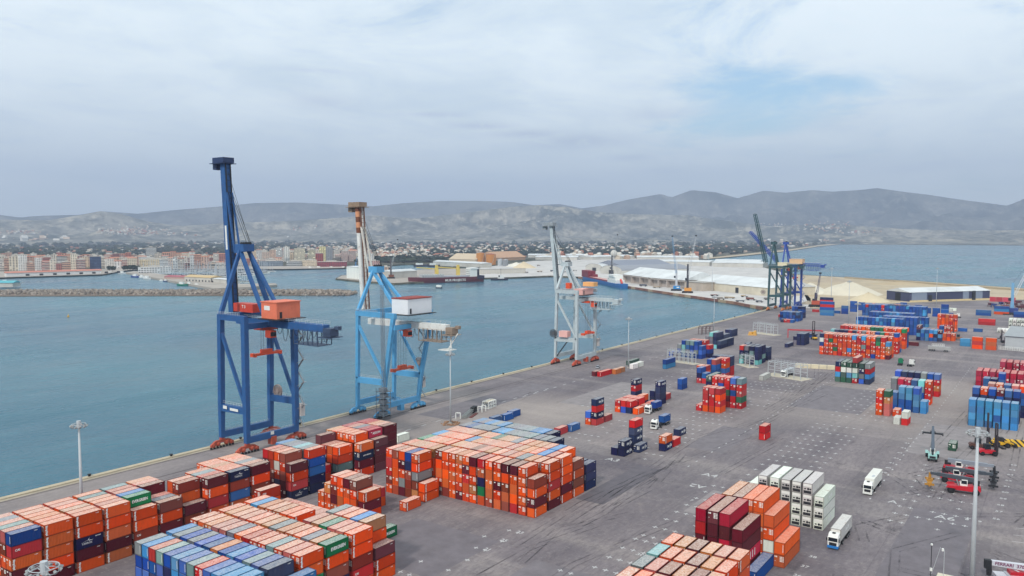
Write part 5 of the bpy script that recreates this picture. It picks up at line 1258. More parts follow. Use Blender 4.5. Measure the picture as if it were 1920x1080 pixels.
def stairs(b, x, v, z0, z1, dx=1.0, run=3.6, step=4.2):
    z = z0; s = 1
    while z < z1:
        zt = min(z1, z+step); p = (x, v-run/2*s, z); q = (x, v+run/2*s, zt)
        b.beam(p, q, .5, .18); b.beam(Vector(p)+Vector((.4, 0, 1)), Vector(q)+Vector((.4, 0, 1)), .07); b.cb((x, v+run/2*s+.5*s, zt), (1.1, 1.2, .1)); b.beam((x, v+run/2*s, zt), (x-dx, v, zt-1.5), .12); z = zt; s = -s
def sts(name, label, x0, x1, main, legs, house, boga, zt, zg, rear, apex, boom, hs, **k):
    """main: girder paint; legs: leg paint; zt: leg top; zg: girder centre; rear: v of the girder's land end; boom: (v foot, z foot, v top, z top)"""
    root = thing(name, label, 'crane', ((x0+x1)/2, (VW+VL)/2, 0)); ox, oy = (x0+x1)/2, (VW+VL)/2
    def L_(x, v, z): return Vector((x-ox, v-oy, z))
    xm = ox; lt = k.get('lean', 0); vw_t = VW-k.get('leanw', 1.0); vl_t = VL-lt
    W = k.get('legw', 2.0)
    def P(b, nm, m, par=root, **kk): return b.build(nm, m, par, **kk)
    for x in (x0, x1):
        b = MB(); b.beam(L_(x, VW, 3.6), L_(x, VW-.2, 15), W*.8, 1.5, W, W, side=(0, 1, 0)); b.beam(L_(x, VW-.2, 15), L_(x, vw_t, zt), W, W, W*1.1, W, side=(0, 1, 0)); P(b, 'waterside_leg', legs)
        b = MB(); b.beam(L_(x, VL, 3.6), L_(x, VL-.25*lt, 15), W*.9, 1.6, W*1.1, W, side=(0, 1, 0)); b.beam(L_(x, VL-.25*lt, 15), L_(x, vl_t, zt-.6 if x == x0 else zg-1), W*1.1, W, W*1.2, W, side=(0, 1, 0)); P(b, 'landside_leg', legs)
        b = MB(); b.beam(L_(x, VW, 14.4), L_(x, VL-.25*lt, 14.8), 1.4, 2.4, side=(1, 0, 0)); P(b, 'portal_beam', legs)
        b = MB(); b.beam(L_(x, vw_t+.2, zt-5.5), L_(x, VL-.3*lt+.6, 16.5), 1.0, 1.0); P(b, 'brace', legs)
        b = MB(); b.beam(L_(x, vw_t+.9, zt-.9), L_(x, vl_t-.9, zt-.9), 1.6, 2.0, side=(1, 0, 0)); P(b, 'top_beam', legs)
        for v in (VW, VL): wheelset(root, x-ox, v-oy, boga)
    for v in (VW, VL): b = MB(); b.beam(L_(x0, v, 4.6), L_(x1, v, 4.6), 2.2, 1.5, side=(0, 0, 1)); P(b, 'sill_beam', legs)
    for v in ([] if k.get('nocross') else [vw_t]): b = MB(); b.beam(L_(x0, v, zt-1), L_(x1, v, zt-1), 2, 1.6, side=(0, 0, 1)); P(b, 'cross_beam', legs)
    b = MB(); b.beam(L_(x0, vl_t, zg-.4), L_(x1, vl_t, zg-.4), 1.9, 1.5, side=(0, 0, 1)); P(b, 'cross_beam', legs)
    gw, gh = k.get('gw', 2.6), k.get('gh', 2.4)
    if k.get('lat'):
        b = MB(); 
        for s in (-2.4, 2.4): lattice(b, L_(xm+s, VW+3, zg), L_(xm+s, rear, zg), 1.3, 2.6, 14, .2)
        P(b, 'girder', main); b = MB()
        for s in (-2.4, 2.4): lattice(b, L_(xm+s, boom[0], boom[1]), L_(xm+s, boom[2], boom[3]), 1.3, 2.6, 14, .22, .7)
        for i in range(8): f = i/7; c0 = L_(xm-2.4, boom[0]+(boom[2]-boom[0])*f, boom[1]+(boom[3]-boom[1])*f); b.beam(c0, c0+Vector((4.8, 0, 0)), .3)
        P(b, 'boom', main)
    else:
        b = MB(); b.beam(L_(xm, VW+3.2, zg), L_(xm, rear, zg), gw, gh, side=(1, 0, 0)); P(b, 'girder', k.get('girdm', main))
        b = MB(); p, q = L_(xm, boom[0], boom[1]), L_(xm, boom[2], boom[3]); d = (q-p).normalized()
        if k.get('round'):
            for s, r_ in ((-1.35, .95), (1.35, 1.15)): b.tube(p+Vector((s, 0, 0)), q+Vector((s, 0, 0)), r_, 12)
            for i in range(10): c0 = p+(q-p)*(i/9); b.beam(c0+Vector((-1.3, 0, 0)), c0+Vector((1.3, 0, 0)), .35)
        else: b.beam(p, q, gw, gh*1.05, side=(1, 0, 0))
        bm = P(b, 'boom', k.get('girdm', main), smooth=False)
        b = MB(); nn = Vector((0, -d.z, d.y)); nn = nn if nn.y < 0 else -nn
        for s in (-1, 1): b.beam(p+nn*gh*.62+Vector((s*gw*.36, 0, 0)), q+nn*gh*.62+Vector((s*gw*.36, 0, 0)), .3, .35)
        for i in range(26): c0 = p+(q-p)*(i/25)+nn*gh*.62; b.beam(c0+Vector((-gw*.4, 0, 0)), c0+Vector((gw*.4, 0, 0)), .12)
        stuff(P(b, 'trolley_rails', k.get('railm', DARK), bm))
        hd = MB(); c0 = q+d*.3; hd.cb(c0+Vector((0, 1.2, .5)), (gw*1.7, 6.5, 1.9)); hd.cb(c0+Vector((-.2, 4.6, -1.6)), (2.2, 2.2, 2.4)); hd.cb(c0+Vector((0, 1.5, -.7)), (gw*2.2, 8, .2)); P(hd, 'boom_head', k.get('headm', DARK), bm)
        if k.get('bands'):
            for i in range(5):
                b = MB(); a0 = p+(q-p)*(.74+.052*i)+Vector((-1.35, 0, 0)); b.tube(a0, a0+(q-p)*.052, 1.02, 12); P(b, 'painted_band', (RUST, paint(216, 150, 110, .6))[i % 2], bm)
        if k.get('sign'): b = MB(); a0 = p+(q-p)*.42+Vector((-gw*.5-.06, 0, 0)); b.beam(a0, a0+(q-p)*.16, .06, 1.0, side=(1, 0, 0)); P(b, 'white_sign', WHITE, bm)
    # A frame: front legs from the waterside leg tops, back stays to the house
    for x in (x0, x1): b = MB(); b.beam(L_(x, vw_t, zt), L_(xm+(x-xm)*.16, VW-.8, apex), 1.5, 1.2, 1.1, 1.0); P(b, 'apex_leg', legs)
    for s in (-1, 1): b = MB(); b.beam(L_(xm+s*1.7, VW-.8, apex-.5), L_(xm+s*3.6, hs[0]+.7, hs[2]+1.2), 1.2, 1.0); P(b, 'back_stay', legs)
    b = MB(); b.cb(L_(xm, VW-.9, apex+.4), (4.6, 5.0, 2.6)); P(b, 'apex_platform', legs); b = MB()
    for i in range(5): b.tube(L_(xm-1.8+.9*i, VW-1.5, apex+1.7), L_(xm-1.4+.9*i, VW-1.5, apex+1.7), .75, 10)
    stuff(P(b, 'sheaves', DARK))
    if not k.get('lat'):
        b = MB(); top = L_(xm, boom[2], boom[3]); bot = L_(xm, boom[0], boom[1]); mid = bot+(top-bot)*.80+Vector((0, -1.4, 0)); el = bot+(top-bot)*.40+Vector((0, -4.2, 0))
        for s in (-1.1, 1.1): b.beam(mid+Vector((s, 0, 0)), el+Vector((s, 0, 0)), .55); b.beam(el+Vector((s, 0, 0)), L_(xm+s, VW-2.0, apex-.2), .55)
        P(b, 'forestay', k.get('staym', legs)); b = MB()
        for s in (-.5, .5, 1.2): b.tube(mid+Vector((s, 0, 0)), L_(xm+s, VW-3.4, apex+1.4), .07, 4)
        b.tube(top, L_(xm+.3, VW-4, apex+1.4), .06, 4); stuff(P(b, 'hoist_cables', BLACK))
    # machinery house
    hv0, hv1, hz0, hz1, hx = hs
    b = MB(); b.box(xm-hx/2-ox, hv1-oy, hz0, xm+hx/2-ox, hv0-oy, hz1); h_ = P(b, 'machinery_house', house)
    b = MB(); b.box(xm-hx/2-ox-.25, hv1-oy-.25, hz1+.01, xm+hx/2-ox+.25, hv0-oy+.25, hz1+.35); P(b, 'roof', k.get('roofm', house), h_)
    b = MB(); b.box(xm-hx/2-ox-.07, hv0-oy-4.6, hz1-2.6, xm-hx/2-ox-.01, hv0-oy-1.6, hz1-1.1); P(b, 'panel', WHITE, h_) if k.get('panel') else None
    b = MB(); b.box(xm-hx/2-ox+1.2, hv1-oy-.07, hz0+.2, xm-hx/2-ox+2.2, hv1-oy-.01, hz0+2.4); P(b, 'door', DARK, h_)
    b = MB(); n_ = 9
    for i in range(n_): y = hv1-oy+(hv0-hv1)*(i+.5)/n_; b.box(xm-hx/2-ox-.03, y-.04, hz0, xm-hx/2-ox, y+.04, hz1-.05)
    for i in range(7): x = xm-hx/2-ox+hx*(i+.5)/7; b.box(x-.04, hv1-oy-.03, hz0, x+.04, hv1-oy, hz1-.05)
    stuff(P(b, 'wall_seams', house, h_))
    b = MB(); b.box(xm-hx/2-ox-1.2, hv1-oy-1.6, hz0-.35, xm+hx/2-ox+1.2, hv0-oy+.6, hz0-.1); P(b, 'walkway', DARK, h_)
    if k.get('winch'): b = MB(); b.box(xm-2.4-ox, VW-8-oy, zt+.2, xm+1.8-ox, VW+3-oy, zt+3.2); w_ = P(b, 'winch_house', k['winch']); text('T 3', 1.5, WHITE, w_, L_(xm-2.45, VW-3, zt+2.1), (0, -1, 0), (0, 0, 1), .04)
    # trolley, cab, spreader on its ropes
    tv = k.get('tv', 232); sz = k.get('sz', 33); b = MB(); b.box(xm-3.2-ox, tv-2.6-oy, zg-gh/2-1.2, xm+3.2-ox, tv+2.6-oy, zg-gh/2-.25); b.box(xm-2.6-ox, tv-6-oy, zg-gh/2-3.6, xm-.2-ox, tv-3-oy, zg-gh/2-1.1); P(b, 'trolley', k.get('trolm', ORG))
    b = MB(); b.box(xm-2.7-ox, tv-6.1-oy, zg-gh/2-3.0, xm-.4-ox, tv-6-oy, zg-gh/2-1.6); P(b, 'cab_window', GLASS)
    b = MB(); b.box(xm-5.6-ox, tv-1-oy, sz, xm+5.6-ox, tv+1-oy, sz+.7); b.box(xm-2-ox, tv-.9-oy, sz+.7, xm+2-ox, tv+.9-oy, sz+1.9)
    for s in (-5.4, 5.4): b.box(xm+s-.5-ox, tv-1.25-oy, sz-.35, xm+s+.5-ox, tv+1.25-oy, sz+.9)
    sprd = P(b, 'spreader', k.get('sprm', ORG)); b = MB()
    for sx_ in (-1.6, 1.6):
        for sy_ in (-.7, .7): b.tube(L_(xm+sx_, tv+sy_, sz+1.9), L_(xm+sx_, tv+sy_, zg-gh/2-1), .05, 4)
    stuff(P(b, 'hoist_ropes', BLACK, sprd))
    b = MB()                                                     # handrails along the beams
    for v in (VW, VL):
        for zz_ in (5.9, 6.4): b.beam(L_(x0+1, v, zz_), L_(x1-1, v, zz_), .07)
        for i in range(12): a0 = L_(x0+1+(x1-x0-2)*i/11, v, 5.3); b.beam(a0, a0+Vector((0, 0, 1.1)), .06)
    for x in (x0, x1):
        for zz_ in (16.3, 16.9): b.beam(L_(x, VW-1, zz_), L_(x, VL+1, zz_), .07)
        for i in range(9): a0 = L_(x, VW-1+(VL-VW+2)*i/8, 15.7); b.beam(a0, a0+Vector((0, 0, 1.2)), .06)
    for s in (-1, 1):
        for zz_ in (.7, 1.2): b.beam(L_(xm+s*gw*.6, VW-1, zg+gh/2+zz_), L_(xm+s*gw*.6, rear, zg+gh/2+zz_), .07)
        for i in range(16): a0 = L_(xm+s*gw*.6, VW-1+(rear-VW+1)*i/15, zg+gh/2); b.beam(a0, a0+Vector((0, 0, 1.2)), .06)
    for i in range(24): a0 = L_(x1+W*.6, VL+.2, 6+i*1.3); b.beam(a0, a0+Vector((0, -.7, 0)), .08)
    stuff(P(b, 'beam_handrail', GALV))
    # rear machinery platform and festoon
    b = MB(); zr = zg-gh/2
    b.box(xm-3-ox, rear-oy-4.5, zr-1.6, xm+3-ox, rear-oy+1.2, zr-1.35); b.box(xm-3-ox, rear-oy+1, zr-4.6, xm+3-ox, rear-oy+13, zr-4.4); b.cb(L_(xm, rear-2, zr+.2), (3.8, 3.4, 2.6)); b.cb(L_(xm+1, rear-4.4, zr+1.6), (1.6, 1.8, 1.2))
    for i in range(6):
        for s in (-3, 3): v = rear+1+i*2.4; b.beam(L_(xm+s, v, zr-4.5), L_(xm+s, v, zr+.6), .22)
    for s in (-3, 3):
        for zz_ in (zr-3.5, zr-.4): b.beam(L_(xm+s, rear-4.4, zz_+1), L_(xm+s, rear+13, zz_+(1 if zz_ > zr-1 else 0)), .1)
    P(b, 'rear_platform', k.get('platm', main)); loops(root, xm+2.2-ox, rear-oy+1.5, VL-oy-1, zr-.6, 9, k.get('drop', 4.6))
    # cable reel, stair and lift
    rx = k.get('reel', (x1, 239.5, 17.4)); b = MB(); c0 = L_(*rx); b.tube(c0-Vector((.35, 0, 0)), c0+Vector((.35, 0, 0)), .9, 12)
    nsp = 20
    for i in range(nsp):
        a = 2*math.pi*i/nsp; a2 = 2*math.pi*(i+1)/nsp; p1 = c0+Vector((0, math.cos(a)*2.2, math.sin(a)*2.2)); p2 = c0+Vector((0, math.cos(a2)*2.2, math.sin(a2)*2.2)); b.beam(c0, p1, .16); b.beam(p1, p2, .6, .3)
        b.beam(c0+(p1-c0)*.6, c0+(p2-c0)*.6, .5, .2)
    P(b, 'cable_reel', k.get('reelm', paint(150, 134, 128, .7)))
    b = MB(); stairs(b, x1+1.7-ox, VL-oy-1, 5, zg-3, 1.6); stuff(P(b, 'stairway', k.get('stairm', STEEL)))
    b = MB(); b.box(x1+1.2-ox, VL-oy-1.7, 9, x1+3-ox, VL-oy+.1, 13.6); P(b, 'lift_car', paint(196, 190, 186, .6))
    b = MB(); b.box(xm-1-ox, VL-oy-1.2, 1.2, xm+1-ox, VL-oy+1.2, 4); b.build('checker_cabin', boga, root)
    b = MB()
    for i in range(14): a0 = L_(x0-1.3, VW-1+(VL-VW+2)*i/13, zt+.1); b.beam(a0, a0+Vector((0, 0, 1.1)), .07)
    for zz_ in (.6, 1.1): b.beam(L_(x0-1.3, VW-1, zt+zz_), L_(x0-1.3, VL+1, zt+zz_), .06)
    stuff(P(b, 'railing', GALV))
    for fn in k.get('extra', []): fn(root, L_, P)
    return root
B1 = paint(44, 92, 148, .55, .35, .35, rust=.22); ORH = paint(232, 124, 92, .6, .25, .3)
def plate1(root, L_, P):
    b = MB(); b.cb(L_(165.95, 240.3, 15), (.05, 2.2, 1.1)); P(b, 'name_plate', WHITE); b = MB(); b.cb(L_(165.95, 235.2, 14.7), (.05, 4.6, .9)); P(b, 'name_plate', WHITE)
    b = MB(); b.cb(L_(177, 228.9, 5.3), (1.4, .06, 1.2)); P(b, 'white_sign', WHITE)
sts('quay_crane', 'dark blue gantry crane with orange machinery house and raised boom', 167, 188, B1, B1, ORH, paint(188, 84, 60, .6, .5, .8), 47.5, 44.3, 200.5, 70.2, (250.2, 47, 253.2, 101.5), (227.7, 219.5, 46.6, 52.1, 10), legw=1.75, gw=2.7, gh=2.4, panel=True, winch=paint(206, 70, 50, .5), headm=paint(40, 58, 96, .6), sign=True, extra=[plate1], roofm=ORH, platm=paint(62, 78, 104, .6, .4, .4), trolm=paint(190, 70, 46, .6))
B2 = paint(92, 168, 214, .55, .3, .35, rust=.2)
def mast2(root, L_, P):
    b = MB(); lattice(b, L_(231.0, 227.2, 5), L_(231.0, 227.6, 55), 1.0, 1.0, 30, .08); P(b, 'stair_tower', paint(120, 124, 130, .6)); b = MB()
    for i in range(5): b.cb(L_(230.5, 227, 2+i*2.4), (4.6, 4.4, .2)); b.cb(L_(230.2+.5*(i % 2), 226.8, 2.9+i*2.4), (2.4, 2.6, 1.3))
    for sx_ in (-2, 2):
        for sy_ in (-2, 2): b.beam(L_(230.5+sx_, 227+sy_, .2), L_(230.5+sx_, 227+sy_, 13), .16)
    P(b, 'drive_platform', paint(120, 128, 136, .6, .4))
    b = MB(); b.cb(L_(243, 203.5, 29.2), (5, 5.5, .25)); b.beam(L_(243, 201.5, 37), L_(243, 201.5, 30), .5); b.beam(L_(243, 198, 36), L_(243, 203, 29.4), .35); P(b, 'hanging_platform', WHITE)
sts('quay_crane', 'light blue gantry crane with white house, red roof and tubular boom', 232.5, 254.5, B2, B2, paint(234, 236, 238, .5, .1), B2, 43.4, 38, 203.5, 60, (250, 43, 252.8, 87.5), (227.2, 218.4, 42.9, 49.1, 14.6), legw=1.4, gw=2.8, gh=2.5, round=True, bands=True, girdm=paint(230, 230, 224, .55, .3, .3, rust=.4), headm=paint(158, 134, 112, .7, .5, .6), roofm=paint(150, 56, 44, .7), lean=7, platm=paint(150, 132, 116, .7), railm=RUST, extra=[mast2], tv=228.6, sz=18.6, sprm=paint(196, 84, 52, .6), reel=(254.5, 229.0, 20), staym=paint(222, 216, 204, .6), stairm=paint(120, 130, 140, .6), drop=4)
G3 = paint(190, 200, 202, .55, .3, .35, rust=.25); PK = paint(238, 182, 172, .6, .15, .1)
def house3(root, L_, P):
    b = MB(); b.box(*(L_(399, 226.5, 44.6)), *(L_(404.5, 234.5, 47.2))); 
    b = MB(); b.cb(L_(402.5, 228.5, 46.4), (5, 7, 2.4)); P(b, 'roof_house', paint(236, 176, 110, .6))
    b = MB(); b.cb(L_(389, 237.5, 18), (4, 5.6, 3.4)); P(b, 'electric_house', PK); b = MB(); b.cb(L_(394, 238, 45.5), (2.6, 2.6, 3.4)); P(b, 'winch_house', ORG)
    b = MB(); b.beam(L_(389.2, 243, 4.5), L_(389.2, 236, 13.5), .5); P(b, 'ramp', DARK)
sts('quay_crane', 'grey white gantry crane with pink machinery house, third along the quay', 389.3, 410.5, G3, G3, PK, paint(196, 84, 58, .6), 43.3, 38, 212, 57.5, (249.5, 42, 253.5, 80.5), (234.0, 228.6, 40.5, 43.5, 12.6), legw=1.4, gw=2.4, gh=2.0, roofm=PK, tv=228.5, sz=17.5, reel=(387.6, 244.4, 18), reelm=paint(84, 84, 88, .7), extra=[house3], headm=paint(150, 156, 160, .6), railm=paint(90, 96, 102, .6), drop=6)
G4 = paint(50, 84, 88, .6, .3, .3); B5 = paint(40, 74, 160, .55, .2); CRH = paint(240, 226, 190, .6, .1)
sts('quay_crane', 'dark green lattice gantry crane with steep raised boom', 785, 809, G4, G4, CRH, paint(206, 120, 60, .6), 44, 44, 218, 66, (251, 47, 263, 95.5), (238, 229, 41.5, 47, 8), legw=1.7, lat=True, tv=233, sz=34, sprm=paint(150, 130, 90, .6), reel=(784, 249, 18), drop=4, stairm=G4)
sts('quay_crane', 'blue lattice gantry crane with lower boom beside the green crane', 826, 848, B5, B5, paint(240, 196, 150, .6, .1), B5, 44, 44, 208, 65.5, (252, 47, 281, 78), (238, 225, 44.8, 49.4, 9), legw=1.7, lat=True, tv=233, sz=30, reel=(848, 240, 18), drop=5, stairm=B5)
# mobile harbour cranes on the bulk quays
def harbour_crane(label, px, py, tower_px, base, tower, jib, top, dirn=1, truss=True, basecol=None, blk=None):
    q, rz, _ = frame_at(px, py); k = mperpx(q); root = thing('harbour_crane', label, 'crane', q, rz, None)
    b = MB(); b.cb((0, 0, 1.4), (13, 7, 1.6))
    for i in range(6): b.tube((-5.5+2.2*i, -3.6, .9), (-5.5+2.2*i, 3.6, .9), .9, 10)
    for s in (-1, 1): b.beam((s*2, -6, .6), (s*7, -6, .6), .9); b.beam((s*2, 6, .6), (s*7, 6, .6), .9)
    b.build('chassis', DARK, root); b = MB(); b.cb((.5, 0, 4.4), (9, 6.4, 4)); sl = b.build('slewing_house', base, root)
    if blk: b = MB(); b.cb((2, -3.25, 4.6), (3.4, .08, 1.4)); b.build('white_sign', WHITE, sl)
    h = tower_px*k; b = MB(); b.beam((0, 0, 6), (0, 0, h), 3.0, 3.0, 2.2, 2.2); b.build('tower', tower, root); b = MB(); b.cb((-2.2, -.6, h*.48), (2.2, 2.4, 2.6)); b.build('cab', GLASS, root)
    tx, tz = top; b = MB(); lattice(b, (tx*k*.12, -1, h*.62 if truss else h*.5), (tx*k, 0, tz*k), 2.0, 2.2, 16, .17, .5); b.build('jib', jib, root)
    b = MB(); b.cb((tx*k, 0, tz*k+.6), (2.4, 1.4, 1.6)); b.build('jib_head', BLACK, root)
    b = MB()
    for s in (-.7, .7): b.tube((0, s, h), (tx*k, s*.5, tz*k), .07, 4)
    stuff(b.build('cables', BLACK, root)); return root
harbour_crane('harbour crane with blue house and grey tower on the bulk quay', 1268, 545, 54, paint(44, 132, 196, .5), paint(196, 198, 202, .6), paint(120, 160, 196, .6), (-8.5, 101), blk=True)
harbour_crane('harbour crane with orange house and dark tower, right of the blue one', 1289, 549, 54, paint(226, 152, 60, .5), paint(62, 60, 66, .6), paint(190, 192, 196, .6), (14, 106))
harbour_crane('dark harbour crane towering behind the blue coaster', 1147, 524, 45, paint(206, 208, 206, .5), paint(74, 76, 82, .6), paint(170, 174, 178, .6), (10, 83))
harbour_crane('grey lattice harbour crane behind the pier sheds', 733, 522, 38, RUST, paint(84, 80, 84, .6), paint(176, 182, 184, .6), (13, 72))
harbour_crane('small blue crane on the inner quay behind the silo shed', 667, 503, 12, paint(70, 130, 176, .5), paint(70, 130, 176, .5), paint(70, 130, 176, .5), (3, 22))
harbour_crane('blue crane with white lattice jib cut by the right edge', 1897, 590, 60, paint(44, 62, 130, .5), paint(120, 170, 206, .5), paint(222, 224, 226, .5), (30, 106))
harbour_crane('small dark lattice crane beside the white heaps', 1529, 575, 26, paint(190, 84, 56, .5), paint(70, 62, 70, .6), paint(80, 84, 130, .6), (7, 62))
# ------------------------------------------------------------------ lamp masts
def mast(label, x, y, h, heads=12, r=.36, hr=1.6):
    root = thing('lamp_mast', label, 'lamp mast', (x, y, 0), 0, 'tall lamp masts of the terminal')
    b = MB(); b.tube((0, 0, 0), (0, 0, h), r, 12, r*.42); b.build('pole', GALV, root, smooth=True)
    b = MB(); n = 20
    for i in range(n):
        a, a2 = 2*math.pi*i/n, 2*math.pi*(i+1)/n
        for rr_, z in ((hr, h-.9), (hr, h-.2)): b.tube((math.cos(a)*rr_, math.sin(a)*rr_, z), (math.cos(a2)*rr_, math.sin(a2)*rr_, z), .06, 5, cap=False)
    for i in range(4): a = i*math.pi/2; b.beam((0, 0, h-.9), (math.cos(a)*hr, math.sin(a)*hr, h-.9), .09); b.beam((0, 0, h+.2), (math.cos(a)*hr, math.sin(a)*hr, h-.2), .07)
    b.tube((0, 0, h-1.2), (0, 0, h+.6), .5, 10); b.build('head_frame', GALV, root)
    b = MB(); b.box(-.5, -.5, 0, .5, .5, .7); b.build('base_plinth', CONC, root)
    for i in range(heads):
        a = 2*math.pi*(i+.5)/heads; c = Vector((math.cos(a)*(hr+.15), math.sin(a)*(hr+.15), h-.62)); d = Vector((math.cos(a), math.sin(a), -.75)).normalized()
        l = MB(); l.tube(c-d*.2, c+d*.26, .18, 8, .28); l.build('floodlight', paint(150, 152, 152, .4), root)
    return root
mast('lamp mast on the quay side behind the long quayside block', 95.8, 198.5, 29, r=.5)
mast('lamp mast on the quay road behind the large central block', 240.3, 199.7, 28.6)
mast('lamp mast beside the yellow box, right of the grey white crane', 400.2, 202.3, 28.4)
mast('lamp mast standing before the far end of the quay', 569, 217, 29)
mast('near lamp mast whose head just shows at the bottom left', *G(98, 1440).xy, 29.5, 12, .5, 1.9)
q = G(1821, 1122); mast('tall lamp mast at the right, nearest the camera', q.x, q.y, 35.4, 12, .58, 1.8)
q = G(1606, 658); mast('lamp mast standing in front of the far red block', q.x, q.y, 31)
q = G(1590.5, 611); mast('lamp mast left of the blue stacks, T shaped head', q.x, q.y, 37)
q = G(1558, 575); mast('thin lamp mast among the white heaps', q.x, q.y, 40, 8); q = G(1755, 578); mast('thin lamp mast before the navy warehouse', q.x, q.y, 41, 8); q = G(1335, 546); mast('thin lamp mast on the bulk quay before the grain store', q.x, q.y, 40, 8)
q = G(843, 797); r_ = random.Random(2); b = MB()
for i in range(60): a = r_.uniform(0, 6.3); d = r_.uniform(1.8, 3.6); b.cb((math.cos(a)*d, math.sin(a)*d, .2), (r_.uniform(.3, .8), r_.uniform(.3, .7), r_.uniform(.3, .7)))
o = b.build('stone_ring', paint(170, 130, 100, .9, .5, .8)); o.location = (240.3, 199.7, 0); tag(stuff(o), 'ring of brown stones round the foot of a lamp mast', 'stones')
# ------------------------------------------------------------------ lorries
TW = MB()
def wheel(root, x, y, r=.52, w=.34, par=None):
    b = MB(); b.tube((x, y-w/2, r), (x, y+w/2, r), r, 14); o = b.build('wheel', RUBBER, par or root); b = MB(); s = 1 if y > 0 else -1; b.tube((x, y+s*(w/2-.02), r), (x, y+s*(w/2+.02), r), r*.52, 10); b.build('rim', STEEL, o); return o
def lorry(label, px, py, rz, cab=WHITE, bumper=None, load=None, loadcol=None, L=13.0, name='lorry', bob=False, roofbox=True):
    """px, py: the ground below the middle of its front bumper; it faces along its own -x"""
    q = G(px, py); root = thing(name, label, 'lorry', q, rz)
    b = MB(); b.box(.05, -1.22, .95, 2.2, 1.22, 3.0); b.ext([(.05, -1.22, 2.0), (.18, -1.22, 3.0), (2.2, -1.22, 3.0), (2.2, -1.22, 2.0)], (0, 2.44, 0)) if False else None
    b.ext([(.25, -1.15, 3.0), (2.2, -1.15, 3.0), (2.2, -1.15, 3.75), (1.0, -1.15, 3.75), (.45, -1.15, 3.4)], (0, 2.3, 0)); cabo = b.build('cab', cab, root)
    b = MB(); b.quad((.02, 1.06, 2.02), (.02, -1.06, 2.02), (.04, -1.02, 2.92), (.04, 1.02, 2.92)); b.build('windscreen', GLASS, cabo)
    for s in (-1, 1):
        b = MB(); y = s*1.235; p = [(.35, y, 2.0), (1.35, y, 2.0), (1.35, y, 2.8), (.45, y, 2.8)]; b.quad(*(p if s < 0 else p[::-1])); b.build('side_window', GLASS, cabo)
        b = MB(); b.cb((.1, s*1.42, 2.35), (.18, .22, .7)); b.build('mirror', BLACK, cabo)
        b = MB(); b.cb((-.03, s*.9, .85), (.08, .4, .22)); b.build('headlight', paint(236, 236, 230, .2), cabo)
    b = MB(); b.box(-.03, -.85, 1.05, .06, .85, 1.75); b.build('grille', DARK, cabo)
    b = MB(); b.box(-.08, -1.24, .4, .6, 1.24, 1.0); b.build('bumper', bumper or cab, cabo)
    if roofbox: b = MB(); b.cb((1.1, 0, 3.84), (.6, .7, .16)); b.build('roof_hatch', DARK, cabo)
    b = MB(); b.box(.6, -.45, .7, 6.2, .45, 1.05); b.build('chassis', DARK, root)
    for s in (-1, 1): wheel(root, 1.35, s*1.03); wheel(root, 4.9, s*.98, .52, .55); 
    if bob: 
        b = MB(); b.box(3.2, -1.0, 1.05, 5.6, 1.0, 1.2); b.build('fifth_wheel', DARK, root); return root
    b = MB(); b.box(4.2, -.5, 1.06, L, .5, 1.4)
    for x in (4.4, 8, L-.3): b.box(x-.1, -1.2, 1.2, x+.1, 1.2, 1.42)
    b.build('trailer_frame', DARK, root)
    for x in (L-3.4, L-2.1, L-.8):
        for s in (-1, 1): wheel(root, x, s*1.0, .5, .55)
    return root
def load_on(o, lab, x0, L, c, kind='dry', h=CHT, txt=None):
    d = dict(x=0, y=0, z=1.45, L=L, h=h, c=c, kind=kind, tier=0, top=True, n=1, blk='lorry', row=0, bay=0, text=txt, across=False, tall=20 if L < 8 else 40, i=len(CONT)+int(x0*10), b=(0, 0, 1.45, L, CW, 1.45+h), ft=True, ff=True, fr=True, fl=True, fb=True)
    r = make_container(d); rz = o.rotation_euler.z; off = Vector((x0+L/2, 0, 0)); off.rotate(o.rotation_euler); r.location = o.location + off + Vector((0, 0, 1.45)); r.rotation_euler = (0, 0, rz)
    tag(r, lab, 'container', 'containers carried by lorries'); return r
o = lorry('white lorry with blue bumper hauling a cream reefer, right of the reefer stack', 1561, 1031, 0, bumper=paint(44, 126, 200, .5)); load_on(o, 'cream refrigerated container riding on the blue bumpered lorry', 2.6, 12.19, 'w', 'reefer', 2.88)
o = lorry('white box lorry driving alone across the open yard', 1626, 929, 0, L=14.5)
b = MB(); b.box(2.6, -1.25, 1.4, 14.8, 1.25, 4.3); b.build('box_body', paint(228, 226, 216, .6, .2), o)
b = MB(); b.box(5, -.8, 4.31, 7, -.1, 4.36); b.build('roof_panel', GALV, o)
o = lorry('white lorry with blue container, beside the red cluster', 1213, 777, 0, L=12.4); load_on(o, 'blue container on the lorry beside the red cluster', 6.2, 6.06, 'b')
o = lorry('white lorry with blue container, farther out in the open yard', 1225, 806, 0, L=13.2); load_on(o, 'blue container on the lorry out in the open yard', 7.2, 6.06, 'b')
lorry('white tractor unit without trailer before the far red block', 1711, 685.5, math.pi*.94, bob=True); lorry('green tractor unit without trailer left of the white one', 1689, 683, math.pi*1.02, cab=paint(16, 122, 84, .5), bob=True)
o = lorry('white lorry under the wash frames beside the white box', 1468, 708, -.05, L=14); b = MB(); b.box(3, -1.2, 1.4, 14, 1.2, 3.6); b.build('tank_body', GALV, o)
lorry('white tractor unit driving behind the blue stacks', 1796, 595, math.pi*1.1, bob=True)
q = G(1740, 657.5); root = thing('parked_trailer', 'long grey trailer parked before the far red containers', 'trailer', q, -math.pi/2)
b = MB(); b.box(0, -1.2, 1.3, 13, 1.2, 3.3); b.build('body', paint(168, 168, 166, .6, .3), root)
for x in (.9, 2.2, 3.5, 9.5, 10.8):
    for s in (-1, 1): wheel(root, x, s*1.0)
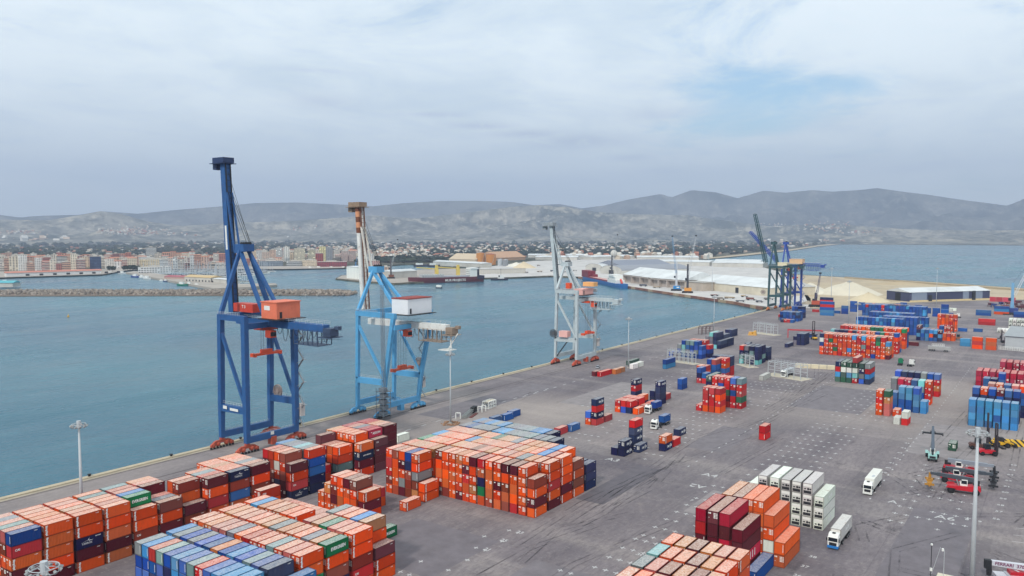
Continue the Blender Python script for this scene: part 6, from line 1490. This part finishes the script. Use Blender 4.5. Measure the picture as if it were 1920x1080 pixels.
q = G(1121, 690); root = thing('parked_car', 'small grey car on the quay road near the grey white crane', 'car', q, .3)
b = MB(); b.box(-2.1, -.85, .35, 2.1, .85, .9); b.build('body', paint(176, 180, 186, .35), root); b = MB(); b.ext([(-1.5, -.75, .9), (1.2, -.75, .9), (.7, -.75, 1.45), (-1.1, -.75, 1.45)], (0, 1.5, 0)); b.build('cabin', GLASS, root); b = MB(); b.box(-1.05, -.7, 1.45, .65, .7, 1.49); b.build('roof', paint(176, 180, 186, .35), root)
for x in (-1.3, 1.3):
    for s in (-1, 1): wheel(root, x, s*.8, .32, .2)
# ------------------------------------------------------------------ container lifts
RED = paint(196, 28, 44, .45, .2, .5); CHAR = paint(70, 76, 84, .5, .2, .4)
def bigwheel(root, x, y, r=.85, w=.6): b = MB(); b.tube((x, y-w/2, r), (x, y+w/2, r), r, 16); o = b.build('wheel', RUBBER, root); b = MB(); b.tube((x, y-w/2-.02, r), (x, y+w/2+.02, r), r*.42, 10); b.build('rim', DARK, o)
def stacker(label, px, py, rz, body, boomm, up=0.02, ext=10.5, spread=True, spcol=None, txt=None, turn=0.0, cabm=WHITE, size=1.0):
    """drives towards its own +x; px, py under its middle"""
    q = G(px, py); root = thing('reach_stacker', label, 'reach stacker', q, rz, 'reach stackers'); root.scale = (size,)*3
    b = MB(); b.ext([(-3.6, -1.3, .9), (3.6, -1.3, .9), (3.8, -1.3, 1.7), (1.4, -1.3, 2.0), (-1.0, -1.3, 2.1), (-2.6, -1.3, 2.5), (-3.9, -1.3, 2.2), (-4.0, -1.3, 1.2)], (0, 2.6, 0)); bo = b.build('body', body, root)
    b = MB()
    for s in (-1, 1): b.ext([(1.7, s*1.3, 1.5), (2.2, s*1.3, 2.1), (3.6, s*1.3, 2.1), (4.1, s*1.3, 1.5)], (0, s*.8, 0))
    b.build('mudguard', body, root)
    for s in (-1, 1): bigwheel(root, 2.9, s*1.55, .88, .95); bigwheel(root, -2.9, s*1.15, .82, .6)
    c = MB(); c.ext([(-.9, -.75, 2.05), (.8, -.75, 2.05), (.9, -.75, 2.9), (.4, -.75, 3.7), (-.9, -.75, 3.7)], (0, 1.5, 0)); cb_ = c.build('cab', cabm, root); g = MB(); g.box(-.75, -.78, 2.6, .55, .78, 3.5); g.box(-.93, -.6, 2.5, .93, .6, 3.5) if False else None; g.build('cab_window', GLASS, cb_)
    p = Vector((-2.9, 0, 3.7)); d = Vector((math.cos(up), 0, math.sin(up))); e = p+d*ext
    b = MB(); b.beam(p+Vector((0, 0, -1.3)), p, .5, 1.6, side=(0, 1, 0)); b.build('boom_support', DARK, root)
    b = MB(); b.beam(p, e, .95, 1.1, .85, .9, side=(0, 1, 0)); bm = b.build('boom', boomm, root)
    b = MB(); b.beam(p+d*5+Vector((0, 0, -.2)), e+d*1.6, .68, .7, side=(0, 1, 0)); b.build('inner_boom', boomm, bm)
    if txt: text(txt, .62, WHITE, bm, p+d*3.2+Vector((0, -.49, .05)), d, Vector((-d.z, 0, d.x)), .02)
    b = MB(); 
    for s in (-.75, .75): b.tube((1.0, s, 1.6), p+d*4.6+Vector((0, s*.5, -.4)), .16, 8)
    b.build('lift_ram', STEEL, root)
    hd = e+d*1.6; b = MB(); b.tube(hd, hd+Vector((.1, 0, -1.6)), .35, 8); b.cb(hd+Vector((.1, 0, -1.9)), (1.6, 1.6, .5))
    b.cb(hd+Vector((.1, 0, -2.3)), (1.1, 6.0, .45))
    for s in (-1, 1): b.cb(hd+Vector((.1, s*3.0, -2.4)), (2.3, .35, .5)); b.cb(hd+Vector((.1, s*3.0, -2.75)), (.4, .3, .4))
    b.build('spreader', spcol or DARK, root)
    b = MB(); b.box(-4.06, -.9, 1.3, -3.98, .9, 2.0); b.build('rear_grille', DARK, root)
    return root
LG = paint(150, 196, 190, .5, .2)
# the one that shows us its back: boom up and away
stacker('grey green reach stacker with raised boom, facing away', 1748, 861, math.radians(8), LG, paint(84, 94, 106, .5), .62, 9.0)
stacker('nearest red reach stacker with dark boom and pale cab frame', 1810, 925, math.radians(178), RED, CHAR, .03, 9.5, txt='HYSTER', size=1.12, spcol=paint(170, 120, 40, .6)) if False else None
def at_(px, py): return G(px, py)
stacker('nearest red reach stacker with dark lettered boom, white framed cab', 1806, 924, math.radians(97), RED, CHAR, .06, 9.2, txt=None, size=1.1, spcol=paint(176, 124, 44, .6))
stacker('second red reach stacker, its boom pointing right', 1794, 905, math.radians(-86), RED, CHAR, .0, 9.8, size=1.1)
stacker('third red reach stacker with pale grey boom, behind the others', 1798, 889, math.radians(-86), RED, paint(136, 142, 152, .5), .0, 9.8, size=1.1)
# empty handlers with upright masts
def handler(label, px, py, rz, body, mh=12):
    q = G(px, py); root = thing('empty_handler', label, 'container lift', q, rz, 'empty container handlers')
    b = MB(); b.ext([(-2.6, -1.2, .8), (2.0, -1.2, .8), (2.2, -1.2, 1.7), (-.6, -1.2, 2.0), (-2.4, -1.2, 2.2), (-3.0, -1.2, 1.6)], (0, 2.4, 0)); b.build('body', body, root)
    for s in (-1, 1): bigwheel(root, 1.8, s*1.45, .8, .8); bigwheel(root, -2.0, s*1.1, .7, .5)
    b = MB()
    for s in (-.7, .7): b.beam((2.7, s, .4), (2.7, s, mh), .32, .5); b.beam((3.0, s, .6), (3.0, s, mh*.62), .24, .4)
    for z in (1.2, mh*.5, mh-.2): b.box(2.6, -.75, z, 2.85, .75, z+.35)
    b.build('mast', paint(58, 48, 52, .6), root)
    b = MB()
    for x in (-1.0, .7):
        for s in (-.7, .7): b.beam((x, s, 2.0), (x, s, 3.8), .14)
    b.box(-1.1, -.78, 3.75, .8, .78, 3.9); c = b.build('cab', DARK, root); b = MB(); b.box(-.9, -.68, 2.2, .6, .68, 3.6); b.build('cab_window', GLASS, c)
    b = MB(); b.cb((3.5, 0, 3.2), (.5, 6.0, .6)); b.cb((3.4, 0, 4.0), (.4, 2.0, 1.2))
    for s in (-3, 3): b.cb((3.9, s, 3.1), (1.2, .4, .4))
    b.build('spreader', DARK, root); return root
handler('red empty container handler with tall dark mast, before the striped barrier', 1851, 853, math.radians(-62), RED, 11); handler('dark handler with tall mast left behind the red one', 1834, 842, math.radians(-75), paint(92, 60, 50, .6), 13)
handler('dark empty handler standing right of the far red stack', 1796, 637, math.radians(100), paint(150, 96, 60, .6), 14); handler('yellow handler with dark mast left of the far red block', 1527, 637, math.radians(30), YEL, 13); handler('dark handler among the white fences at the right', 1886, 643, math.radians(80), paint(70, 50, 60, .6), 9)
# yellow wheel loader, striped barrier
q = G(1876, 838); root = thing('wheel_loader', 'yellow wheel loader in front of the striped barrier', 'wheel loader', q, math.radians(-63)); b = MB(); b.ext([(-3.4, -1.2, 1.0), (.4, -1.2, 1.0), (.4, -1.2, 2.0), (-3.0, -1.2, 2.3)], (0, 2.4, 0)); b.build('body', YEL, root)
b = MB(); b.ext([(-.6, -.8, 2.0), (.9, -.8, 2.0), (.7, -.8, 3.5), (-.5, -.8, 3.5)], (0, 1.6, 0)); b.build('cab', DARK, root); b = MB(); b.box(.6, -.6, 1.0, 3, .6, 1.5)
for s in (-.6, .6): b.beam((.8, s, 2.2), (4.2, s, 1.2), .3, .4)
b.build('lift_arm', YEL, root); b = MB(); b.ext([(4.2, -1.5, .4), (5.2, -1.5, .3), (4.6, -1.5, 1.6), (4.1, -1.5, 1.4)], (0, 3, 0)); b.build('bucket', DARK, root)
for x in (-2.2, 1.8):
    for s in (-1, 1): bigwheel(root, x, s*1.25, .85, .6)
m, t, p = newmat('striped_barrier'); tcn = t.nodes.new('ShaderNodeTexCoord'); sp_ = t.nodes.new('ShaderNodeSeparateXYZ'); t.links.new(tcn.outputs['Object'], sp_.inputs[0])
s1 = t.nodes.new('ShaderNodeMath'); s1.operation = 'ADD'; t.links.new(sp_.outputs[0], s1.inputs[0]); t.links.new(sp_.outputs[2], s1.inputs[1]); s2 = t.nodes.new('ShaderNodeMath'); s2.operation = 'WRAP'; t.links.new(s1.outputs[0], s2.inputs[0]); s2.inputs[1].default_value = 2.0; s2.inputs[2].default_value = 0.0
s3 = t.nodes.new('ShaderNodeMath'); s3.operation = 'GREATER_THAN'; t.links.new(s2.outputs[0], s3.inputs[0]); s3.inputs[1].default_value = 1.15
t.links.new(mx(t, s3.outputs[0], C(226, 180, 44), C(40, 34, 32)), p.inputs['Base Color']); p.inputs['Roughness'].default_value = .6
A, B_ = G(1862, 833), G(1960, 841); d = B_-A
for i in range(3):
    b = MB(); b.ext([(0, -.7, 0), (0, .7, 0), (0, .35, 2.3), (0, -.35, 2.3)], (d.length/3-.12, 0, 0)); o = b.build('striped_barrier', m); o.location = A+d*i/3; o.rotation_euler = (0, 0, math.atan2(d.y, d.x)); tag(o, 'yellow and black striped barrier block, %s from the left' % ORD[i], 'barrier', 'striped barrier blocks')
# mobile crane at the lower right corner, jib folded over
q = G(1933, 1093); root = thing('mobile_crane', 'white mobile crane with lettered jib at the bottom right corner', 'mobile crane', q, math.radians(112))
WC = paint(206, 206, 212, .45, .15, .4)
b = MB(); b.box(-4.5, -1.3, .9, 5.0, 1.3, 1.7); b.build('carrier', paint(190, 194, 200, .5), root)
for x in (-3.4, -1.8, 2.0, 3.6):
    for s in (-1, 1): bigwheel(root, x, s*1.15, .7, .5)
JA, JB = Vector((-3.0, .4, 3.2)), Vector((8.2, .4, 4.0)); d = (JB-JA).normalized()
b = MB(); b.beam(JA, JB, .9, 1.5, .8, 1.0, side=(0, 1, 0)); j = b.build('jib', WC, root)
nrm = Vector((0, 1, 0)); text('FERRARI  370', 1.0, paint(120, 40, 90, .6), j, JA+d*7.6+Vector((0, .49, .05)), -d, Vector((-d.z, 0, d.x)), .02)
b = MB(); b.cb(JB+Vector((.5, 0, -.4)), (1.3, 1.0, 1.9)); b.cb(JB+Vector((.2, 0, -1.8)), (.9, .7, 1.0)); b.tube(JB+Vector((.2, 0, -2.3)), JB+Vector((.2, 0, -2.9)), .5, 8); b.build('jib_head', DARK, root)
b = MB(); b.ext([(-1.2, -.5, 1.7), (1.0, -.5, 1.7), (.9, -.5, 3.3), (-1.0, -.5, 3.3)], (0, 1.3, 0)); c = b.build('cab', BLACK, root); b = MB(); b.box(1.5, -1.1, 1.7, 4.4, 1.1, 2.4); b.build('engine_cover', RED, root)
b = MB(); b.tube((1.4, .4, 1.7), (4.6, .4, 3.4), .16, 8); b.build('lift_ram', WC, root)
b = MB(); b.box(5.0, -1.25, .7, 7.2, 1.25, 1.5); b.build('front_deck', WC, root)
# small pole, sign and hut roof at the bottom edge
q = G(1743, 1132); root = thing('weather_post', 'thin dark post with small white instruments at the bottom edge', 'post', q); b = MB(); b.tube((0, 0, 0), (0, 0, 12.5), .07, 6); b.build('pole', DARK, root); b = MB(); b.tube((.1, 0, 6.9), (.1, 0, 7.5), .24, 8); b.tube((0, 0, 12.3), (0, 0, 12.6), .22, 8); b.build('instrument', WHITE, root)
q = G(1767, 1135); root = thing('weather_post', 'thin pale post with white lamp left of the lamp mast foot', 'post', q); b = MB(); b.tube((0, 0, 0), (0, 0, 11.6), .05, 6); b.tube((0, 2.2, 6), (0, .7, 12), .04, 5); b.build('pole', GALV, root); b = MB(); b.tube((0, .3, 11.3), (0, .3, 11.8), .22, 8); b.build('instrument', WHITE, root)
q = G(1790, 1150); root = thing('gate_hut', 'flat cream hut roof just showing at the bottom edge', 'hut', q, 0); b = MB(); b.box(-2, -3.4, 0, 4, 3.4, 5.6); b.build('wall', CONC, root); b = MB(); b.box(-2.3, -3.7, 5.6, 4.3, 3.7, 5.9); b.build('roof', paint(214, 206, 184, .8), root)
# ------------------------------------------------------------------ steel frames in the yard
def frame(label, p0, p1, depth, h, nb, name='wash_gantry', slab=True, col=GALV, r=.14):
    A, B = G(*p0), G(*p1); d = B-A; L = d.length; root = thing(name, label, 'frame', A, math.atan2(d.y, d.x))
    if slab: b = MB(); b.box(-2, -2, 0, L+2, depth+2, .14); b.build('concrete_slab', paint(196, 186, 166, .9), root)
    b = MB()
    for i in range(nb+1):
        x = L*i/nb
        for y in (0, depth): b.beam((x, y, .1), (x, y, h), r*2)
        b.beam((x, 0, h), (x, depth, h), r*1.6)
    for y in (0, depth):
        for z in (h*.45, h*.72, h): b.beam((0, y, z), (L, y, z), r*1.4)
        for i in range(nb): b.beam((L*i/nb, y, h*.72), (L*(i+.5)/nb, y, h), r); 
    b.build('posts_and_rails', col, root)
    b = MB()
    for z in (h+.5, h+1.0): 
        for y in (0, depth): b.beam((0, y, z), (L, y, z), .08)
    for i in range(nb*2+1):
        for y in (0, depth): b.beam((L*i/nb/2, y, h), (L*i/nb/2, y, h+1), .08)
    b.build('handrail', GALV, root); return root
frame('long galvanised reefer rack in front of the blue far stack', (1251, 676), (1299, 683), 3, 6.4, 6)
frame('galvanised frame with railings behind the white box', (1440, 703), (1501, 713), 6, 7.2, 5)
frame('pale thin frame on the slab beside the yellow machine', (1412, 624), (1450, 629), 5, 7.5, 3); frame('short galvanised frame right of the blue and red stack', (1389, 684), (1405, 689), 3, 6, 2)
frame('low dark container frame behind the far blue stack', (1315, 628), (1337, 626), 3, 6, 3, slab=False, col=paint(96, 72, 72, .7))
def barriers(label, p0, p1, n, col, h=2.4): 
    A, B = G(*p0), G(*p1); d = B-A; root = thing('fence', label, 'fence', A, math.atan2(d.y, d.x)); L = d.length
    for i in range(n):
        b = MB(); x0, x1 = L*i/n+.08, L*(i+1)/n-.08
        for x in (x0, (x0+x1)/2, x1): b.beam((x, 0, 0), (x, 0, h), .14)
        for z in (.2, h*.5, h): b.beam((x0, 0, z), (x1, 0, z), .14)
        b.build('fence_panel', col, root)
barriers('white railing fence at the foot of the grey warehouse', (1872, 655), (1925, 660), 12, WHITE); barriers('white railing fence right of the parked red boxes', (1747, 651), (1771, 651.5), 6, WHITE)
q = G(1410, 629); root = thing('straddle_cradle', 'yellow machine frame on the concrete slab', 'machine', q, .2); b = MB(); b.box(0, -3, 0, 6, 3, .8); b.box(.5, -2.6, .8, 5.5, -1, 3.2); b.box(1, .4, .8, 4, 2.6, 2.4); b.build('body', paint(222, 170, 86, .6, .3), root); b = MB(); b.box(4.4, -.8, .8, 5.6, 2.6, 2.2); b.build('engine_cover', YEL, root)
q = G(1541, 691.5); root = thing('concrete_kerb_block', 'long cream block wall left of the wide mixed stack', 'barrier', q, -math.pi/2+.25)
for i in range(6): b = MB(); b.box(-14+i*4.2, -1, 0, -10-.1+i*4.2, 1, 2.2); b.build('block', paint(226, 212, 180, .9, .3), root)
q = G(1509, 634); root = thing('red_spreader_beam', 'red lifting beam standing over a blue box', 'spreader', q, -math.pi/2+.3); b = MB(); b.box(-12, -.6, 5.4, 12, .6, 6.2)
for x in (-11.6, 11.6): b.beam((x, 0, 0), (x, 0, 5.6), .6)
b.build('beam', RED, root)
# odd gear along the quay road
q = G(859, 784.5)
def trestle(lab, px, py, L_, rz, col=WHITE):
    q = G(px, py); root = thing('steel_trestle', lab, 'trestle', q, rz, 'trestles left on the quay road'); b = MB()
    for x in (0, L_):
        for y in (-1, 1): b.beam((x, y, 0), (x, y, 2.4), .3)
        b.beam((x, -1, 2.4), (x, 1, 2.4), .3)
    b.build('stand', col, root); return root
trestle('white arched trestle at the near end of the dark gangway', 859, 785, .2, .3); trestle('white trestle under the far end of the dark gangway', 900, 773, 3.0, .1)
q = G(878, 780); root = thing('gangway', 'folded grey gangway lying between the white trestles', 'gangway', q, .35); b = MB(); lattice(b, (-6, 0, 1), (8, 0, 1.6), 1.4, .9, 12, .1); b.build('truss', paint(150, 156, 154, .6), root); b = MB(); b.box(5, -.8, .3, 9.5, .8, 2.4); b.build('turntable', BLACK, root); b = MB(); b.box(-3, -2.6, 0, 5, -1.4, .3); b.build('deck_plate', paint(110, 60, 54, .8), root)
q = G(916, 767); root = thing('bulk_hopper_frame', 'white open steel crate on the quay road', 'crate', q, .08); b = MB()
for x in (0, 2, 4, 6):
    for y in (0, 3): b.beam((x, y, 0), (x, y, 3), .35)
    b.beam((x, 0, 3), (x, 3, 3), .3); b.beam((x, 0, .2), (x, 3, .2), .3)
for y in (0, 3):
    for z in (.2, 1.6, 3): b.beam((0, y, z), (6, y, z), .3)
    for x in (0, 2, 4): b.beam((x, y, .2), (x+2, y, 3), .2)
b.build('posts', WHITE, root); b = MB(); b.box(.3, .3, 2.6, 5.7, 2.7, 2.8); b.build('tray', paint(226, 196, 130, .7), root)
# heap of gear at the right edge under the blue crane
r_ = random.Random(9)
for i in range(10):
    q = G(1858+i*7+r_.uniform(-3, 3), 576+r_.uniform(-6, 8)); root = thing('dock_hopper' if i % 3 == 0 else 'grab_bucket', '%s piece of dark dock gear from the left, under the right hand crane' % ORD[i], 'dock gear', q, r_.uniform(0, 3), 'dock gear under the right hand crane')
    b = MB(); s = r_.uniform(2, 4.5); 
    for xx in (-s, s):
        for yy in (-1.5, 1.5): b.beam((xx, yy, 0), (xx*.8, yy*.8, 4), .4)
    b.ext([(-s, -1.6, 4), (s, -1.6, 4), (s*.3, -1.6, 1.6), (-s*.3, -1.6, 1.6)], (0, 3.2, 0)); b.build('frame', paint(*r_.choice([(96, 40, 50), (60, 50, 60), (126, 60, 56), (150, 130, 110), (44, 60, 120)]), .7), root)
q = G(1875, 566); root = thing('red_container_row', 'row of red boxes under the sea wall at the right', 'container', q, -math.pi/2); 
for i in range(4): b = MB(); b.box(-10+i*6.2, 0, 0, -4.1+i*6.2, 2.4, 5.2); b.build('box', paint(*[(196, 56, 70), (176, 50, 60), (206, 70, 90), (190, 60, 62)][i], .6), root)
# ------------------------------------------------------------------ painted marks on the ground
PT = paint(200, 198, 196, .8, .5, .9); marks = MB()
def cross(x, y, s=.75, z=.014, w=.13): marks.quad((x-s, y-w, z), (x+s, y-w, z), (x+s, y+w, z), (x-s, y+w, z)); marks.quad((x-w, y-s, z+.004), (x+w, y-s, z+.004), (x+w, y+s, z+.004), (x-w, y+s, z+.004))
r_ = random.Random(12)
def crosses(x0, x1, y0, n, dx=6.86, dy=2.76, keep=.9, s=.75):
    x = x0
    while x <= x1:
        for j in range(n):
            if r_.random() < keep and not occ(x, y0+j*dy, .5) and not occ(x+2, y0+j*dy, .5): cross(x, y0+j*dy, s*r_.uniform(.8, 1.05), w=.15)
        x += dx
crosses(113, 176, 69.3, 7, keep=.97, s=.85); crosses(107, 150, 88.6, 3, keep=.6); crosses(178, 232, 66, 8); crosses(236, 330, 64, 7, keep=.85); crosses(240, 345, 112, 7, keep=.75); crosses(345, 450, 60, 8, keep=.8); crosses(345, 445, 108, 9, keep=.7)
crosses(225, 300, 20, 7, keep=.8); crosses(250, 330, 142, 7, keep=.5); crosses(300, 420, 160, 6, keep=.5); crosses(120, 165, 112, 4, keep=.4)
def dashes(x0, x1, y, L_=2.2, gap=6.6, w=.35):
    x = x0
    while x < x1: marks.quad((x, y-w, .014), (x+L_, y-w, .014), (x+L_, y+w, .014), (x, y+w, .014)); x += gap
for y in (99.5, 44.5): dashes(240, 520, y, 1.3, 6.86, .2)
dashes(300, 470, 206, 3, 9, .2); dashes(150, 330, 207, 3, 9, .2)
for y in (): marks.quad((150, y-.035, .013), (480, y-.035, .013), (480, y+.035, .006), (150, y+.035, .013))
for (a, b2) in [((1900, 1003), (1960, 1010)), ((1897, 1015), (1960, 1023)), ((1905, 990), (1950, 994))]:
    A, B_ = G(*a), G(*b2); d = (B_-A).normalized(); s_ = Vector((-d.y, d.x, 0))*.09; marks.quad(*[v+Vector((0, 0, .016)) for v in (A-s_, A+s_, B_+s_, B_-s_)])
stuff(tag(marks.build('ground_markings', PT), 'white crosses and lines painted on the yard pavement', 'markings')); 
o = bpy.data.objects['ground_markings']; o['kind'] = 'structure'
def gtext(s, px, py, size, rot=0, bold=.03):
    q = G(px, py, .02); m_ = lettermesh(s, size, bold, PT); o = obj('painted_number', m_, None, None, q, -math.pi/2+rot); return struct(o)
for s, px, py, sz, ro in [('A3', 1149, 862, 4.2, 0), ('A4', 1331, 891, 4.2, 0), ('A2', 1308, 911, 4.2, math.pi), ('A6', 1772, 971, 4.2, 0), ('A', 1674, 941, 3.6, 0), ('38', 1524, 1044, 1.8, 0), ('37', 1509, 1062, 1.8, 0), ('36', 1495, 1079, 1.8, 0), ('27', 548, 978, 1.6, 0), ('21', 914, 1030, 2, 0), ('23', 975, 998, 2, 0), ('7', 1297, 938, 1.8, 0), ('25', 945, 1013, 2, 0),
        ('56', 1868, 973, 1.8, 0), ('57', 1873, 959, 1.8, 0), ('58', 1876, 947, 1.8, 0), ('59', 1881, 935, 1.8, 0), ('60', 1884.5, 923, 1.8, 0), ('61', 1888, 912, 1.8, 0), ('62', 1891, 901, 1.8, 0), ('63', 1894.5, 890, 1.8, 0), ('64', 1898, 881, 1.8, 0), ('65', 1901, 872, 1.8, 0), ('39', 1657, 886, 1.8, 0), ('40', 1665, 877, 1.8, 0), ('41', 1672, 868, 1.8, 0), ('42', 1680, 859, 1.8, 0), ('43', 1687, 849, 1.8, 0), ('44', 1694, 840, 1.8, 0), ('45', 1701, 831, 1.8, 0), ('46', 1706, 822, 1.8, 0),
        ('8', 1813, 974, 1.8, 0), ('9', 1837, 978, 1.8, 0), ('30', 1200, 1040, 2, 0)]: gtext(s, px, py, sz, ro)
# villages on the slopes: find where the line of sight meets the hills
bpy.context.view_layer.update()
dg = bpy.context.evaluated_depsgraph_get(); hp = []
for (px, py) in VILL:
    hit, loc, nor, idx, ob, mt = sc.ray_cast(dg, Vector((0, 0, CH)) + ray(px, py).normalized()*5200, ray(px, py).normalized(), distance=12000)
    if hit and ob.name in ('mountains', 'foothills'):
        s = random.uniform(9, 20); hp.append((0, loc.x, loc.y, loc.z-3, s, s*.8, s*.55, random.uniform(0, 3), random.choice(HC)))
if hp: tag(stuff(scatter('hillside_villages', HOUSE, [hb], hp)), 'white villas of hillside villages on the lower mountain slopes', 'houses')
# the air between here and the mountains
b = MB(); b.box(-16900, -16900, -12, 16900, 16900, 1400); hz = b.build('haze')
m = bpy.data.materials.new('haze_air'); m.use_nodes = True; t = m.node_tree
t.nodes.remove(t.nodes['Principled BSDF']); v = t.nodes.new('ShaderNodeVolumePrincipled')
v.inputs['Color'].default_value = (.66, .77, 1.0, 1); v.inputs['Density'].default_value = 1.15e-4; v.inputs['Anisotropy'].default_value = .1
t.links.new(v.outputs[0], t.nodes['Material Output'].inputs['Volume']); hz.data.materials.append(m)
m.cycles.homogeneous_volume = True if hasattr(m.cycles, 'homogeneous_volume') else None
hz['kind'] = 'stuff'; hz['label'] = 'thin bluish haze filling the air over the bay'; hz['category'] = 'haze'
